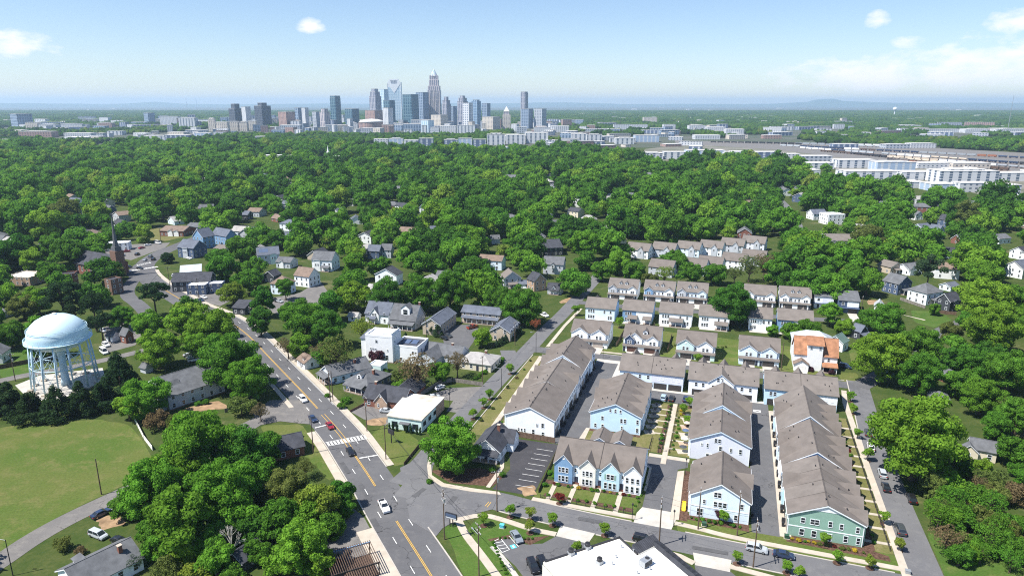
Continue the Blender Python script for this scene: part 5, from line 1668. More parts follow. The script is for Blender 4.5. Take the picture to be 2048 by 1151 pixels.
# open timber shelter at the lower edge
X, Y = G(705, 1140)
u = thing('timber_shelter', 'dark open timber shelter with bare rafters at the lower edge beside the road', 'shelter', X, Y, 26, None, 'dark timber shelter', 8)
for sx in (-1, 1):
    for sy in (-1, 1):
        part('post', MB().box(sx * 5 - .12, sx * 5 + .12, sy * 4 - .12, sy * 4 + .12, 0, 3), 'wood_dark', u)
part('beam', MB().box(-5.3, 5.3, -4.15, -3.9, 3, 3.3), 'metal_dark', u)
part('beam', MB().box(-5.3, 5.3, 3.9, 4.15, 3, 3.3), 'side_blue', u)
for k in range(22):
    part('rafter', MB().box(-5.2 + k * .49, -5.1 + k * .49, -4.4, 4.4, 3.31, 3.5), 'wood_dark', u)
part('floor', MB().box(-5, 5, -4, 4, .02, .15), 'wood_dark', u)

# ------------------------------------------------------------------ water tower
X, Y = G(133, 768)
wt = thing('water_tower', 'pale blue water tower with a domed tank on many slender legs', 'water tower', X, Y, 0, None, 'water tower', 15)
RT = 9.7
zb, zm = 13.6, 19.6
prof = [(1.5, zb - .5), (2.8, zb + .2), (5.1, zb + .9), (7.3, zb + 1.7), (8.8, zb + 2.7), (9.5, zb + 3.6), (RT, zb + 4.2), (RT, zm), (9.6, zm + .8), (9.1, zm + 2.3), (8.1, zm + 3.9), (6.4, zm + 5.5), (4.3, zm + 6.6), (2.1, zm + 7.25), (.5, zm + 7.4)]
part('tank', MB().lathe(prof, 56), 'tank_blue', wt, True)
part('riser', MB().lathe([(1.7, 0), (1.3, 2.5), (1.15, zb - 3), (1.5, zb - .8), (2.2, zb - .1)], 20), 'tank_leg', wt, True)
part('roof_hatch', MB().lathe([(.7, zm + 7.2), (.7, zm + 7.8), (.25, zm + 8.0)], 14), 'white', wt)
cw = part('catwalk', MB().lathe([(RT - .1, zb + 4.0), (RT + 1.0, zb + 4.0), (RT + 1.0, zb + 4.2), (RT - .1, zb + 4.2)], 56), 'tank_blue', wt)
for zz, rr in ((zb + 4.8, RT + .95), (zb + 5.3, RT + .95), (zm + 2.7, RT - .3), (zm + 2.1, RT - .2)):
    m = MB()
    n = 56
    for i in range(n):
        a, b = 2 * math.pi * i / n, 2 * math.pi * (i + 1) / n
        m.tube((rr * math.cos(a), rr * math.sin(a), zz), (rr * math.cos(b), rr * math.sin(b), zz), .06, n=4, cap=False)
    part('rail', m, 'tank_leg', wt)
m = MB()
for i in range(28):
    a = 2 * math.pi * i / 28
    m.tube(((RT + .95) * math.cos(a), (RT + .95) * math.sin(a), zb + 4.1), ((RT + .95) * math.cos(a), (RT + .95) * math.sin(a), zb + 5.3), .05, n=4)
part('rail_posts', m, 'tank_leg', wt)
NL = 14
for i in range(NL):
    a = 2 * math.pi * (i + .3) / NL
    r0, r1 = RT + 1.0, RT - .35
    lg = part('leg', MB().tube((r0 * math.cos(a), r0 * math.sin(a), 0), (r1 * math.cos(a), r1 * math.sin(a), zb + 4.0), .27, .25, 10), 'tank_leg', wt, True)
    part('footing', MB().prism([(r0 * math.cos(a) - .9, r0 * math.sin(a) - .9), (r0 * math.cos(a) + .9, r0 * math.sin(a) - .9), (r0 * math.cos(a) + .9, r0 * math.sin(a) + .9), (r0 * math.cos(a) - .9, r0 * math.sin(a) + .9)], 0, .6), 'concrete', lg)
    a2 = 2 * math.pi * (i + 1.3) / NL

    def lp(ang, z):
        r = r0 + (r1 - r0) * z / (zb + 4)
        return (r * math.cos(ang), r * math.sin(ang), z)
    part('strut', MB().tube(lp(a, 8.6), lp(a2, 8.6), .17, n=6), 'tank_leg', wt)
    part('cross_brace', MB().tube(lp(a, .8), lp(a2, 8.4), .06, n=4).tube(lp(a2, .8), lp(a, 8.4), .06, n=4), 'tank_leg', wt)
    part('cross_brace', MB().tube(lp(a, 8.8), lp(a2, 15), .06, n=4).tube(lp(a2, 8.8), lp(a, 15), .06, n=4), 'tank_leg', wt)
    if i % 3 == 0:
        part('stay', MB().tube(lp(a, 8.6), (1.6 * math.cos(a), 1.6 * math.sin(a), 8.6), .12, n=5), 'tank_leg', wt)

# ------------------------------------------------------------------ church with steeple and its brick wings
X, Y = G(205, 545)
ch = thing('church', 'brick church with a long dark roof and a tall slim green spire', 'church', X, Y, 62, None, 'brick church', 18)
part('nave_wall', MB().vwall('y', 0, 8, 0, 6.5, 12.5, -14, 14), 'brick', ch)
part('nave_roof', MB().vroof('y', 0, 8, 6.5, 12.5, -14.5, 14.5, ov=.5), 'shingle_dark', ch)
for k in range(6):
    for sd in 'LR':
        window(ch, sd, (-8, 8, -14, 14), -11 + k * 4.4, 2.2, 1.2, 3.2)
bt = part('bell_tower', MB().box(-2.7, 2.7, -20, -14.6, 0, 15.5), 'brick_brown', ch)
part('belfry', MB().box(-1.9, 1.9, -19.2, -15.4, 15.5, 18), 'shingle_grey', bt)
part('spire', MB().lathe([(1.8, 18), (1.1, 22), (.7, 28), (.15, 37), (.05, 38.5)], 8, 0, -17.3), 'shingle_grey', bt)
slab_part(ch, 'church_door', 'F', (-8, 8, -21, 14), 0, 0, 2.2, 3.4, 'door_dark')
spot('three-storey flat-roofed brick wing beside the church', 'flat brick church wing', 216, 246, 556, 590, 62, 'brick_brown', 'roof_tar', kind='flat', name='church_hall', cat='hall', trim='brick_brown')
spot('brick church annexe with a flat grey roof left of the nave', 'brick church annexe', 124, 158, 545, 577, 20, 'brick', 'shingle_dark', kind='flat', name='church_hall', cat='hall', trim='brick')
spot('low wide school building with a tan flat roof behind the dark pines', 'low tan-roofed school', 26, 90, 548, 572, -8, 'brick_tan', 'roof_stained', kind='flat', name='school_building', cat='school', trim='concrete')
spot('white-roofed filling station beside the junction', 'white-roofed filling station', 219, 262, 484, 502, 14, 'side_white', 'roof_white', kind='flat', name='filling_station', cat='shop', asp=.6)
# ------------------------------------------------------------------ trees
def np_mesh(name, V, Fq, mat_, tri=None):
    me = bpy.data.meshes.new(name)
    nq = len(Fq)
    nt_ = 0 if tri is None else len(tri)
    me.vertices.add(len(V))
    me.vertices.foreach_set('co', np.asarray(V, np.float32).ravel())
    me.loops.add(nq * 4 + nt_ * 3)
    idx = np.asarray(Fq, np.int32).ravel() if nq else np.zeros(0, np.int32)
    st_ = np.arange(nq, dtype=np.int32) * 4
    if nt_:
        idx = np.concatenate([idx, np.asarray(tri, np.int32).ravel()])
        st_ = np.concatenate([st_, nq * 4 + np.arange(nt_, dtype=np.int32) * 3])
    me.loops.foreach_set('vertex_index', idx)
    me.polygons.add(nq + nt_)
    me.polygons.foreach_set('loop_start', st_)
    me.materials.append(MAT[mat_])
    me.update(calc_edges=True)
    me.validate()
    return me


def ico(sub=1):
    bm = bmesh.new()
    bmesh.ops.create_icosphere(bm, subdivisions=sub, radius=1)
    V = np.array([v.co[:] for v in bm.verts])
    F = np.array([[v.index for v in f.verts] for f in bm.faces])
    bm.free()
    return V, F


ICO1, ICO2 = ico(1), ico(2)


def unit(v):
    return v / np.maximum(1e-9, np.linalg.norm(v, axis=1, keepdims=True))


def leaves(rng, lumps, per, size, jit=.55, up=-.6, core=.7, keep=1.0):
    """leaf-sized faces spread over the lumps of a crown"""
    Vs, T, off = [], [], 0
    C = lumps[:, :3]
    Rr = lumps[:, 3:]
    P_, N_ = [], []
    for i in range(len(lumps)):
        n = int(per * (Rr[i].mean() / Rr.mean()) ** 2)
        d = unit(rng.normal(size=(n * 2, 3)))
        d = d[d[:, 2] > up + rng.normal(size=len(d)) * .25][:n]
        p = C[i] + d * Rr[i] * rng.uniform(.82, 1.08, (len(d), 1))
        q = (p[:, None, :] - C[None]) / Rr[None]
        ins = ((q ** 2).sum(2) < .62)
        ins[:, i] = False
        ok = ~ins.any(1)
        if keep < 1:
            ok &= rng.random(len(ok)) < keep
        P_.append(p[ok])
        N_.append(d[ok])
    p, nrm = np.concatenate(P_), np.concatenate(N_)
    nrm = unit(nrm + rng.normal(size=nrm.shape) * jit)
    t = unit(np.cross(nrm, rng.normal(size=nrm.shape)))
    b = np.cross(nrm, t)
    s = size * rng.uniform(.6, 1.35, (len(p), 1))
    bend = nrm * s * rng.uniform(-.5, .1, (len(p), 1))
    v0, v1, v2, v3 = p - t * s, p - b * s * .7 + bend, p + t * s, p + b * s * .7 + bend
    V = np.stack([v0, v1, v2, v3], 1).reshape(-1, 3)
    F = np.arange(len(V)).reshape(-1, 4)
    tri = None
    if core > 0:
        iv, it = ICO1
        CV, CT = [], []
        for i in range(len(lumps)):
            CV.append(C[i] + iv * Rr[i] * core * rng.uniform(.85, 1.1, (len(iv), 1)))
            CT.append(it + len(V) + i * len(iv))
        V = np.concatenate([V] + CV)
        tri = np.concatenate(CT)
    return V, F, tri


def crown_lumps(rng, n, rx, rz, cz, lr, shape='round', fill=.35):
    out = []
    for i in range(n):
        d = rng.normal(size=3)
        d /= np.linalg.norm(d)
        if d[2] < -.55:
            d[2] *= -.6 if rng.random() < .5 else 1
        k = rng.uniform(.55, .86) if rng.random() > fill else rng.uniform(.1, .55)
        w = 1.0 + rng.uniform(-.12, .12)
        c = np.array([d[0] * rx * k * w, d[1] * rx * k * w, cz + d[2] * rz * k])
        r = lr * rng.uniform(.7, 1.3)
        out.append([*c, r, r, r * rng.uniform(.65, .9)])
    return np.array(out)


def trunk(rng, h, r, lumps=None, nl=6, mat_='bark', spread=1.0, lean=.06):
    m = MB()
    pts = [Vector((0, 0, 0))]
    k = 4
    for i in range(1, k + 1):
        pts.append(Vector((rng.uniform(-lean, lean) * i / k, rng.uniform(-lean, lean) * i / k, h * i / k)))
    for i in range(k):
        m.tube(pts[i], pts[i + 1], r * (1 - .17 * i) * (1.35 if i == 0 else 1), r * (1 - .17 * (i + 1)), 7)
    if lumps is not None:
        for j in rng.choice(len(lumps), min(nl, len(lumps)), replace=False):
            c = Vector(lumps[j][:3])
            a = pts[2 + j % 2]
            mid = a.lerp(c, .5) + Vector((0, 0, .04))
            m.tube(a, mid, r * .42, r * .26, 5).tube(mid, a.lerp(c, .92), r * .26, r * .1, 5)
    return m.mesh('trunk', mat_)


TREE = {}


def proto(kind, seed):
    rng = np.random.default_rng(seed)
    if kind == 'oak':
        l = crown_lumps(rng, 60, 1.0, .92, .92, .25)
        l[:, :2] *= rng.uniform(.88, 1.1, 2)
        c = leaves(rng, l, 150, .052)
        t = trunk(rng, 1.1, .075, l, 9)
        hc = .95
    elif kind == 'oakbig':
        l = crown_lumps(rng, 110, 1.0, .95, .92, .19)
        c = leaves(rng, l, 190, .03)
        t = trunk(rng, 1.1, .07, l, 12)
        hc = .95
    elif kind == 'oval':
        l = crown_lumps(rng, 52, .9, 1.2, 1.28, .26)
        c = leaves(rng, l, 150, .054)
        t = trunk(rng, 1.5, .06, l, 8)
        hc = 1.3
    elif kind == 'cone':
        l = []
        for i in range(46):
            f = rng.random() ** 1.25
            rr = (1 - f) * .78 + .06
            a = rng.uniform(0, 6.28)
            z = .35 + f * 2.6
            l.append([math.cos(a) * rr, math.sin(a) * rr, z, .3 * (1.15 - f * .6), .3 * (1.15 - f * .6), .36])
        l = np.array(l)
        c = leaves(rng, l, 150, .05, jit=.8)
        t = trunk(rng, 2.4, .07)
        hc = 1.5
    elif kind == 'pine':
        l = crown_lumps(rng, 26, .95, .95, 1.9, .22, fill=.2)
        c = leaves(rng, l, 150, .05, jit=.9, core=.55)
        t = trunk(rng, 2.4, .06, l, 14)
        hc = 1.9
    elif kind == 'street':
        l = crown_lumps(rng, 30, .78, 1.1, 1.75, .3)
        c = leaves(rng, l, 130, .075, jit=.8, core=.5, keep=.8)
        t = trunk(rng, 1.5, .06, l, 6)
        hc = 1.75
    elif kind == 'column':
        l = np.array([[rng.uniform(-.25, .25), rng.uniform(-.25, .25), .5 + i * .42, .75 - .02 * i if i < 14 else .45, .75 if i < 14 else .45, .6] for i in range(17)])
        c = leaves(rng, l, 70, .16)
        t = trunk(rng, 2, .15)
        hc = 3.9
    elif kind == 'shrub':
        l = crown_lumps(rng, 16, .75, .55, .55, .36)
        c = leaves(rng, l, 90, .1)
        t = trunk(rng, .5, .06, l, 5)
        hc = .5
    elif kind == 'scrub':
        l = crown_lumps(rng, 34, 1.0, .6, .7, .24, fill=.5)
        c = leaves(rng, l, 130, .055, jit=.9, core=.5, keep=.75)
        t = trunk(rng, .7, .05, l, 12)
        hc = .7
    elif kind == 'sparse':
        l = crown_lumps(rng, 44, .95, .8, 1.25, .2, fill=.4)
        c = leaves(rng, l, 80, .042, jit=1.1, core=0, keep=.7)
        t = trunk(rng, 1.1, .06, l, 30)
        hc = 1.25
    elif kind == 'bare':
        m = MB()
        pts = []

        def br(p, d, L_, r, n):
            q = p + d * L_
            m.tube(p, q, r, r * .65, 5)
            if n:
                for _ in range(3):
                    e = (d + Vector(rng.normal(size=3)) * .38 + Vector((0, 0, .12))).normalized()
                    br(q, e, L_ * rng.uniform(.6, .85), r * .6, n - 1)
        br(Vector((0, 0, 0)), Vector((0, 0, 1)), .8, .08, 4)
        return (m.mesh('trunk', 'bark_pale'), None, 1.2)
    elif kind == 'mass':
        l = crown_lumps(rng, 30, 1.0, rng.uniform(.72, 1.1), .95, rng.uniform(.31, .38), fill=rng.uniform(.1, .25))
        l[:, :2] *= rng.uniform(.85, 1.12, 2)
        V, F, T = leaves(rng, l, 75, .08, core=.76)
        return (None, np_mesh('crown', V, F, 'leaf_mass', T), 1.1)
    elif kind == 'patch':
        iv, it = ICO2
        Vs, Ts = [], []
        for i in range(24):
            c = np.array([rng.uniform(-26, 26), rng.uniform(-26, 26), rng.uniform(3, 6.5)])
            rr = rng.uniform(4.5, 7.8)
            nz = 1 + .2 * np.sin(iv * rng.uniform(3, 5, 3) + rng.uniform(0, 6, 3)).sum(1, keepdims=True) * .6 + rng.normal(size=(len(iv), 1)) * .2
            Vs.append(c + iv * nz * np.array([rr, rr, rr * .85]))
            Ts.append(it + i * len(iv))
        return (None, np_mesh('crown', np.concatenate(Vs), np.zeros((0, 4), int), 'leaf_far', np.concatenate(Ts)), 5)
    V, F, T = c
    return (t, np_mesh('crown', V, F, 'leaf', T), hc)


for kind, n in (('oak', 5), ('oakbig', 3), ('oval', 4), ('cone', 3), ('pine', 2), ('street', 3), ('column', 1), ('shrub', 3), ('scrub', 3), ('sparse', 2), ('bare', 1), ('mass', 10), ('patch', 5)):
    TREE[kind] = [proto(kind, 100 + 17 * i + len(kind) * 7) for i in range(n)]

GREEN = {'mid': (.09, .215, .026), 'deep': (.066, .172, .024), 'bright': (.155, .29, .031), 'dark': (.034, .07, .026), 'yellow': (.19, .26, .038), 'olive': (.13, .17, .044), 'brown': (.165, .135, .07), 'red': (.16, .035, .03),
         'purple': (.07, .03, .04), 'orange': (.36, .12, .06), 'fresh': (.118, .26, .028), 'blue': (.048, .092, .042), 'white': (.5, .5, .42), 'gold': (.45, .36, .04)}
GWORD = {'mid': 'green', 'deep': 'deep green', 'bright': 'bright green', 'dark': 'very dark green', 'yellow': 'yellow-green', 'olive': 'olive green', 'brown': 'brownish', 'red': 'dark red', 'purple': 'purple', 'orange': 'rust orange', 'fresh': 'fresh green', 'blue': 'blue-green', 'white': 'white-flowering', 'gold': 'golden'}
KWORD = {'oak': 'broad tree', 'oval': 'tall oval tree', 'cone': 'evergreen', 'pine': 'pine', 'street': 'young street tree', 'column': 'slim cypress', 'shrub': 'round shrub', 'scrub': 'scrubby thicket tree', 'sparse': 'thin-leaved tree', 'bare': 'leafless dead tree'}
KNAME = {'oak': 'broadleaf_tree', 'oval': 'broadleaf_tree', 'cone': 'evergreen_tree', 'pine': 'pine_tree', 'street': 'street_tree', 'column': 'cypress_tree', 'shrub': 'shrub', 'scrub': 'scrub_tree', 'sparse': 'broadleaf_tree', 'bare': 'dead_tree'}
TREES = []      # (object, kind, colour, x, y) still waiting for a label
_ti = [0]


def plant(x, y, r, kind, col, hs=1.0, label=None, group=None):
    _ti[0] += 1
    pr = TREE['oakbig' if kind == 'oak' and r > 6.3 and y < 330 else kind]
    t, c, hc = pr[_ti[0] % len(pr)]
    o = link(KNAME[kind], None, None, (x, y, 0), random.uniform(0, 6.28))
    o.scale = (r * random.uniform(.94, 1.06), r * random.uniform(.94, 1.06), r * hs)
    o.empty_display_size = .3
    if t:
        link('trunk', t, o)
    if c:
        k = link('crown', c, o)
        if kind == 'street':
            structure('mulch_bed', MB().sheet([(x + math.cos(q * .7) * .95, y + math.sin(q * .7) * .95) for q in range(9)], .145 + .0005 * (_ti[0] % 9)), 'mulch')
        g = GREEN[col]
        v = random.uniform(.88, 1.14)
        k.color = (min(1, g[0] * v * random.uniform(.92, 1.1)), min(1, g[1] * v), min(1, g[2] * v), 1)
    if group:
        o['group'] = group
    cat = 'shrub' if kind == 'shrub' else 'tree'
    if label:
        tag(o, label, cat, group)
        LM.append((x, y, None))
    else:
        o['category'] = cat
        TREES.append([o, kind, col, x, y, r])
    if kind not in ('shrub',):
        AVOID.append((x, y, r * .8))
    return o


def tree(pxx, pyy, rpx, kind='oak', col='mid', hs=1.0, label=None):
    """a tree whose crown is centred on a point of the photograph with radius rpx there"""
    hc = TREE[kind][0][2]
    z = 5.0
    for _ in range(6):
        r = rpx * depth_at(pyy, z) / FPX
        z = hc * r * hs
    x, y = G(pxx, pyy, z)
    return plant(x, y, r, kind, col, hs, label)


# the wood at the lower left
for a in [(322, 1092, 34, 'oak', 'fresh', 1), (480, 1030, 50, 'oak', 'fresh', 1.05), (560, 1035, 48, 'oak', 'mid', 1.05), (512, 1100, 30, 'oak', 'mid', 1), (430, 1118, 40, 'oak', 'fresh', 1), (368, 1095, 36, 'oak', 'bright', 1), (690, 1015, 22, 'oak', 'mid', 1), (615, 1030, 40, 'oak', 'fresh', 1), (295, 1060, 30, 'oak', 'mid', 1),
          (395, 893, 82, 'oak', 'fresh', 1.1), (300, 975, 66, 'oak', 'fresh', 1.15), (440, 985, 76, 'oak', 'fresh', 1.1), (355, 1040, 66, 'oval', 'fresh', 1), (480, 905, 62, 'oak', 'deep', 1.1), (575, 975, 52, 'oak', 'olive', 1),
          (640, 1005, 50, 'oak', 'yellow', 1.0), (600, 1088, 62, 'oak', 'bright', 1.0), (683, 985, 30, 'oval', 'deep', .9), (510, 1050, 44, 'oak', 'deep', 1), (420, 1080, 44, 'oak', 'mid', 1), (660, 1050, 34, 'oak', 'mid', .9),
          (545, 1130, 34, 'scrub', 'bright', 1), (330, 1135, 34, 'scrub', 'olive', 1), (395, 1140, 40, 'scrub', 'yellow', 1), (465, 1148, 30, 'scrub', 'mid', 1), (640, 1120, 36, 'oak', 'bright', .9), (270, 1120, 20, 'sparse', 'blue', 1),
          (532, 890, 34, 'oval', 'mid', .9), (250, 1010, 34, 'oak', 'mid', .9), (350, 945, 60, 'oak', 'bright', 1.1), (520, 960, 48, 'oak', 'mid', 1.1), (610, 930, 24, 'sparse', 'olive', 1)]:
    tree(*a)
tree(462, 1090, 32, 'bare', 'mid', 1.2, 'pale leafless dead tree standing in the shade of the lower left wood')
tree(125, 1085, 21, 'scrub', 'olive', 1, 'lone round bush beside the field lane opposite the silver minivan')
tree(160, 1100, 13, 'scrub', 'brown', 1)
# evergreens by the water tower, garden trees on the left
for a in [(16, 800, 36, 'cone', 'dark', .62), (60, 812, 34, 'cone', 'dark', .62), (112, 806, 33, 'cone', 'dark', .68), (160, 798, 32, 'cone', 'dark', .7), (205, 790, 30, 'cone', 'dark', .66), (238, 752, 44, 'cone', 'dark', .72), (-15, 790, 36, 'cone', 'dark', .7),
          (290, 795, 50, 'oak', 'fresh', 1), (255, 812, 30, 'oval', 'bright', .8), (313, 695, 48, 'oak', 'bright', 1), (295, 648, 34, 'oak', 'fresh', 1), (360, 643, 36, 'oval', 'bright', .8), (420, 655, 52, 'oak', 'bright', 1.05), (455, 718, 62, 'oak', 'mid', 1.1),
          (500, 755, 52, 'oak', 'fresh', 1), (400, 685, 36, 'oak', 'bright', .95), (242, 634, 28, 'oak', 'mid', 1), (185, 606, 34, 'pine', 'dark', .9), (120, 590, 40, 'pine', 'dark', .85), (75, 600, 34, 'oak', 'bright', 1), (306, 585, 34, 'pine', 'dark', .8),
          (45, 610, 30, 'oak', 'olive', 1), (20, 668, 32, 'oak', 'mid', 1), (200, 640, 26, 'pine', 'dark', .9), (148, 616, 24, 'pine', 'dark', .9), (10, 590, 30, 'oak', 'bright', 1),
          (315, 838, 30, 'scrub', 'brown', 1), (360, 842, 34, 'scrub', 'olive', 1), (400, 838, 24, 'scrub', 'deep', 1), (482, 812, 30, 'scrub', 'olive', 1), (520, 820, 20, 'sparse', 'brown', 1), (330, 770, 20, 'scrub', 'olive', 1),
          (465, 585, 28, 'oak', 'yellow', 1), (525, 600, 28, 'oval', 'deep', 1), (520, 640, 26, 'oval', 'deep', 1), (335, 515, 14, 'oak', 'dark', .9), (100, 545, 28, 'oak', 'mid', 1), (135, 505, 36, 'oak', 'mid', 1.1), (62, 520, 26, 'oval', 'bright', .9),
          (190, 505, 20, 'oak', 'fresh', 1), (235, 545, 16, 'oak', 'olive', .9), (445, 530, 36, 'oak', 'mid', 1), (500, 540, 26, 'oak', 'mid', 1), (480, 495, 34, 'oak', 'mid', 1), (570, 575, 20, 'oval', 'mid', 1)]:
    tree(*a)
# centre
tree(905, 884, 62, 'oak', 'fresh', 1.02, 'big spreading tree standing alone between the shop and the white cottage')
for a in [(612, 640, 48, 'oak', 'mid', 1.05), (655, 655, 42, 'oak', 'deep', 1.1), (672, 700, 40, 'sparse', 'olive', 1.1), (660, 705, 34, 'scrub', 'mid', 1.1), (600, 690, 26, 'oval', 'bright', .9), (575, 690, 26, 'sparse', 'brown', .9), (706, 590, 36, 'oak', 'bright', 1),
          (835, 735, 44, 'sparse', 'brown', .95), (815, 748, 34, 'scrub', 'olive', 1), (800, 770, 18, 'scrub', 'fresh', 1), (878, 742, 25, 'oak', 'fresh', 1), (914, 722, 24, 'sparse', 'brown', 1.2), (964, 672, 24, 'oak', 'bright', 1), (775, 590, 40, 'oak', 'deep', 1.1),
          (840, 585, 40, 'oak', 'mid', 1.1), (900, 580, 44, 'oak', 'mid', 1.15), (955, 575, 44, 'oak', 'fresh', 1.1), (1042, 608, 42, 'oak', 'mid', 1.1), (1000, 600, 34, 'oak', 'mid', 1.1), (1060, 640, 20, 'scrub', 'mid', 1), (725, 655, 26, 'sparse', 'yellow', 1.1),
          (640, 700, 20, 'sparse', 'brown', 1), (715, 722, 14, 'scrub', 'purple', 1), (865, 655, 12, 'cone', 'blue', .75), (876, 660, 11, 'cone', 'blue', .75), (811, 672, 7, 'cone', 'blue', .8), (580, 620, 22, 'oak', 'mid', 1),
          (1147, 560, 36, 'oak', 'mid', .95), (1468, 606, 50, 'oak', 'deep', .95), (770, 742, 9, 'shrub', 'fresh', 1)]:
    tree(*a)
tree(758, 712, 20, 'shrub', 'purple', 1.2, 'dark purple-leaved bush in front of the white modern house')
tree(1072, 646, 12, 'sparse', 'orange', 1.1, 'small rust orange tree beside the west street')
for i in range(9):
    k = tree(993 + i * 6, 700 - i * 3.2 - 14, 6.5, 'cone', 'blue', .8)
# right side
for a in [(1583, 660, 22, 'oak', 'fresh', .95), (1616, 655, 25, 'oak', 'mid', 1), (1661, 626, 25, 'oval', 'fresh', .85), (1690, 652, 20, 'oak', 'bright', 1), (1545, 660, 14, 'oak', 'fresh', .9), (1640, 675, 16, 'oak', 'deep', 1), (1778, 636, 38, 'oak', 'mid', 1.05),
          (1740, 640, 26, 'oak', 'mid', 1), (1768, 712, 60, 'oak', 'bright', 1.0), (1842, 690, 44, 'oak', 'mid', 1.1), (1843, 745, 46, 'oak', 'mid', 1.05), (1990, 655, 58, 'oak', 'bright', 1.05), (1945, 720, 40, 'oak', 'mid', 1), (2020, 740, 48, 'oak', 'mid', 1),
          (1920, 765, 34, 'oak', 'mid', 1), (1905, 720, 28, 'oval', 'deep', 1), (1965, 790, 44, 'oak', 'fresh', 1), (2035, 830, 44, 'oak', 'mid', 1), (1990, 850, 30, 'oak', 'mid', 1.1), (2030, 900, 36, 'oak', 'mid', 1), (1970, 600, 56, 'oak', 'bright', 1), (2030, 600, 40, 'oak', 'mid', 1),
          (1900, 660, 24, 'oak', 'olive', 1), (1870, 617, 13, 'oak', 'fresh', 1.1), (1930, 640, 20, 'oak', 'mid', 1),
          (1900, 965, 30, 'oak', 'bright', 1.1), (1890, 1000, 26, 'scrub', 'fresh', 1), (1940, 985, 36, 'scrub', 'mid', 1.1), (1985, 960, 34, 'scrub', 'olive', 1.1), (2030, 985, 34, 'scrub', 'brown', 1), (1925, 1040, 36, 'scrub', 'mid', 1), (1975, 1040, 38, 'scrub', 'olive', 1.1), (2025, 1050, 36, 'scrub', 'mid', 1),
          (1950, 1085, 30, 'scrub', 'fresh', 1), (2005, 1095, 34, 'scrub', 'mid', 1), (2045, 1110, 26, 'scrub', 'bright', 1), (1870, 1010, 18, 'scrub', 'mid', 1), (2050, 940, 30, 'scrub', 'mid', 1), (1920, 910, 22, 'oak', 'olive', 1),
          (1625, 568, 40, 'oak', 'mid', 1), (1665, 575, 36, 'oak', 'fresh', 1), (1590, 560, 32, 'oak', 'deep', 1), (1555, 540, 32, 'oak', 'mid', 1), (1640, 535, 34, 'oak', 'mid', 1), (1700, 560, 34, 'oak', 'mid', 1.05), (1735, 560, 30, 'oak', 'fresh', 1.1), (1530, 525, 26, 'sparse', 'brown', 1.1), (1500, 530, 26, 'sparse', 'olive', 1.1),
          (1860, 535, 32, 'pine', 'blue', 1), (1330, 545, 22, 'sparse', 'yellow', 1), (1350, 520, 26, 'oak', 'mid', 1), (1235, 520, 30, 'oak', 'fresh', 1), (1205, 540, 24, 'oak', 'fresh', 1), (1270, 545, 26, 'oak', 'mid', 1), (1300, 560, 18, 'oak', 'olive', 1), (1380, 545, 28, 'oak', 'mid', 1), (1430, 545, 26, 'oak', 'mid', 1), (1470, 545, 20, 'sparse', 'olive', 1)]:
    tree(*a)
rs4 = random.Random(44)
for k in range(46):
    yy = rs4.uniform(925, 1115)
    x0 = 1862 + max(0, yy - 1010) * .42
    tree(rs4.uniform(x0, 2062), yy, rs4.uniform(18, 34), rs4.choice(['scrub', 'scrub', 'oak', 'sparse']), rs4.choice(['mid', 'fresh', 'olive', 'mid', 'bright', 'brown']), rs4.uniform(.9, 1.15))
tree(1838, 872, 100, 'oak', 'bright', 1.02, 'the biggest tree, a bright green crown spreading over the east street')
# young street trees along the new pavements
for p in [(946, 825), (967, 803), (979, 786), (1020, 1018), (1060, 1024), (1105, 1035), (1060, 1050), (967, 1035), (1210, 1055), (1153, 1092), (1475, 1112), (1575, 1130), (1600, 1142), (1650, 1080 - 4), (1676, 1110), (1742, 1120), (1770, 1032), (1800, 1085), (1737, 905), (1716, 865), (1703, 790), (1708, 815), (1152, 618), (1020, 735), (1448, 1030), (1380, 802), (1367, 815), (1240, 642), (1395, 715), (1375, 838)]:
    tree(p[0], p[1] - 1, 13 if p[1] > 900 else 10, 'street', 'yellow' if p[0] in (1060, 1742, 1800) else 'bright', .85)
tree(1119, 992, 12, 'street', 'red', .8, 'dark red young tree in front of the four-house terrace')
tree(1440, 1028, 13, 'street', 'purple', .7, 'small purple-leaved tree in front of the near pale blue terrace')
# slim cypresses in front of the shop
for i, a in enumerate((-97.6, -96.4, -95.0, -91.6, -90.2, -88.2, -87)):
    x, y = S(a + .3, 179.6)
    plant(x, y, .55, 'column', 'dark', .62)
# shrubs and hedges in front gardens
rs = random.Random(5)


def shrubs(a0, b0, a1, b1, n, cols, r=(.4, .8), jit=.5):
    for i in range(n):
        t = (i + .5) / n
        x, y = S(a0 + (a1 - a0) * t + rs.uniform(-jit, jit), b0 + (b1 - b0) * t + rs.uniform(-jit, jit) * .4)
        plant(x, y, rs.uniform(*r), 'shrub', rs.choice(cols))


shrubs(-40.5, 163.6, -18, 164.2, 13, ['mid', 'deep', 'fresh', 'gold', 'red'])
shrubs(-41, 158, -18, 157.6, 9, ['mid', 'fresh', 'olive'])
shrubs(-17.2, 159, -16.4, 172, 7, ['deep', 'mid'])
shrubs(-4, 158.6, 9.5, 158, 9, ['mid', 'deep', 'fresh'])
shrubs(19.5, 156.8, 36, 156.4, 13, ['mid', 'deep', 'gold', 'olive', 'red'])
shrubs(38.4, 160, 39.6, 230, 24, ['deep', 'mid', 'olive', 'red'])
shrubs(-14.2, 192, -14.2, 226, 12, ['mid', 'deep', 'olive'], (.5, 1.0))
shrubs(-10.4, 192, -10.4, 226, 12, ['deep', 'mid', 'gold', 'olive'], (.5, 1.0))
shrubs(-36, 199, -22, 199, 9, ['deep', 'brown'], (.3, .5))
shrubs(-47.5, 135, -38.8, 122, 12, ['deep', 'mid'], (.4, .55), .1)
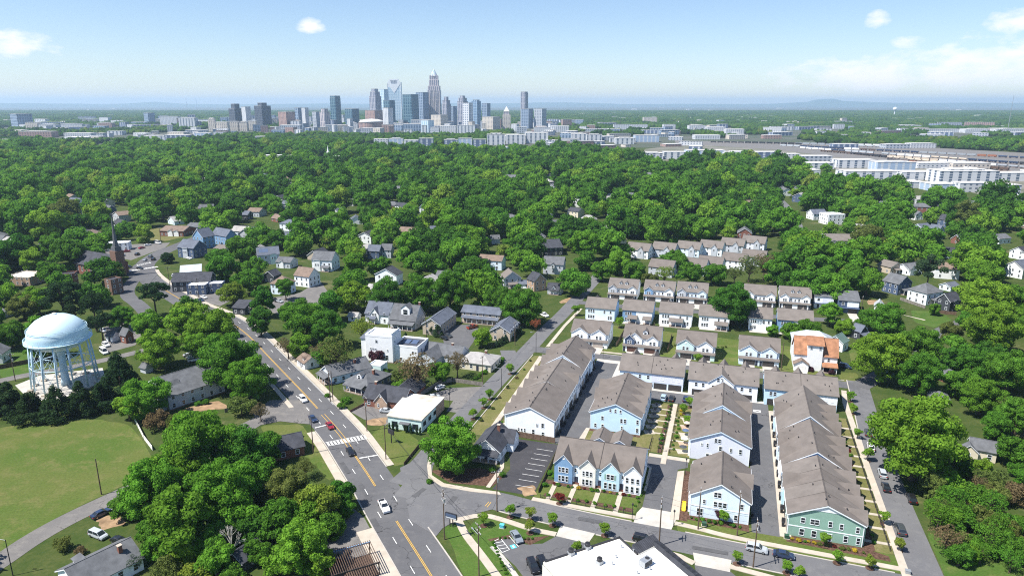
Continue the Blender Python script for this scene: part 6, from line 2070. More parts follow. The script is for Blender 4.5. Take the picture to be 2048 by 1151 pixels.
shrubs(-46.5, 136.3, -38, 138.6, 8, ['deep', 'mid', 'brown'], (.35, .55), .2)
shrubs(-64.5, 190, -64.5, 255, 18, ['mid', 'fresh', 'olive'], (.4, .7))
shrubs(-71.5, 190, -71.5, 256, 7, ['olive', 'mid', 'brown'], (.6, .9))
shrubs(-86, 226, -82, 250, 12, ['fresh', 'mid'], (.9, 1.4), .3)
shrubs(-20, 288, 4, 292, 12, ['mid', 'olive'], (.5, .9), 1.5)
shrubs(-40, 290, -30, 288, 5, ['mid', 'olive'], (.5, .9), 1.0)
for a in [(640, 752, 9), (655, 790, 8), (690, 800, 12), (683, 812, 11), (1622, 738, 8), (1650, 738, 9), (1663, 744, 8), (600, 870, 7), (1100, 945, 8), (1112, 952, 9), (1090, 968, 8), (1240, 800, 5), (412, 803, 9), (396, 806, 8), (860, 962, 8), (985, 940, 9), (1005, 948, 9)]:
    tree(a[0], a[1], a[2], 'shrub', 'mid' if a[0] < 1500 else 'purple')

# ------------------------------------------------------------------ the wood between the houses
AV = np.array([(x, y, r) for x, y, r in AVOID])


def seg_dist(P_, path):
    d = np.full(len(P_), 1e9)
    for a, b in zip(path[:-1], path[1:]):
        a, b = np.array(a), np.array(b)
        ab = b - a
        t = np.clip(((P_ - a) @ ab) / max(1e-9, ab @ ab), 0, 1)
        d = np.minimum(d, np.linalg.norm(P_ - (a + t[:, None] * ab), axis=1))
    return d


def in_poly(P_, poly):
    ins = np.zeros(len(P_), bool)
    n = len(poly)
    for i in range(n):
        (x1, y1), (x2, y2) = poly[i], poly[(i + 1) % n]
        c = ((y1 > P_[:, 1]) != (y2 > P_[:, 1]))
        xx = (x2 - x1) * (P_[:, 1] - y1) / ((y2 - y1) if y2 != y1 else 1e-9) + x1
        ins ^= c & (P_[:, 0] < xx)
    return ins


def scatter(y0, y1, cell, wide):
    pts = []
    y = y0
    while y < y1:
        w = wide * y + 60
        xs_ = np.arange(-w, w, cell)
        pts.append(np.stack([xs_ + RNG.uniform(-.46, .46, len(xs_)) * cell, y + RNG.uniform(-.46, .46, len(xs_)) * cell], 1))
        y += cell
    return np.concatenate(pts)


def clear_of(P_, R_):
    ok = np.ones(len(P_), bool)
    for (x, y, r) in AV:
        ok &= ((P_[:, 0] - x) ** 2 + (P_[:, 1] - y) ** 2) > (r + R_ * .72) ** 2
    for path, hw in AVOID_LINES:
        xs_ = [p[0] for p in path]
        ys_ = [p[1] for p in path]
        box = (P_[:, 0] > min(xs_) - 15) & (P_[:, 0] < max(xs_) + 15) & (P_[:, 1] > min(ys_) - 15) & (P_[:, 1] < max(ys_) + 15) & ok
        k = np.where(box)[0]
        if len(k):
            ok[k] = seg_dist(P_[k], path) > hw + R_[k] * .6
    for poly in AVOID_POLY:
        k = np.where(ok)[0]
        for ox, oy in ((0, 0), (.55, 0), (-.55, 0), (0, .4)):
            ok[k] &= ~in_poly(P_[k] + np.stack([R_[k] * ox, R_[k] * oy], 1), poly)
    return ok


# ------------------------------------------------------------------ far buildings and the skyline
def far_spot(x0, x1, yt, yb, dist=None):
    if dist is None:
        d = depth_at(yb)
        X, Y = G((x0 + x1) / 2, yb)
    else:
        v = (yb - 575.5) / FPX
        Y = dist
        d = Y * cP + CAMH * sP
        X = d * ((x0 + x1) / 2 - 1024) / FPX
    w = (x1 - x0) * d / FPX
    vt = (yt - 575.5) / FPX
    zt = CAMH - Y * (sP + vt * cP) / (cP - vt * sP)
    return X, Y, w, max(4.0, zt)


def tower(label, x0, x1, yt, yb, style, dist=None, depth=None, tiers=None, roofm='far_roofgrey', yaw=0, group=None, cat='building', name='far_building', piers=0, pierm='far_roof', cap=True, rad=True):
    X, Y, w, h = far_spot(x0, x1, yt, yb, dist)
    dp = depth or max(12, min(60, w * .9))
    yw = R(abs(yaw))
    if yaw:
        dp = depth or w / (math.cos(yw) + math.sin(yw))
        w = max(w * .5, (w - dp * math.sin(yw)) / math.cos(yw))
    o = thing(name, label, cat, X, Y + dp / 2, yaw, group, None, (max(w, dp) * .62 + 4) if rad else 0)
    tiers = tiers or [(1.0, 0, 1.0)]
    if rad:
        fw = 150 if Y < 1500 else 230
        AVOID_POLY.append([(X - w * .5 - 28, Y - fw), (X + w * .5 + 28, Y - fw), (X + w * .5 + 30, Y + dp + 24), (X - w * .5 - 30, Y + dp + 24)] if Y > 1500 else [(X - w * .5, Y - fw), (X + w * .5, Y - fw), (X + w * .52, Y + dp), (X - w * .52, Y + dp)])
    z0 = 0
    for (sw, f0, f1) in tiers:
        a, b = w * sw / 2, dp * sw / 2
        nm = 'wall' if f0 == 0 else 'upper_tier'
        pt = part(nm, MB().box(-a, a, -b, b, h * f0, h * f1), style, o)
        if cap:
            part('roof', MB().box(-a - .3, a + .3, -b - .3, b + .3, h * f1, h * f1 + min(1.2, h * .03)), roofm, pt)
    if piers:
        for i in range(piers + 1):
            xx = -w / 2 + w * i / piers
            part('pier', MB().box(xx - .8, xx + .8, -dp / 2 - 1.0, -dp / 2 - .05, 0, h * tiers[0][2] * 1.005), pierm, o)
    return o, w, dp, h


SK = 3350.0
G_SK = 'towers of the distant skyline'
# the tallest tower with its tapering crown
o, w, dp, h = tower('tallest skyline tower, tapering stepped shaft with a pointed crown', 857, 882, 137, 250, 'far_granite', SK, 44, [(1.0, 0, .62), (.93, .62, .7), (.74, .7, .8), (.66, .8, .88)], group=G_SK, cat='skyscraper', name='skyscraper', cap=False)
for k in range(9):
    xx = -w / 2 + w * (k + .5) / 9
    part('pier', MB().box(xx - .7, xx + .7, -dp / 2 - 1.2, -dp / 2 - .05, 0, h * (.6 + .05 * (1 - abs(k - 4) / 4))), 'far_roof', o)
for k in range(14):
    a = 2 * math.pi * k / 14
    part('crown_fin', MB().add([(math.cos(a) * w * .3, math.sin(a) * w * .3, h * .87), (math.cos(a + .25) * w * .3, math.sin(a + .25) * w * .3, h * .87), (math.cos(a + .12) * w * .03, math.sin(a + .12) * w * .03, h * (1.0 if k % 2 else .97)), (math.cos(a + .12) * w * .2, math.sin(a + .12) * w * .2, h * .87)], [(0, 1, 2), (1, 3, 2), (3, 0, 2), (0, 3, 1)]), 'far_roof', o)
part('crown_core', MB().lathe([(w * .27, h * .87), (w * .2, h * .92), (w * .1, h * .965), (w * .02, h * .995)], 10), 'far_paleglass', o)
# white tower with the notched top
X, Y, w, h = far_spot(778, 804, 158, 250, SK + 420)
o = thing('skyscraper', 'white skyline tower whose slanted top frames a triangular opening', 'skyscraper', X, Y, 0, G_SK, None, 40)
part('wall', MB().box(-w / 2, w / 2, 0, 42, 0, h * .82), 'far_paleglass', o)
part('side_fin', MB().prism([(-w / 2, 0), (-w * .28, 0), (-w * .36, 42), (-w / 2, 42)], h * .82, h * .93), 'white', o)
part('side_fin', MB().prism([(w * .28, 0), (w / 2, 0), (w / 2, 42), (w * .36, 42)], h * .82, h * .93), 'white', o)
part('crown', MB().add([(-w * .5, -1, h * .9), (-w * .34, -1, h), (w * .34, -1, h), (w * .5, -1, h * .9), (0, -1, h * .68), (-w * .5, 4, h * .9), (-w * .34, 4, h), (w * .34, 4, h), (w * .5, 4, h * .9), (0, 4, h * .68)],
                       [(0, 4, 1), (1, 4, 2), (2, 4, 3), (5, 6, 9), (6, 7, 9), (7, 8, 9), (0, 1, 6, 5), (1, 2, 7, 6), (2, 3, 8, 7), (0, 5, 9, 4), (4, 9, 8, 3)]), 'white', o)
part('crown_opening', MB().add([(-w * .27, -1.4, h * .97), (w * .27, -1.4, h * .97), (w * .2, -1.4, h * .9), (-w * .2, -1.4, h * .9)], [(0, 3, 2, 1)]), 'far_grey', o)
for sx in (-1, 1):
    part('edge_frame', MB().box(sx * w / 2 - 1.2, sx * w / 2 + 1.2, -1.2, 3, 0, h * .92), 'white', o)
rows = [
    ('brown-grey skyline tower with an arched top left of the white tower', 740, 763, 178, 250, 'far_granite2', SK - 50, [(1, 0, .8), (.82, .8, .92), (.55, .92, 1)]),
    ('pale glass skyline tower behind the arched brown-grey one', 760, 778, 179, 250, 'far_paleglass', SK + 300, None),
    ('wide dark teal glass skyline block in front of the tallest towers', 806, 837, 189, 252, 'far_teal', SK - 260, None),
    ('grey mirror glass skyline block left of the tallest tower', 833, 857, 185, 250, 'far_bluegrey', SK - 60, None),
    ('short navy glass block below the white notched tower', 768, 790, 201, 250, 'far_teal', SK - 300, None),
    ('grey skyline tower with a rounded cap right of the tallest', 884, 902, 194, 250, 'far_granite2', SK - 100, [(1, 0, .75), (.85, .75, .88), (.5, .88, 1)]),
    ('grey skyline tower with a stepped flat crown under construction', 915, 936, 192, 250, 'far_granite2', SK - 150, [(1, 0, .82), (.8, .82, .93), (.5, .93, 1)]),
    ('pale concrete-framed tower in front of the stepped grey one', 926, 946, 206, 258, 'far_concrete', SK - 480, None),
    ('blue glass skyline tower right of the pale concrete frame', 943, 962, 200, 250, 'far_glass', SK - 50, [(1, 0, .95), (.7, .95, 1)]),
    ('smaller blue-grey tower at the right of the main cluster', 964, 981, 207, 248, 'far_bluegrey', SK + 50, None),
    ('slender dark tower standing alone right of the cluster', 1041, 1056, 184, 250, 'far_granite2', SK - 100, [(1, 0, .96), (.9, .96, 1)]),
    ('grey twin apartment tower, left of the pair below the slender tower', 1042, 1066, 218, 256, 'far_bluegrey', SK - 420, None),
    ('grey twin apartment tower, right of the pair below the slender tower', 1068, 1093, 218, 256, 'far_grey', SK - 420, None),
    ('dark blue slab tower standing left of the main cluster', 662, 682, 192, 248, 'far_teal', SK - 200, [(1, 0, .93), (.95, .93, 1)]),
    ('dark office block at the left of the far hospital row', 458, 484, 208, 244, 'far_dark', SK - 300, [(1, 0, .8), (.6, .8, 1)]),
    ('white and glass apartment tower right of the dark office block', 485, 502, 214, 250, 'far_white', SK - 500, None),
    ('black stepped office block left of the brown slab', 509, 540, 206, 246, 'far_dark', SK - 300, [(1, 0, .88), (.55, .88, 1)]),
    ('brown grid-fronted slab building', 556, 588, 224, 254, 'far_brick', SK - 500, None),
    ('dark narrow block with a white neighbour', 591, 604, 216, 248, 'far_bluegrey', SK - 300, None),
    ('narrow white apartment block', 605, 618, 216, 250, 'far_white', SK - 400, None),
    ('pinkish brown tower with stepped top', 640, 659, 218, 252, 'far_granite', SK - 450, [(1, 0, .85), (.7, .85, 1)]),
    ('low dark blue block behind the arena', 690, 717, 218, 246, 'far_teal', SK - 100, None),
    ('brown office block left of the teal glass', 730, 765, 221, 252, 'far_brick', SK - 420, None),
    ('pale slim tower in front of the navy glass block', 766, 786, 216, 258, 'far_white', SK - 620, None),
    ('light teal glass office box below the tallest tower', 842, 867, 241, 266, 'far_paleglass', SK - 820, None),
    ('beige hotel block at the foot of the tallest tower', 862, 895, 230, 258, 'far_beige', SK - 560, None),
    ('dark grey block behind the rounded-cap tower', 896, 914, 213, 250, 'far_bluegrey', SK, None),
    ('tan block right of the blue-grey tower', 964, 1000, 234, 252, 'far_beige', SK - 500, None),
    ('pale low tower beside the arena roof', 694, 706, 238, 256, 'far_white', SK - 500, None),
    ('grey block left of the dark slab tower', 625, 640, 224, 250, 'far_grey', SK - 300, None),
    ('dark glass office tower at the far left edge', 17, 56, 228, 256, 'far_bluegrey', None, None),
    ('dark square tower alone in the left middle distance', 287, 307, 226, 248, 'far_bluegrey', None, None),
]
for (lb, a, b, c, d, stl, dist, tiers) in rows:
    tower(lb, a, b, c, d, stl, dist, None, tiers, yaw=-32, group=G_SK, cat='skyscraper', name='skyscraper')
X, Y, w, h = far_spot(1005, 1021, 212, 252, SK - 450)
o = thing('skyscraper', 'tan tower with a steep pyramid roof right of the cluster', 'skyscraper', X, Y, 0, G_SK, None, 30)
part('wall', MB().box(-w / 2, w / 2, 0, 30, 0, h * .62), 'far_beige', o)
part('upper_tier', MB().box(-w * .36, w * .36, 4, 26, h * .62, h * .76), 'far_granite', o)
part('pyramid_roof', MB().add([(-w * .38, 3, h * .76), (w * .38, 3, h * .76), (w * .38, 27, h * .76), (-w * .38, 27, h * .76), (0, 15, h)], [(0, 1, 4), (1, 2, 4), (2, 3, 4), (3, 0, 4)]), 'far_roof', o)
X, Y, w, h = far_spot(714, 766, 238, 258, SK - 620)
o = thing('arena', 'low round arena with a pale domed roof below the skyline', 'arena', X, Y + 40, 0, None, None, 80)
part('wall', MB().lathe([(w / 2, 0), (w / 2, h * .7)], 32), 'far_brick', o)
part('dome_roof', MB().lathe([(w / 2 + 1, h * .7), (w * .42, h * .86), (w * .25, h * .96), (2, h)], 32), 'far_roof', o, True)

# mid-rise blocks and apartments: label, x0, x1, top, base, facade, yaw
mids = [('beige hospital slab, first of a row of five at the left', 418, 431, 236, 263, 'far_beige'), ('beige hospital slab, second of a row of five', 433, 456, 244, 264, 'far_beige'), ('beige hospital slab, third of a row of five', 459, 477, 243, 262, 'far_beige'),
        ('beige hospital slab, fourth of a row of five', 479, 495, 243, 262, 'far_beige'), ('beige hospital slab, fifth of a row of five', 497, 513, 242, 260, 'far_beige'),
        ('beige clinic block beside the dark glass tower at the left', 52, 76, 245, 259, 'far_beige'), ('long white clinic wing right of the beige clinic', 78, 112, 248, 259, 'far_white'), ('white low block in the left distance with trees before it', 122, 150, 247, 255, 'far_white'),
        ('white low block right of the pale clinic wing', 150, 174, 249, 256, 'far_white'), ('small brick block in the left woods', 198, 224, 245, 256, 'far_brick'), ('white columned office block right of the dark square tower', 321, 357, 233, 249, 'far_white'),
        ('white and navy office block beside the columned one', 359, 391, 236, 257, 'far_apt'), ('long low white and dark apartments at the left', 287, 330, 271, 283, 'far_apt'), ('long low roofs right of the left apartments', 330, 378, 270, 283, 'far_navy'),
        ('white block of flats with blue bays at the left', 390, 420, 266, 279, 'far_aptblue'), ('dark-windowed block at the left edge', -6, 20, 279, 293, 'far_navy'), ('brick-red school building in the left woods', 221, 264, 282, 294, 'far_brick'),
        ('low white hall in the left woods', 188, 232, 302, 312, 'far_white'), ('purple-brick building before the clinic', 38, 104, 262, 275, 'far_brick'), ('flat white store at the left', 128, 182, 266, 274, 'far_white'),
        ('brown terrace row in the wood below the skyline', 517, 560, 311, 322, 'far_beige'), ('brown terrace row continuing right in the wood', 562, 622, 312, 326, 'far_brick'), ('green-grey hall roof beside the white steeple', 664, 704, 313, 322, 'far_grey'),
        ('white flats with blue bays, left end of the apartment row', 748, 776, 278, 290, 'far_white'), ('navy and white flats second in the apartment row', 778, 806, 276, 292, 'far_aptblue'), ('white low flats third in the apartment row', 808, 836, 280, 295, 'far_apt'),
        ('navy flats fourth in the apartment row', 838, 866, 277, 295, 'far_navy'), ('navy and white flats fifth in the apartment row', 888, 915, 278, 294, 'far_navy'), ('navy flats sixth in the apartment row', 917, 944, 277, 294, 'far_aptblue'), ('dark flats seventh in the apartment row', 946, 972, 279, 295, 'far_navy'),
        ('white flats eighth in the apartment row', 974, 1010, 267, 290, 'far_apt'), ('white flats ninth in the apartment row', 1012, 1050, 270, 288, 'far_apt'), ('white flats tenth in the apartment row', 1052, 1096, 266, 287, 'far_apt'),
        ('white block above the apartment row', 1068, 1100, 254, 266, 'far_white'), ('white block right of the upper apartment row', 1102, 1138, 252, 265, 'far_white'), ('white flats at the right of the apartment row', 1143, 1172, 268, 283, 'far_apt'),
        ('white flats right end of the apartment row', 1174, 1204, 268, 282, 'far_apt'), ('white low-rise below the beige hotel', 880, 912, 252, 266, 'far_white'), ('white and grey low-rise below the concrete tower', 914, 950, 251, 267, 'far_apt'),
        ('white office block with dark bays left of centre', 700, 716, 246, 258, 'far_white'), ('pale office below the brown slab', 560, 600, 250, 260, 'far_grey'), ('pale office left of the arena', 660, 692, 250, 260, 'far_brick'), ('grey office in front of the arena', 716, 760, 256, 266, 'far_grey'),
        ('white hall in front of the teal glass block', 785, 806, 246, 258, 'far_white'), ('dark low block before the teal glass', 806, 842, 248, 262, 'far_bluegrey'),
        ('white and grey flats left of the rail yard', 1231, 1268, 275, 288, 'far_apt'), ('blue-white flats beside them left of the rail yard', 1270, 1318, 271, 284, 'far_aptblue'), ('beige brick block on the right horizon wood', 1287, 1314, 235, 247, 'far_beige'),
        ('white warehouse at the far right road, left of three', 1378, 1412, 250, 262, 'far_white'), ('white warehouse at the far right road, middle of three', 1414, 1450, 254, 266, 'far_white'), ('white warehouse at the far right road, right of three', 1452, 1488, 258, 269, 'far_white'),
        ('white arched hall in the right woods', 1796, 1842, 250, 257, 'far_white'), ('huge flat white warehouse near the right edge', 1930, 1990, 257, 266, 'far_white'), ('huge flat white warehouse cut by the right edge', 1992, 2070, 257, 267, 'far_white'),
        ('low dark-roofed depot above the rail yard', 1771, 1820, 288, 297, 'far_grey'), ('low pale depot above the rail yard', 1822, 1872, 287, 296, 'far_white'), ('small blue shed beyond the rail yard', 1668, 1716, 288, 296, 'far_navy'),
        ('white flats left of the rail yard front row', 1280, 1326, 305, 319, 'far_apt'), ('white flats second in the rail yard front row', 1328, 1374, 304, 318, 'far_apt'), ('white and blue flats third in the rail yard front row', 1376, 1450, 301, 315, 'far_aptblue'),
        ('white flats fourth in the rail yard front row', 1452, 1508, 303, 317, 'far_apt'), ('navy and white flats fifth in the rail yard front row', 1510, 1560, 304, 318, 'far_navy'),
        ('white flats nearest the rail yard, upper left', 1676, 1752, 320, 336, 'far_apt'), ('blue-grey flats nearest the rail yard, upper right', 1754, 1830, 323, 341, 'far_aptblue'), ('long white parking deck at the right', 1692, 1800, 343, 358, 'far_apt'),
        ('white flats behind the long parking deck', 1802, 1878, 344, 360, 'far_apt'), ('tall white and blue flats at the right', 1880, 1996, 340, 366, 'far_apt'), ('long low white flats stepping down at the right', 1918, 1980, 366, 384, 'far_white'),
        ('navy and white flats at the right edge', 1982, 2040, 370, 391, 'far_navy'), ('white flats cut by the right edge', 2004, 2060, 391, 407, 'far_apt'), ('grey store left of the rail road', 1200, 1228, 272, 281, 'far_grey'), ('pale store beside the rail road', 1390, 1440, 270, 279, 'far_white')]
for i, (lb, a, b, c, d, stl) in enumerate(mids):
    w_, _, = (b - a) * depth_at(d) / FPX, 0
    tower(lb, a, b, c, d, stl, None, min(34, max(16, w_ * .5)), [(1, 0, 1)] if (i % 3 and w_ < 90) else [(1, 0, .9), (.6, .9, 1)], 'far_roof', yaw=0, group='distant mid-rise buildings', cat='building', name='midrise_building')
for k, (a, b, c, d, stl, lb) in enumerate([(1562, 1600, 308, 319, 'far_white', 'white low hall at the left of the yards'), (1604, 1664, 312, 322, 'far_grey', 'grey shed in the yards'), (1610, 1668, 326, 338, 'far_apt', 'white flats before the grey shed'), (1836, 1900, 326, 337, 'far_white', 'white hall behind the tall flats'),
        (1905, 1980, 326, 338, 'far_beige', 'tan hall behind the tall flats'), (1990, 2060, 346, 362, 'far_apt', 'white flats at the right edge above the navy ones'), (1560, 1640, 340, 352, 'far_white', 'long white roof in the trees before the yards'), (1290, 1330, 322, 332, 'far_grey', 'grey flats before the front row'),
        (1705, 1770, 362, 372, 'far_white', 'white terrace below the parking deck'), (1775, 1850, 364, 376, 'far_apt', 'white flats below the parking deck'), (1860, 1912, 368, 382, 'far_aptblue', 'blue-white flats below the tall flats')]):
    tower(lb, a, b, c, d, stl, None, 24, None, 'far_roof', group='distant mid-rise buildings', name='midrise_building')
# white steeple in the wood
X, Y = G(657, 318)
o = thing('church', 'slim white steeple rising from the wood below the skyline', 'church', X, Y, 0, None, None, 16)
part('wall', MB().box(-3, 3, -3, 3, 0, 13), 'white', o)
part('spire', MB().lathe([(2.2, 13), (1.2, 17), (.1, 25)], 8), 'white', o)
# the built-up belt round the skyline
rsb = random.Random(77)
BST = [('far_white', 'white'), ('far_white', 'white'), ('far_apt', 'white-framed'), ('far_grey', 'grey'), ('far_beige', 'beige'), ('far_brick', 'brick'), ('far_navy', 'navy'), ('far_bluegrey', 'slate blue')]
for k in range(330):
    q = rsb.random()
    if q < .45:
        xx, yb = rsb.gauss(740, 190), rsb.uniform(243, 268)
        zone = 'below the skyline'
    elif q < .84:
        xx, yb = rsb.uniform(1000, 2040), rsb.uniform(246, 300)
        zone = 'in the belt right of the skyline'
    else:
        xx, yb = rsb.uniform(0, 520), rsb.uniform(240, 285)
        zone = 'in the belt left of the skyline'
    if not -10 < xx < 2060 or (xx > 1400 and yb > 280):
        continue
    stl, wd = rsb.choice(BST)
    wpx = rsb.uniform(8, 26) if q < .45 else rsb.uniform(12, 52)
    hp = rsb.uniform(5, 10) if q > .45 else rsb.uniform(6, 17)
    tower(f'{wd} low block {zone}', xx - wpx / 2, xx + wpx / 2, yb - hp, yb, stl, None, rsb.uniform(16, 30), None, rsb.choice(['far_roof', 'far_roof', 'far_roofgrey']), yaw=rsb.choice([0, -20, 15]), group='low blocks ' + zone, name='lowrise_building')
# specks of roofs on the horizon plain
rs2 = random.Random(21)
for k in range(110):
    yy = 214 + 34 * rs2.random() ** .8
    xx = rs2.uniform(-20, 2068)
    if 400 < xx < 1110 and yy < 240:
        continue
    d = depth_at(yy)
    X, Y = G(xx, yy)
    w = rs2.uniform(4, 15) * d / FPX
    side = 'left' if xx < 700 else ('right' if xx > 1300 else 'middle')
    o = thing('far_building', f'pale low roof glinting among far trees in the {side} distance', 'building', X, Y, rs2.uniform(-20, 20), f'pale roofs in the {side} distance', None, w * .6 + 6)
    m = MB().vwall('x', 0, 18, 0, 9, 13, -w / 2, w / 2) if k % 3 == 0 else MB().box(-w / 2, w / 2, -15, 15, 0, rs2.uniform(8, 15))
    part('wall', m, rs2.choice(['far_white', 'far_roof', 'far_beige']), o)
    part('roof', MB().vroof('x', 0, 18, 9, 13, -w / 2, w / 2, th=.5) if k % 3 == 0 else MB().box(-w / 2, w / 2, -15, 15, 15.0, 15.6), 'far_roof', o)
# far white water tank
X, Y = G(1788, 233)
o = thing('water_tower', 'tiny white water tower on the right horizon', 'water tower', X, Y, 0, None, None, 30)
part('stem', MB().lathe([(6, 0), (4, 10), (4, 40), (6, 46)], 12), 'white', o)
part('tank', MB().lathe([(4, 44), (13, 52), (15, 60), (12, 68), (3, 73)], 16), 'white', o)
# transmission masts
for (mx, my, mt, lb) in ((2014, 268, 190, 'tall thin lattice mast at the right edge of the horizon'), (374, 214, 196, 'thin radio mast on the left horizon, left of two'), (394, 214, 196, 'thin radio mast on the left horizon, right of two')):
    X, Y, w, h = far_spot(mx - 1, mx + 1, mt, max(my, 216))
    o = thing('radio_mast', lb, 'mast', X, Y, 0, 'masts on the horizon')
    part('mast', MB().tube((0, 0, 0), (0, 0, h), w * .35, w * .15, 4), 'metal_grey', o)

mat('far_ground', (.04, .062, .026), 1, .3, .006, col2=(.1, .098, .088), detail=8)
structure('plain', MB().add([(x, y, .03) for y in (1650, 6000, 33000) for x in (-29000, -3000, 0, 3000, 29000)], [(j * 5 + i, j * 5 + i + 1, j * 5 + 6 + i, j * 5 + 5 + i) for j in range(2) for i in range(4)]), 'far_ground')
# hills along the horizon
hm = MB()
nx = 160
pts = []
for i in range(nx + 1):
    a = R(-46 + 92 * i / nx)
    D_ = 26000
    h = 96 + 14 * math.sin(i * .11) + 8 * math.sin(i * .37 + 1) + 3 * math.sin(i * 1.3)
    azd = math.degrees(a)
    h += 26 * max(0, (azd - 20) / 25)
    h += 120 * math.exp(-((azd - 23.6) / .8) ** 2) * (.8 + .2 * math.sin(azd * 5)) + 60 * math.exp(-((azd - 24.5) / 3) ** 2) + 60 * math.exp(-((azd + 26.6) / 1.2) ** 2) + 40 * math.exp(-((azd - 4) / 4) ** 2)
    pts.append((D_ * math.sin(a), D_ * math.cos(a), h))
k = len(pts)
hm.add(pts + [(p[0] * .93, p[1] * .93, 2) for p in pts] + [(p[0] * 1.08, p[1] * 1.08, 0) for p in pts], [(i, i + 1, k + i + 1, k + i) for i in range(nx)] + [(i + 1, i, 2 * k + i, 2 * k + i + 1) for i in range(nx)])
mat('far_wood', (.05, .085, .035), 1, .3, .004)
structure('hills', hm, 'far_wood')

# ------------------------------------------------------------------ rail yard
CARM = ['rust', 'car_white', 'car_white', 'car_silver', 'wood_dark', 'side_tan', 'car_navy', 'metal_grey', 'car_silver', 'metal_dark']
FRB = {}


def freight_mesh(kind, m):
    if (kind, m) not in FRB:
        a = MB()
        if kind == 0:
            a.box(-7.6, 7.6, -1.5, 1.5, 1.1, 4.6)
        elif kind == 1:
            n = 10
            vs, fs = [], []
            for xx in (-7.2, 7.2):
                for i in range(n):
                    an = 2 * math.pi * i / n
                    vs.append((xx, 1.5 * math.cos(an), 2.7 + 1.5 * math.sin(an)))
            fs = [(i, (i + 1) % n, (i + 1) % n + n, i + n) for i in range(n)] + [tuple(range(n)), tuple(range(n, 2 * n))]
            a.add(vs, fs)
        else:
            a.prism([(-7.4, -1.4), (7.4, -1.4), (7.4, 1.4), (-7.4, 1.4)], 2.0, 4.4)
            for q in (-4.8, 0, 4.8):
                a.add([(q - 2.3, -1.3, 2.0), (q + 2.3, -1.3, 2.0), (q + 2.3, 1.3, 2.0), (q - 2.3, 1.3, 2.0), (q - .5, -.5, .9), (q + .5, -.5, .9), (q + .5, .5, .9), (q - .5, .5, .9)], [(0, 1, 5, 4), (1, 2, 6, 5), (2, 3, 7, 6), (3, 0, 4, 7)])
        FRB[(kind, m)] = a.mesh('car_body', m)
    return FRB[(kind, m)]


bg = MB()
for q in (-5.2, 5.2):
    bg.box(q - 1.3, q + 1.3, -1.1, 1.1, .25, .95)
bogie = bg.mesh('bogie', 'metal_dark')
RAILS = [((1560, 288), (1800, 296)), ((1560, 292), (2060, 318)), ((1420, 285), (1760, 292)), ((1600, 297), (2060, 330)), ((1640, 303), (2060, 338)), ((1700, 308), (2060, 346)), ((1760, 320), (2060, 352))]
AVOID_POLY.append(px((1400, 282), (1560, 284), (1800, 292), (2090, 308), (2090, 360), (1900, 340), (1700, 318), (1560, 300), (1400, 290)))
AVOID_POLY.append(px((1180, 284), (1400, 276), (1400, 292), (1280, 296)))
YARD = px((1275, 322), (1290, 298), (1400, 286), (1560, 298), (1700, 316), (2090, 352), (2090, 412), (2000, 400), (1880, 368), (1690, 362), (1680, 340), (1560, 322))
AVOID_POLY.append(YARD)
mat('yard_ground', (.2, .185, .165), 1, .3, .02, col2=(.09, .1, .06), detail=8)
structure('yard_ground', MB().sheet(YARD, .04), 'yard_ground')
structure('rail_yard', MB().sheet(px((1400, 282), (1560, 284), (1800, 292), (2090, 308), (2090, 360), (1900, 340), (1700, 318), (1560, 300), (1400, 290)), .08), 'asphalt_old')
rs3 = random.Random(3)
rw = ['back', 'second', 'upper left', 'third', 'fourth', 'fifth', 'front']
CW = {'rust': 'rust red', 'car_white': 'white', 'car_silver': 'silver grey', 'wood_dark': 'dark brown', 'car_brick': 'brick red', 'side_tan': 'tan', 'car_navy': 'navy', 'metal_grey': 'grey', 'metal_dark': 'black', 'roof_orange': 'orange'}
KW = ['box wagon', 'tank wagon', 'hopper wagon']
for ri, (a, b) in enumerate(RAILS):
    A, B = Vector(G(*a)), Vector(G(*b))
    n = int((B - A).length / 17.5)
    yaw = math.degrees(math.atan2(B.y - A.y, B.x - A.x))
    t_ = (B - A).normalized()
    nn = Vector((-t_.y, t_.x))
    m = MB()
    for s in (-.75, .75):
        p, q = A + nn * s, B + nn * s
        m.tube((p.x, p.y, .15), (q.x, q.y, .15), .1, n=4)
    structure('rail_track', m, 'rust')
    run, cm, ck = 0, 'rust', 0
    for i in range(n):
        if run <= 0:
            run, cm, ck = rs3.randint(2, 6), rs3.choice(CARM), rs3.choice([0, 0, 1, 2])
            if rs3.random() < .25:
                run = -rs3.randint(1, 3)
        if run < 0:
            run += 1
            continue
        run -= 1
        c = A + (B - A) * ((i + .5) / n)
        o = thing('freight_wagon', f'{CW[cm]} {KW[ck]} on the {rw[ri]} track of the rail yard', 'wagon', c.x, c.y, yaw, 'freight wagons in the rail yard')
        link('car_body', freight_mesh(ck, cm), o)
        link('bogie', bogie, o)
# ------------------------------------------------------------------ filling the wood: the nearest as trees of their own, the rest as one mass
AV = np.array([(x, y, r) for x, y, r in AVOID])
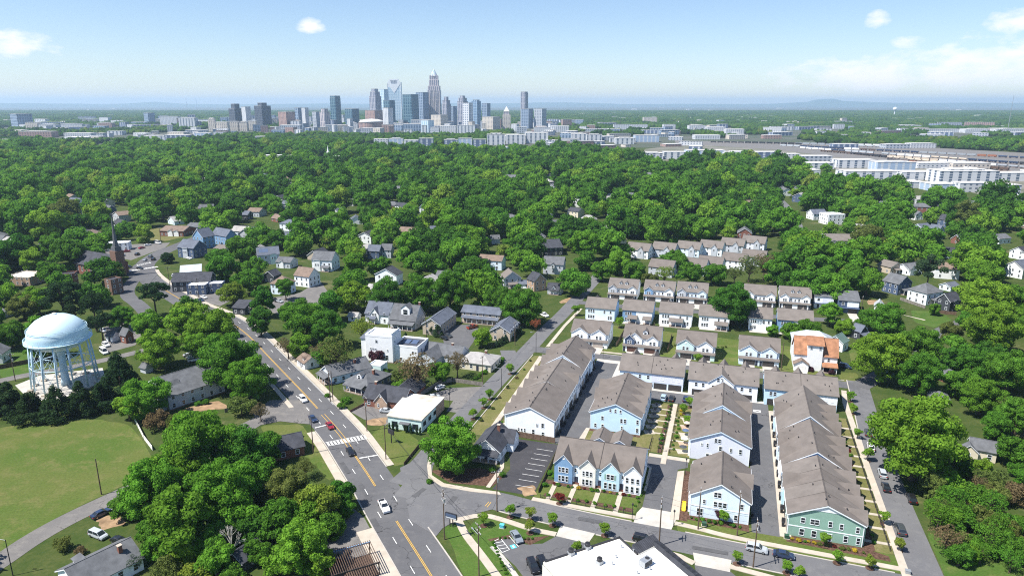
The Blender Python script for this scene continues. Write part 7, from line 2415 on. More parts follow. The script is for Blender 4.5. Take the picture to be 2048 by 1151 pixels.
# houses along the streets of the wood
HQ = []
Q = scatter(330, 1050, 34, .76)
okq = clear_of(Q, np.full(len(Q), 12.0))
rq = random.Random(9)
WC = [('side_white', 'white'), ('white', 'white'), ('side_grey', 'grey'), ('side_tan', 'tan'), ('side_paleblue', 'pale blue'), ('brick', 'brick'), ('side_cream', 'cream'), ('side_navy', 'navy')]
RC = [('shingle_grey', 'grey'), ('shingle_dark', 'dark'), ('shingle_blue', 'blue-grey'), ('shingle_light', 'pale'), ('shingle_brown', 'brown')]
for (qx, qy) in Q[okq]:
    if rq.random() > .46 or abs(qx / (qy * cP + CAMH * sP)) > .76:
        continue
    (wm, wn), (rm, rn) = rq.choice(WC), rq.choice(RC)
    L_, D_ = rq.uniform(10, 15), rq.uniform(8, 11)
    he = rq.choice([3.2, 3.4, 5.8, 6.0])
    hh = house(f'{wn} house with a {rn} roof', None, float(qx), float(qy), rq.choice([-17.5, -17.5, 72.5, 10, -40]), L_, D_, he, he + rq.uniform(2.4, 3.6), wm, rm, rq.choice('xy'), rq.choice(['gable', 'gable', 'gable', 'hip']),
               wins=[('F', -L_ * .3, 1.0, 1.0, 1.4), ('F', L_ * .3, 1.0, 1.0, 1.4), ('L', 0, 1.0, 1.0, 1.4), ('R', 0, 1.0, 1.0, 1.4)] + ([('F', u * L_, he - 2.2, 1.0, 1.3) for u in (-.3, 0, .3)] if he > 5 else []), group='houses in the wood')
    HQ.append((hh, f'{wn} {rn}-roofed house', float(qx), float(qy)))
    c = 26
    AVOID_POLY.append([(qx * (1 - c / qy) - L_ * .25, qy - c), (qx * (1 - c / qy) + L_ * .25, qy - c), (qx + L_ * .5, qy + 4), (qx - L_ * .5, qy + 4)])
AV = np.array([(x, y, r) for x, y, r in AVOID])
P0 = scatter(255, 1650, 14.6, .80)
Ps = scatter(120, 255, 14.6, 1.05)
Ps = Ps[np.abs(Ps[:, 0]) > .79 * (Ps[:, 1] * cP + CAMH * sP) + 8]     # the wood goes on beside the frame
P0 = np.concatenate([P0, Ps])
R0 = 5.4 + 9.4 * RNG.random(len(P0)) ** 1.8
ok = clear_of(P0, R0)
P0, R0 = P0[ok], R0[ok]
# thin out where the photograph shows open ground (streets through the wood, far lots)
keep = RNG.random(len(P0)) < np.where(P0[:, 1] < 420, .8, .9)
P0, R0 = P0[keep], R0[keep]
zc = P0[:, 1] * cP + CAMH * sP
inview = np.abs(P0[:, 0] / zc) < 1040 / FPX
score = R0 / zc * inview
order = np.argsort(-score)
n_named = sum(1 for t in TREES if t[1] not in ('shrub',))
n_ind = max(0, 300 - n_named)
for i in order[:n_ind]:
    kd = 'oak' if RNG.random() < .72 else 'oval'
    cl = RNG.choice(['mid', 'mid', 'mid', 'deep', 'fresh', 'fresh', 'bright', 'bright', 'olive'])
    plant(float(P0[i, 0]), float(P0[i, 1]), float(R0[i]) * (.78 if kd == 'oval' else 1), kd, str(cl))
rest = order[n_ind:]
P0, R0 = P0[rest], R0[rest]
P1 = scatter(1600, 9500, 43, .80)
ok = np.ones(len(P1), bool)
for (x, y, r) in AV:
    if y > 1400:
        ok &= ((P1[:, 0] - x) ** 2 + (P1[:, 1] - y) ** 2) > (r + 17) ** 2
for poly in AVOID_POLY:
    ok &= ~in_poly(P1, poly)
for path, hw in AVOID_LINES[-40:]:
    pass
dens = np.where(P1[:, 1] < 2300, .97, .93)
# the town centre is mostly built up
az = np.degrees(np.arctan2(P1[:, 0], P1[:, 1]))
town = (az > -22) & (az < 3) & (P1[:, 1] > 2550) & (P1[:, 1] < 4000)
dens = np.where(town, .3, dens)
ok &= RNG.random(len(P1)) < dens
P1 = P1[ok]


def mass(name, label, P_, scale, kind, zscale):
    me = bpy.data.meshes.new(name)
    me.vertices.add(len(P_))
    me.vertices.foreach_set('co', np.concatenate([P_, np.zeros((len(P_), 1))], 1).astype(np.float32).ravel())
    for nm, dt, vals in (('sc', 'FLOAT', scale), ('rz', 'FLOAT', RNG.uniform(0, 6.28, len(P_))), ('zs', 'FLOAT', scale * zscale), ):
        at_ = me.attributes.new(nm, dt, 'POINT')
        at_.data.foreach_set('value', np.asarray(vals, np.float32))
    at_ = me.attributes.new('pick', 'INT', 'POINT')
    at_.data.foreach_set('value', RNG.integers(0, len(TREE[kind]), len(P_)).astype(np.int32))
    o = link(name, me)
    o['kind'] = 'stuff'
    o['label'] = label
    o['category'] = 'wood'
    ng = bpy.data.node_groups.new(name, 'GeometryNodeTree')
    ng.interface.new_socket('Geometry', in_out='INPUT', socket_type='NodeSocketGeometry')
    ng.interface.new_socket('Geometry', in_out='OUTPUT', socket_type='NodeSocketGeometry')
    N, L = ng.nodes, ng.links
    gi, go = N.new('NodeGroupInput'), N.new('NodeGroupOutput')
    join = N.new('GeometryNodeJoinGeometry')

    def attr(nm, dt='FLOAT'):
        a = N.new('GeometryNodeInputNamedAttribute')
        a.data_type = dt
        a.inputs['Name'].default_value = nm
        return a.outputs[0]
    sc, rz, zs, pick = attr('sc'), attr('rz'), attr('zs'), attr('pick', 'INT')
    cs_ = N.new('ShaderNodeCombineXYZ')
    L.new(sc, cs_.inputs[0])
    L.new(sc, cs_.inputs[1])
    L.new(zs, cs_.inputs[2])
    cr = N.new('ShaderNodeCombineXYZ')
    L.new(rz, cr.inputs[2])
    er = N.new('FunctionNodeEulerToRotation')
    L.new(cr.outputs[0], er.inputs[0])
    for k, (t, c, hc) in enumerate(TREE[kind]):
        src = bpy.data.objects.new('crown_source', c)
        oi = N.new('GeometryNodeObjectInfo')
        oi.inputs['Object'].default_value = src
        oi.inputs['As Instance'].default_value = True
        cmp_ = N.new('FunctionNodeCompare')
        cmp_.data_type = 'INT'
        cmp_.operation = 'EQUAL'
        ia = [s for s in cmp_.inputs if s.type == 'INT']
        L.new(pick, ia[0])
        ia[1].default_value = k
        ip = N.new('GeometryNodeInstanceOnPoints')
        L.new(gi.outputs[0], ip.inputs['Points'])
        L.new(cmp_.outputs[0], ip.inputs['Selection'])
        L.new(oi.outputs['Geometry'], ip.inputs['Instance'])
        L.new(er.outputs[0], ip.inputs['Rotation'])
        L.new(cs_.outputs[0], ip.inputs['Scale'])
        L.new(ip.outputs[0], join.inputs[0])
    L.new(join.outputs[0], go.inputs[0])
    md = o.modifiers.new('trees', 'NODES')
    md.node_group = ng
    return o


mass('wood', 'dense green wood covering the middle distance between roofs', P0, R0, 'mass', RNG.uniform(.9, 1.2, len(P0)))
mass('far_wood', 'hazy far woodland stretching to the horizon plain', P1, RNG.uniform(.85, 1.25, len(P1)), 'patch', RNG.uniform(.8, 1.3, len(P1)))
print('filled', len(P0), len(P1), 'individual', n_ind)
# ------------------------------------------------------------------ vehicles
CARS = {}
DIM = {  # length, width, stations of the lower body (x, belt z), cabin (x0 base, x0 roof, x1 roof, x1 base), roof z
    'sedan': (4.75, 1.82, [(-2.37, .78), (-2.2, .98), (-1.3, 1.02), (1.0, .98), (2.0, .86), (2.37, .62)], (-1.75, -1.05, .35, 1.15), 1.45),
    'suv': (4.85, 1.92, [(-2.42, .95), (-2.3, 1.12), (0, 1.12), (1.15, 1.1), (2.1, 1.0), (2.42, .72)], (-2.3, -2.0, .45, 1.2), 1.76),
    'minivan': (5.05, 1.96, [(-2.52, .9), (-2.4, 1.05), (0, 1.05), (1.5, 1.02), (2.2, .92), (2.52, .68)], (-2.42, -2.2, .75, 1.7), 1.76),
    'pickup': (5.7, 1.98, [(-2.85, 1.0), (-2.8, 1.1), (0, 1.12), (1.4, 1.12), (2.4, 1.04), (2.85, .78)], (-.75, -.6, .65, 1.35), 1.86),
    'van': (5.6, 2.05, [(-2.8, 1.2), (-2.75, 1.3), (0, 1.3), (1.9, 1.2), (2.4, 1.05), (2.8, .75)], (-2.75, -2.7, 1.3, 2.05), 2.4)}


def car_meshes(kind):
    if kind in CARS:
        return CARS[kind]
    L_, w, stn, cab, zr = DIM[kind]
    h = w / 2
    b = MB()
    vs, fs = [], []
    for (x, z) in stn:
        t = .93 if abs(x) > L_ * .44 else 1.0
        vs += [(x, -h * t * .96, .28), (x, -h * t, .55), (x, -h * t * .93, z), (x, h * t * .93, z), (x, h * t, .55), (x, h * t * .96, .28)]
    n = len(stn)
    for i in range(n - 1):
        for j in range(5):
            fs.append((i * 6 + j, i * 6 + j + 1, (i + 1) * 6 + j + 1, (i + 1) * 6 + j))
        fs.append((i * 6 + 5, i * 6, (i + 1) * 6, (i + 1) * 6 + 5))
    fs += [(0, 5, 4, 3, 2, 1), tuple((n - 1) * 6 + j for j in range(6))]
    b.add(vs, fs)
    a0, a1, a2, a3 = cab
    zb = 1.0 if kind in ('sedan',) else 1.1
    zb = stn[2][1] - .03
    hb, ht = h * .9, h * .74
    g = MB()
    g.add([(a0, -hb, zb), (a3, -hb, zb - .02), (a3, hb, zb - .02), (a0, hb, zb), (a1, -ht, zr - .06), (a2, -ht, zr - .06), (a2, ht, zr - .06), (a1, ht, zr - .06)], [(0, 1, 5, 4), (1, 2, 6, 5), (2, 3, 7, 6), (3, 0, 4, 7), (4, 5, 6, 7)])
    r = MB()
    r.add([(a1 - .05, -ht - .02, zr - .07), (a2 + .05, -ht - .02, zr - .07), (a2 + .05, ht + .02, zr - .07), (a1 - .05, ht + .02, zr - .07), (a1 + .1, -ht + .1, zr), (a2 - .12, -ht + .1, zr), (a2 - .12, ht - .1, zr), (a1 + .1, ht - .1, zr)],
          [(4, 5, 6, 7), (0, 1, 5, 4), (1, 2, 6, 5), (2, 3, 7, 6), (3, 0, 4, 7)])
    for sy in (-1, 1):      # pillars
        for (xb, xt) in ((a0, a1), (a3, a2), ((a0 + a3) / 2 - .05, (a1 + a2) / 2)):
            r.tube((xb, sy * hb, zb - .02), (xt, sy * ht, zr - .06), .055, n=4)
    wl = MB()
    n = 14
    for yy in (-.11, .11):
        pass
    vs = []
    for yy in (-.11, .11):
        for i in range(n):
            an = 2 * math.pi * i / n
            vs.append((.34 * math.cos(an), yy, .34 * math.sin(an)))
    wl.add(vs, [(i, (i + 1) % n, (i + 1) % n + n, i + n) for i in range(n)] + [tuple(range(n)), tuple(reversed(range(n, 2 * n)))])
    rm = MB()
    vs = []
    for yy in (-.13, .13):
        for i in range(8):
            an = 2 * math.pi * i / 8
            vs.append((.2 * math.cos(an), yy, .2 * math.sin(an)))
    rm.add(vs, [tuple(range(8)), tuple(reversed(range(8, 16)))])
    hl = MB().box(-.06, .06, -.2, .2, -.07, .07)
    bed = None
    if kind == 'pickup':
        bed = MB().box(-2.7, -.85, -.78, .78, .9, 1.135)
    CARS[kind] = (b, g, r, wl, rm, hl, bed, {})
    return CARS[kind]


def car(kind, col, label, x, y, yaw, group=None):
    b, g, r, wl, rm, hl, bed, cache = car_meshes(kind)
    L_, w, stn, cab, zr = DIM[kind]
    if col not in cache:
        cache[col] = (b.mesh('body', 'car_' + col), r.mesh('roof', 'car_' + col))
    if 'g' not in cache:
        cache['g'] = (g.mesh('windows', 'glass'), wl.mesh('tyre', 'tyre'), rm.mesh('rim', 'rim'), hl.mesh('headlight', 'lamp_clear'), hl.mesh('tail_light', 'lamp_red'), bed.mesh('load_bed', 'plastic_black') if bed else None)
    o = thing({'sedan': 'saloon_car', 'suv': 'sport_utility_car', 'minivan': 'minivan', 'pickup': 'pickup_truck', 'van': 'van'}[kind], label, 'van' if kind == 'van' else ('pickup' if kind == 'pickup' else 'car'), x, y, yaw, group, z=.11)
    link('body', cache[col][0], o)
    link('roof', cache[col][1], o)
    gg = cache['g']
    link('windows', gg[0], o)
    for sx in (-1, 1):
        for sy in (-1, 1):
            t = link('wheel', gg[1], o, (sx * L_ * .31, sy * (w / 2 - .1), .34))
            link('rim', gg[2], t)
    for sy in (-1, 1):
        link('headlight', gg[3], o, (L_ / 2 - .1, sy * w * .34, stn[-1][1] - .02))
        link('tail_light', gg[4], o, (-L_ / 2 + .02, sy * w * .38, stn[0][1] - .12))
    if gg[5]:
        link('load_bed', gg[5], o)
    return o


def carpx(kind, col, label, p, q, group=None):
    """p: middle of the car on the ground of the photograph, q: a point it heads for"""
    x, y = G(*p)
    x2, y2 = G(*q)
    return car(kind, col, label, x, y, math.degrees(math.atan2(y2 - y, x2 - x)), group)


GP, GM = 'parked cars', 'cars on the main road'
carpx('suv', 'white', 'white sport utility car driving alone towards the crossing', (606, 801), (641, 838), GM)
carpx('sedan', 'navy', 'dark blue saloon in the outer lane before the stop line', (626, 840), (655, 872), GM)
carpx('sedan', 'red', 'dark red saloon waiting beside the blue one at the crossing', (660, 854), (690, 895), GM)
carpx('sedan', 'black', 'black saloon just past the crossing', (701, 906), (730, 955), GM)
carpx('pickup', 'white', 'white pickup truck on the main road nearest the camera', (768, 1016), (790, 1058), GM)
carpx('suv', 'black', 'black sport utility car on the cross street beside the white-roofed building', (1286, 1082), (1330, 1092), GP)
carpx('suv', 'silver', 'silver sport utility car parked in front of the green-ended terrace', (1513, 1101), (1560, 1112), GP)
carpx('sedan', 'navy', 'navy saloon parked right of the silver car on the cross street', (1567, 1113), (1610, 1122), GP)
carpx('sedan', 'grey', 'grey saloon in the bay beside the accessible space', (1033, 1077), (1042, 1090), GP)
carpx('suv', 'black', 'black sport utility car beside the white-roofed building wall', (1066, 1136), (1073, 1150), GP)
carpx('suv', 'black', 'black car half hidden behind the white-roofed building corner', (1086, 1132), (1093, 1145), GP)
carpx('suv', 'paleblue', 'pale blue car by the garden path at the garage terrace', (1327, 798), (1331, 786), GP)
carpx('sedan', 'black', 'black saloon next to the pale blue car', (1343, 799), (1347, 787), GP)
carpx('sedan', 'navy', 'dark saloon right of the young tree near the garage terrace', (1371, 800), (1374, 788), GP)
carpx('sedan', 'white', 'white saloon on the drive of the navy and white paired house', (1283, 700), (1287, 690), GP)
carpx('suv', 'darkgrey', 'dark car parked lowest on the east street', (1800, 1062), (1786, 1025), GP)
carpx('sedan', 'black', 'black saloon at the kerb below the biggest tree', (1771, 977), (1758, 940), GP)
carpx('suv', 'silver', 'silver car half under the biggest tree', (1764, 950), (1753, 915), GP)
carpx('suv', 'white', 'white car at the kerb beside the young trees on the east street', (1741, 897), (1735, 870), GP)
carpx('sedan', 'darkgrey', 'dark grey car farthest up the east street', (1735, 868), (1729, 840), GP)
carpx('suv', 'black', 'black car driving up the middle of the east street', (1822, 1000), (1805, 960), GP)
carpx('sedan', 'navy', 'navy saloon beside the field lane at the bare earth patch', (203, 1030), (228, 1018), GP)
carpx('minivan', 'silver', 'silver minivan on the drive of the lower left house', (197, 1073), (220, 1082), GP)
carpx('sedan', 'black', 'black car beside the lower left house roof', (240, 1085), (260, 1092), GP)
carpx('sedan', 'white', 'white saloon in the faded car park behind the shop', (880, 777), (893, 769), GP)
carpx('sedan', 'silver', 'silver saloon half hidden behind the white-roofed shop', (867, 796), (885, 794), GP)
carpx('sedan', 'silver', 'silver saloon in front of the brick cottage', (773, 824), (790, 825), GP)
carpx('suv', 'navy', 'dark sport utility car on the drive of the blue and white bungalow', (660, 766), (672, 772), GP)
carpx('pickup', 'brick', 'red pickup truck in the apartment car court', (945, 656), (956, 653), GP)
carpx('sedan', 'black', 'black car in the apartment car court, left of two', (888, 678), (898, 682), GP)
carpx('sedan', 'darkgrey', 'dark grey car in the apartment car court, right of two', (896, 673), (906, 677), GP)
carpx('pickup', 'white', 'white pickup in the shade beside the west street', (1088, 632), (1098, 636), GP)
carpx('van', 'white', 'white van in the forecourt near the bus road', (316, 487), (330, 489), GP)
carpx('sedan', 'black', 'black car crossing the far junction, left of two', (258, 535), (272, 537), GM)
carpx('sedan', 'black', 'black car crossing the far junction, right of two', (280, 538), (294, 540), GM)
carpx('sedan', 'silver', 'silver car queueing at the far junction, first in line', (290, 521), (300, 513), GM)
carpx('suv', 'grey', 'grey car queueing at the far junction, second in line', (301, 514), (312, 507), GM)
carpx('suv', 'black', 'black car queueing at the far junction, third in line', (307, 520), (318, 512), GM)
carpx('suv', 'white', 'white car on the filling station forecourt', (245, 512), (256, 508), GP)
carpx('pickup', 'red', 'red pickup on the filling station forecourt', (252, 504), (264, 503), GP)
carpx('suv', 'black', 'black car in front of the filling station', (275, 510), (284, 506), GP)
carpx('sedan', 'red', 'red car at the far end of the filling station forecourt', (284, 497), (294, 495), GP)
carpx('sedan', 'white', 'white car behind the filling station', (296, 491), (305, 490), GP)
carpx('sedan', 'white', 'white car beside the black-roofed shop, left of two', (408, 596), (418, 600), GP)
carpx('sedan', 'navy', 'dark car beside the black-roofed shop', (402, 602), (412, 606), GP)
carpx('suv', 'white', 'white car in the lot by the metal-roofed shed', (352, 553), (362, 553), GP)
carpx('suv', 'black', 'dark car outside the navy gabled house', (365, 513), (374, 515), GP)
carpx('sedan', 'white', 'white car outside the navy gabled house', (378, 518), (387, 520), GP)
carpx('sedan', 'white', 'white car at the top of the lane beside the tank', (206, 663), (214, 668), GP)
carpx('suv', 'white', 'white car in the middle of the tank-side yard', (212, 692), (220, 697), GP)
carpx('van', 'white', 'white box van in the tank-side yard', (208, 706), (216, 712), GP)
carpx('sedan', 'silver', 'silver car behind the large grey-roofed house, top of three', (379, 712), (390, 710), GP)
carpx('sedan', 'grey', 'grey car behind the large grey-roofed house, middle of three', (385, 717), (396, 715), GP)
carpx('suv', 'white', 'white car behind the large grey-roofed house, lowest of three', (388, 722), (399, 720), GP)
carpx('sedan', 'white', 'white car on the drive near the blue hipped house, left', (540, 601), (548, 603), GP)
carpx('suv', 'black', 'black car on the drive near the blue hipped house, middle', (549, 602), (557, 604), GP)
carpx('sedan', 'silver', 'silver car on the drive near the blue hipped house, right', (559, 604), (567, 606), GP)
carpx('suv', 'black', 'black car parked under the trees beyond the blue hipped house', (654, 612), (660, 606), GP)
carpx('suv', 'navy', 'dark car beside the orange-roofed house', (1690, 735), (1700, 737), GP)
carpx('suv', 'navy', 'dark car in front of the white flat-roofed modern house', (1664, 452), (1674, 452), GP)
carpx('sedan', 'black', 'dark car in deep shade beside the timber shelter', (686, 1112), (696, 1098), GP)

# ------------------------------------------------------------------ street furniture
def utility_pole(label, p, h=11.5, yaw=0, arms=1, lamp=False, trafo=False):
    x, y = G(*p)
    o = thing('utility_pole', label, 'pole', x, y, yaw, 'wooden utility poles')
    part('pole', MB().tube((0, 0, 0), (0, 0, h), .17, .12, 8), 'pole_wood', o)
    for k in range(arms):
        z = h - .4 - k * 1.4
        a = part('crossarm', MB().box(-1.3, 1.3, -.07, .07, z - .07, z + .07), 'wood_grey', o)
        for xx in (-1.2, -.5, .5, 1.2):
            part('insulator', MB().tube((xx, 0, z + .07), (xx, 0, z + .3), .06, n=6), 'lamp_clear', a)
    if trafo:
        part('transformer', MB().tube((.35, 0, h - 3.2), (.35, 0, h - 2.1), .28, n=10), 'metal_grey', o)
    if lamp:
        part('lamp_arm', MB().tube((0, 0, h - 2.5), (-2.0, -.4, h - 2.1), .05, n=6), 'metal_grey', o)
        part('lamp_head', MB().box(-2.6, -1.9, -.55, -.25, h - 2.2, h - 2.05), 'metal_grey', o)
    return (x, y, h, yaw)


def wire(p, q, label, sag=.6, r=.022):
    m = MB()
    P_, Q_ = Vector(p), Vector(q)
    n = 10
    pr = P_
    for i in range(1, n + 1):
        t = i / n
        c = P_.lerp(Q_, t) - Vector((0, 0, sag * 4 * t * (1 - t)))
        m.tube(pr, c, r, n=4, cap=False)
        pr = c
    o = part('power_line', m, 'metal_dark')
    tag(o, label, 'cable', 'overhead cables')


poles = {}
for k, lb, p, h, yaw, arms, lamp, tr in [
    ('a', 'tall triple-armed utility pole at the street corner by the dark sign', (889, 1078), 13.2, -62, 3, False, True),
    ('b', 'utility pole with a street lamp arm at the lower edge beside the pavement', (958, 1152), 13, -62, 2, True, False),
    ('c', 'utility pole beside the dark car park entrance', (994, 1022), 11.5, 10, 1, False, True),
    ('d', 'utility pole on the kerb behind the white-roofed building', (1318, 1090), 12.5, 75, 2, False, True),
    ('e', 'slim utility pole left of the near pale blue terrace', (1396, 1058), 11.0, 75, 1, False, False),
    ('f', 'utility pole at the right front of the near pale blue terrace', (1474, 1070), 11.5, 75, 1, False, False),
    ('g', 'utility pole in the verge beside the silver parked car', (1506, 1134), 12.0, 75, 2, False, False),
    ('h', 'dark leaning pole at the edge of the open field', (203, 988), 10.5, 20, 0, False, False),
    ('i', 'utility pole with yellow marker beside the crossing', (734, 862), 12.0, -55, 1, False, True),
    ('j', 'utility pole among the bungalow hedges, left of two', (661, 803), 11.5, -55, 1, False, False),
    ('k', 'utility pole among the bungalow hedges, right of two', (666, 800), 11.0, -55, 0, False, False),
    ('l', 'utility pole on the shop lawn', (772, 918), 11.0, -55, 0, False, False),
    ('m', 'utility pole at the kink of the main road', (504, 662), 11.5, -45, 1, False, True),
    ('n', 'utility pole by the modern white houses', (853, 680), 11, 0, 1, False, False),
    ('o', 'utility pole beside the small cypress row', (1030, 690), 10.5, 60, 1, False, False),
    ('p', 'utility pole at the grey bend of the west street', (965, 765), 10.5, 60, 1, False, False),
    ('q', 'utility pole left of the green lawn by the tank', (31, 762), 11, 10, 1, False, True),
    ('r', 'utility pole on the left pavement below the brick house', (627, 905), 11.0, -55, 0, False, False),
    ('s', 'tall utility pole behind the orange-roofed house garden', (1562, 740), 11.5, 60, 0, False, False),
    ('t', 'utility pole beside the dark navy box house', (1720, 640), 12, 60, 1, False, False),
    ('u', 'utility pole in the far lot by the junction, left', (340, 575), 12, 40, 1, False, False),
    ('v', 'utility pole in the clearing by the red-roofed brick house', (322, 484), 11, 0, 1, False, False),
    ('w', 'utility pole in front of the flat-topped shop annexes', (398, 598), 11.5, 40, 1, False, False)]:
    poles[k] = utility_pole(lb, p, h, yaw, arms, lamp, tr)


def string(a, b, word):
    A, B = poles[a], poles[b]
    for s, w_ in ((-1.1, 'left'), (1.1, 'right')):
        ca, cb = R(A[3]), R(B[3])
        wire((A[0] + math.cos(ca) * s, A[1] + math.sin(ca) * s, A[2] - .1), (B[0] + math.cos(cb) * s, B[1] + math.sin(cb) * s, B[2] - .1), f'{w_} overhead cable {word}')


string('a', 'b', 'from the corner pole towards the lower edge')
string('a', 'l', 'from the corner pole up to the shop lawn')
string('l', 'i', 'between the shop lawn and crossing poles')
string('i', 'j', 'from the crossing to the bungalow poles')
string('j', 'm', 'from the bungalow poles to the kink of the road')
string('a', 'c', 'from the corner pole to the car park pole')
string('c', 'd', 'over the cross street in front of the four-house terrace')
string('d', 'g', 'along the cross street to the right')
string('o', 'p', 'along the west street')


def street_lamp(label, p, h=9.0, yaw=0, short=False):
    x, y = G(*p)
    o = thing('street_lamp', label, 'street lamp', x, y, yaw, 'street lamps')
    if short:
        part('post', MB().tube((0, 0, 0), (0, 0, h), .08, .06, 8), 'metal_dark', o)
        part('lantern', MB().lathe([(.1, h), (.26, h + .15), (.22, h + .55), (.05, h + .75)], 8), 'metal_dark', o)
    else:
        part('post', MB().tube((0, 0, 0), (0, 0, h), .11, .08, 8), 'metal_dark', o)
        part('arm', MB().tube((0, 0, h - .1), (-1.8, 0, h + .25), .05, n=6), 'metal_grey', o)
        part('lamp_head', MB().box(-2.5, -1.7, -.16, .16, h + .2, h + .34), 'metal_grey', o)


street_lamp('street lamp with a bent arm at the lower left corner', (26, 1150), 9, 0)
street_lamp('street lamp at the mouth of the back street beside the long terrace', (1072, 706), 9, 0)
street_lamp('street lamp at the faded car park corner behind the shop', (900, 820), 8, 0)
street_lamp('tall thin lamp on the west street left of the long terrace', (1003, 780), 8.5, 0)
street_lamp('black lantern post at the bend of the alley below the garden path', (1371, 948), 4.4, 0, True)
street_lamp('black lantern post at the terrace corner beside the alley mouth', (1264, 1040), 4.2, 0, True)
street_lamp('black lantern post on the dry lawn behind the front terrace', (1317, 905), 4.2, 0, True)
street_lamp('black lantern post on the corner lawn opposite the alley mouth', (1347, 1052), 4.0, 0, True)
street_lamp('black lantern post on the back street by the long terrace end', (1206, 716), 4.4, 0, True)

# signs
x, y = G(903, 1052)
o = thing('pylon_sign', 'dark cabinet sign on two posts at the street corner', 'sign', x, y, -25)
part('post', MB().box(-.5, -.3, -.1, .1, 0, 2.4), 'metal_dark', o)
part('post', MB().box(.3, .5, -.1, .1, 0, 2.4), 'metal_dark', o)
part('cabinet', MB().box(-1.6, 1.6, -.2, .2, 2.2, 3.7), 'metal_dark', o)
part('sign_face', MB().box(-1.45, 1.45, -.23, -.2, 2.75, 3.55), 'side_navy', o)
part('message_strip', MB().box(-1.45, 1.45, -.23, -.2, 2.32, 2.62), 'side_grey', o)
x, y = G(783, 885)
o = thing('pylon_sign', 'dark rectangular sign on a single post on the shop lawn', 'sign', x, y, -40)
part('post', MB().box(-.12, .12, -.12, .12, 0, 3.6), 'metal_dark', o)
part('cabinet', MB().box(-1.3, 1.3, -.15, .15, 3.0, 4.4), 'metal_dark', o)
for lb, p, m in (('small green utility box on the lawn by the near terrace', (1408, 1050), 'plastic_green'), ('small green utility box beside the green end wall', (1573, 1075), 'plastic_green'), ('small grey-blue cabinet at the lower right pavement', (1815, 1146), 'metal_grey'), ('pale hydrant-like post on the corner lawn', (1004, 1054), 'paint_blue')):
    x, y = G(*p)
    o = thing('utility_box', lb, 'utility box', x, y, -17, 'utility boxes')
    part('cabinet', MB().box(-.5, .5, -.4, .4, .08, .85), m, o)
    part('lid', MB().box(-.56, .56, -.46, .46, .85, .95), m, o)
    part('pad', MB().box(-.65, .65, -.55, .55, 0, .08), 'concrete', o)
x, y = S(-5.2, 162.4)
o = thing('playground_slide', 'yellow plastic slide beside the near pale blue terrace', 'slide', x, y, -17)
part('chute', MB().add([(-.4, -1.2, .25), (.4, -1.2, .25), (.4, .6, 1.6), (-.4, .6, 1.6), (-.4, -1.2, .1), (.4, -1.2, .1), (.4, .6, 1.45), (-.4, .6, 1.45)], [(0, 1, 2, 3), (7, 6, 5, 4), (4, 5, 1, 0), (5, 6, 2, 1), (6, 7, 3, 2), (7, 4, 0, 3)]), 'yellow_slide', o)
for sx in (-1, 1):
    part('side_rail', MB().add([(sx * .42, -1.2, .2), (sx * .42, .6, 1.55), (sx * .42, .6, 1.85), (sx * .42, -1.2, .5), (sx * .5, -1.2, .2), (sx * .5, .6, 1.55), (sx * .5, .6, 1.85), (sx * .5, -1.2, .5)], [(0, 1, 2, 3), (7, 6, 5, 4), (3, 2, 6, 7), (0, 4, 5, 1), (1, 5, 6, 2), (0, 3, 7, 4)]), 'yellow_slide', o)
part('ladder', MB().box(-.4, .4, .62, .75, 0, 1.9), 'yellow_slide', o)

# air conditioners and bins along the alleys
def bin_(label, a, b, yaw=-17.5):
    x, y = S(a, b)
    o = thing('wheeled_bin', label, 'bin', x, y, yaw, 'wheeled bins in the alleys', z=.07)
    part('tub', MB().add([(-.25, -.3, 0), (.25, -.3, 0), (.25, .3, 0), (-.25, .3, 0), (-.32, -.38, 1.0), (.32, -.38, 1.0), (.32, .38, 1.0), (-.32, .38, 1.0)], [(0, 3, 2, 1), (4, 5, 6, 7), (0, 1, 5, 4), (1, 2, 6, 5), (2, 3, 7, 6), (3, 0, 4, 7)]), 'plastic_black', o)
    part('lid', MB().box(-.35, .35, -.4, .42, 1.0, 1.08), 'plastic_black', o)


def condenser(label, a, b):
    x, y = S(a, b)
    o = thing('air_conditioner', label, 'machine', x, y, -17.5, 'outdoor air conditioners', z=.07)
    part('casing', MB().box(-.42, .42, -.42, .42, .05, .95), 'metal_dark', o)
    part('fan_grille', MB().lathe([(.34, .95), (.34, 1.0)], 10), 'plastic_black', o)


TN = ['first', 'second', 'third', 'fourth', 'fifth', 'sixth', 'seventh', 'eighth', 'ninth', 'tenth', 'eleventh', 'twelfth']
for i in range(11):
    b = 161 + i * 6.1
    bin_(f'black wheeled bin, {TN[i]} from the street along the green-ended terrace', 18.5, b + 1.0)
    condenser(f'dark air conditioner, {TN[i]} from the street along the green-ended terrace', 18.75, b + 3.0)
for i in range(10):
    b = 192.5 + i * 6.3
    condenser(f'dark air conditioner, {TN[i]} from the near end of the long white-ended terrace', -45.5, b)
    bin_(f'black wheeled bin, {TN[i]} from the near end of the long white-ended terrace', -45.2, b + 1.5)
for i in range(4):
    bin_(f'black wheeled bin, {TN[i]} from the street behind the near terraces', 11.4, 164 + i * 9)
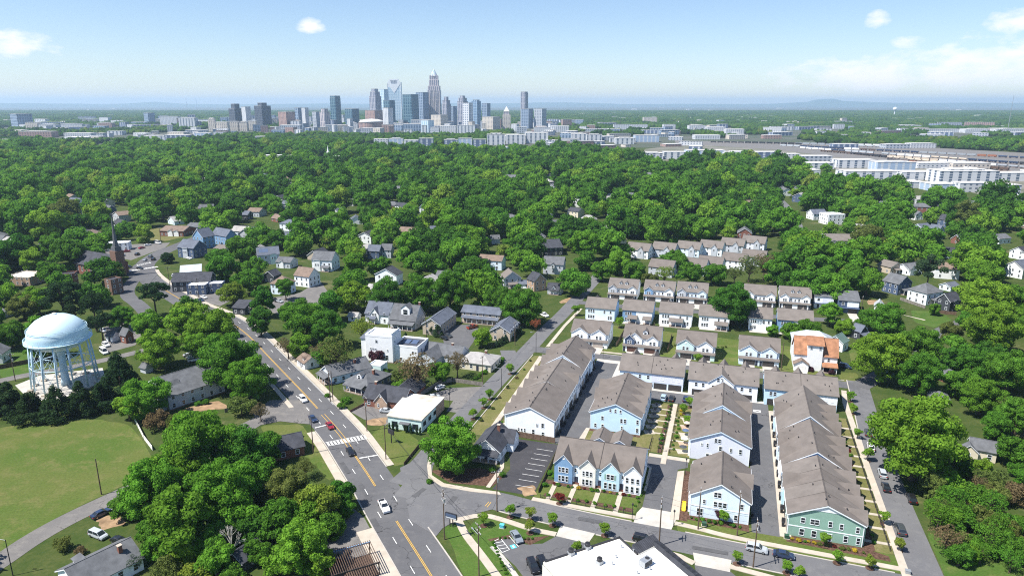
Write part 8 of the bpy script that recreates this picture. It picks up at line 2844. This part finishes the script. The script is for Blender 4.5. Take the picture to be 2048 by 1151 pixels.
# barbecue sets, tables and chairs on the little terraces between the two middle rows
for i in range(6):
    b = 203 + i * 4.2
    x, y = S(-18.6, b)
    o = thing('garden_table', f'dark garden table, {TN[i]} up the pale blue terrace patios', 'table', x, y, -17.5, 'patio tables')
    part('table_top', MB().lathe([(.7, .7), (.7, .76)], 10), 'metal_dark', o)
    part('pedestal', MB().tube((0, 0, 0), (0, 0, .7), .06, n=6), 'metal_dark', o)
    part('foot', MB().lathe([(.35, 0), (.3, .05)], 8), 'metal_dark', o)
    structure('patio', MB().box(x - 1.6, x + 1.6, y - 1.3, y + 1.3, .004, .05 + .002 * i), 'concrete')
for i in range(5):
    b = 193 + i * 5.6
    x, y = S(-7.6, b)
    o = thing('garden_parasol', f'closed dark parasol, {TN[i]} up the lavender terrace gardens', 'parasol', x, y, -17.5, 'patio parasols')
    part('pole', MB().tube((0, 0, 0), (0, 0, 2.2), .03, n=6), 'metal_dark', o)
    part('canopy', MB().lathe([(1.15, 1.75), (.6, 2.05), (.03, 2.3)], 8), ['side_charcoal', 'side_white', 'side_navy', 'side_tan', 'side_charcoal'][i], o)
    structure('patio', MB().box(x - 1.7, x + 1.7, y - 1.2, y + 1.2, .004, .06 + .002 * i), 'brick_tan' if i % 2 else 'concrete')


# ------------------------------------------------------------------ fences
def fence(label, pts, h, m, kind='board', post=2.4, name='fence', group=None):
    o = link(name, None, None, (pts[0][0], pts[0][1], 0))
    tag(o, label, 'fence', group)
    ox, oy = pts[0]
    for a, b in zip(pts[:-1], pts[1:]):
        A, B = Vector(a) - Vector((ox, oy)), Vector(b) - Vector((ox, oy))
        L_ = (B - A).length
        t = (B - A) / L_
        n_ = Vector((-t.y, t.x))
        k = max(1, round(L_ / post))
        for i in range(k + 1):
            c = A + t * (L_ * i / k)
            part('post', MB().box(c.x - .06, c.x + .06, c.y - .06, c.y + .06, 0, h + .05), m, o)
        for i in range(k):
            p, q = A + t * (L_ * i / k + .07), A + t * (L_ * (i + 1) / k - .07)
            if kind == 'board':
                part('panel', MB().prism([p - n_ * .025, q - n_ * .025, q + n_ * .025, p + n_ * .025], .05, h), m, o)
            else:
                mm = MB()
                for z in (.15, h - .08):
                    mm.tube((p.x, p.y, z), (q.x, q.y, z), .03, n=4)
                for j in range(int(post / .16)):
                    c = p.lerp(q, (j + .5) / int(post / .16))
                    mm.tube((c.x, c.y, .1), (c.x, c.y, h), .014, n=3, cap=False)
                part('railing', mm, m, o)
    return o


fence('brown board fence between the dark car park and the long terrace', st((-61, 187.6), (-45.2, 186.9)), 1.9, 'wood_fence')
fence('low dark wall fence along the right side of the dark car park', st((-43.4, 186), (-42.6, 158.6)), 1.1, 'wood_dark')
fence('black metal railing in front of the four-house terrace gardens', st((-41.5, 156.4), (-17.2, 155.9)), 1.0, 'metal_dark', 'rail')
fence('black metal railing along the long terrace front gardens', st((-65.6, 190), (-65.6, 256)), 1.0, 'metal_dark', 'rail')
fence('black metal railing along the green-ended terrace gardens', st((41.6, 159), (41.8, 230)), 1.0, 'metal_dark', 'rail')
fence('black railing left of the garden path between the middle terraces', st((-13.6, 191), (-13.6, 226)), 1.0, 'metal_dark', 'rail')
fence('black railing right of the garden path between the middle terraces', st((-11.4, 191), (-11.4, 226)), 1.0, 'metal_dark', 'rail')
fence('short black railing at the edge of the dry lawn', st((-17.3, 190), (-17.3, 199)), 1.0, 'metal_dark', 'rail')
fence('grey board fence along the faded car park behind the shop', px((842, 792), (880, 768), (905, 763)), 1.6, 'wood_grey')
fence('grey board fence above the faded car park', px((905, 763), (966, 772)), 1.6, 'wood_grey')
fence('white fence running between the field and the scrub', px((268, 838), (288, 878), (305, 900)), 1.6, 'white_warm')
fence('pale fence beside the large grey-roofed house yard', px((460, 792), (490, 812), (450, 825)), 1.5, 'wood_grey')
fence('long dark fence behind the lawn beside the water tower', px((0, 738), (60, 726), (120, 712)), 1.8, 'wood_dark')
fence('brown fence between the navy paired house and its neighbour', st((-41.5, 279), (-41, 300)), 1.7, 'wood_fence')
fence('brown fence right of the navy paired house garden', st((-20, 279), (-20, 300)), 1.7, 'wood_fence')
fence('brown fence between the second row gardens', st((-29, 300), (-29, 313)), 1.7, 'wood_fence')
fence('brown retaining fence beside the shop lawn', px((808, 930), (838, 893), (848, 880)), 1.0, 'wood_dark')
fence('brown board fence beside the charcoal house', px((1868, 626), (1912, 630)), 1.7, 'wood_fence')
fence('grey fence in front of the slate gabled house', px((1800, 600), (1850, 617)), 1.7, 'wood_grey')
fence('low brick wall fence by the bungalow drive', px((700, 824), (735, 806)), .8, 'brick_brown')
# ------------------------------------------------------------------ labels for everything that is named by its neighbours
def ordinal(n):
    return ['nearest', 'second nearest', 'third nearest', 'fourth nearest', 'fifth nearest', 'sixth nearest', 'seventh nearest', 'eighth nearest'][n] if n < 8 else f'{n + 1}th nearest'


def name_by_neighbour():
    marks = [(x, y, s) for x, y, s in LM if s]
    M_ = np.array([(x, y) for x, y, s in marks])
    bucket = {}
    for t in TREES:
        o, kind, col, x, y, r = t
        d = np.hypot(M_[:, 0] - x, M_[:, 1] - y)
        i = int(np.argmin(d))
        dx, dy = x - M_[i, 0], y - M_[i, 1]
        # sideways or in depth, as the camera sees it
        if abs(dx) > abs(dy):
            rel = 'right of' if dx > 0 else 'left of'
        else:
            rel = 'behind' if dy > 0 else 'in front of'
        key = (GWORD[col], KWORD[kind], rel, marks[i][2])
        bucket.setdefault(key, []).append((d[i], o))
    for (g, k, rel, sh), lst in bucket.items():
        lst.sort(key=lambda q: q[0])
        for n, (dd, o) in enumerate(lst):
            if len(lst) == 1:
                lb = f'{g} {k} {rel} the {sh}'
            else:
                lb = f'{g} {k} {rel} the {sh}, {ordinal(n)} to it'
            o['label'] = ' '.join(lb.split()[:16])
            o['group'] = 'shrubs in the gardens' if 'shrub' in k else 'trees among the houses'




def finish_labels():
    marks = [(x, y, sh) for x, y, sh in LM if sh]
    M_ = np.array([(x, y) for x, y, sh in marks])
    for (o, lb, x, y) in HQ:
        i = int(np.argmin(np.hypot(M_[:, 0] - x, M_[:, 1] - y)))
        o['label'] = f"{lb} in the wood beyond the {marks[i][2]}"
    by = {}
    for o in COL.objects:
        if o.parent is None and 'label' in o:
            by.setdefault(o['label'], []).append(o)
    for lb, lst in by.items():
        if len(lst) < 2:
            continue
        lst.sort(key=lambda q: q.location.x / max(1.0, q.location.y))
        for n, o in enumerate(lst):
            w_ = f', {ordn(n)} from the left'
            o['label'] = ' '.join(lb.split()[:16 - len(w_.split()) + 1]) + w_


def ordn(n):
    w = ['first', 'second', 'third', 'fourth', 'fifth', 'sixth', 'seventh', 'eighth', 'ninth', 'tenth', 'eleventh', 'twelfth']
    if n < 12:
        return w[n]
    k = n + 1
    return f"{k}{'th' if 10 < k % 100 < 14 else {1: 'st', 2: 'nd', 3: 'rd'}.get(k % 10, 'th')}"


name_by_neighbour()
finish_labels()
# ------------------------------------------------------------------ haze: the summer air between us and the far town
hz = MB().box(-31000, 31000, -600, 34500, -1.0, 320)
ho = part('haze', hz, 'white')
ho['kind'] = 'stuff'
hmat = bpy.data.materials.new('haze_air')
hmat.use_nodes = True
nt = hmat.node_tree
nt.nodes.clear()
out = nt.nodes.new('ShaderNodeOutputMaterial')
pv = nt.nodes.new('ShaderNodeVolumePrincipled')
pv.inputs['Color'].default_value = (.58, .77, 1.0, 1)
pv.inputs['Density'].default_value = 6.5e-5
pv.inputs['Anisotropy'].default_value = .2
nt.links.new(pv.outputs[0], out.inputs['Volume'])
ho.data.materials.clear()
ho.data.materials.append(hmat)

hmat.cycles.volume_sampling = 'DISTANCE'
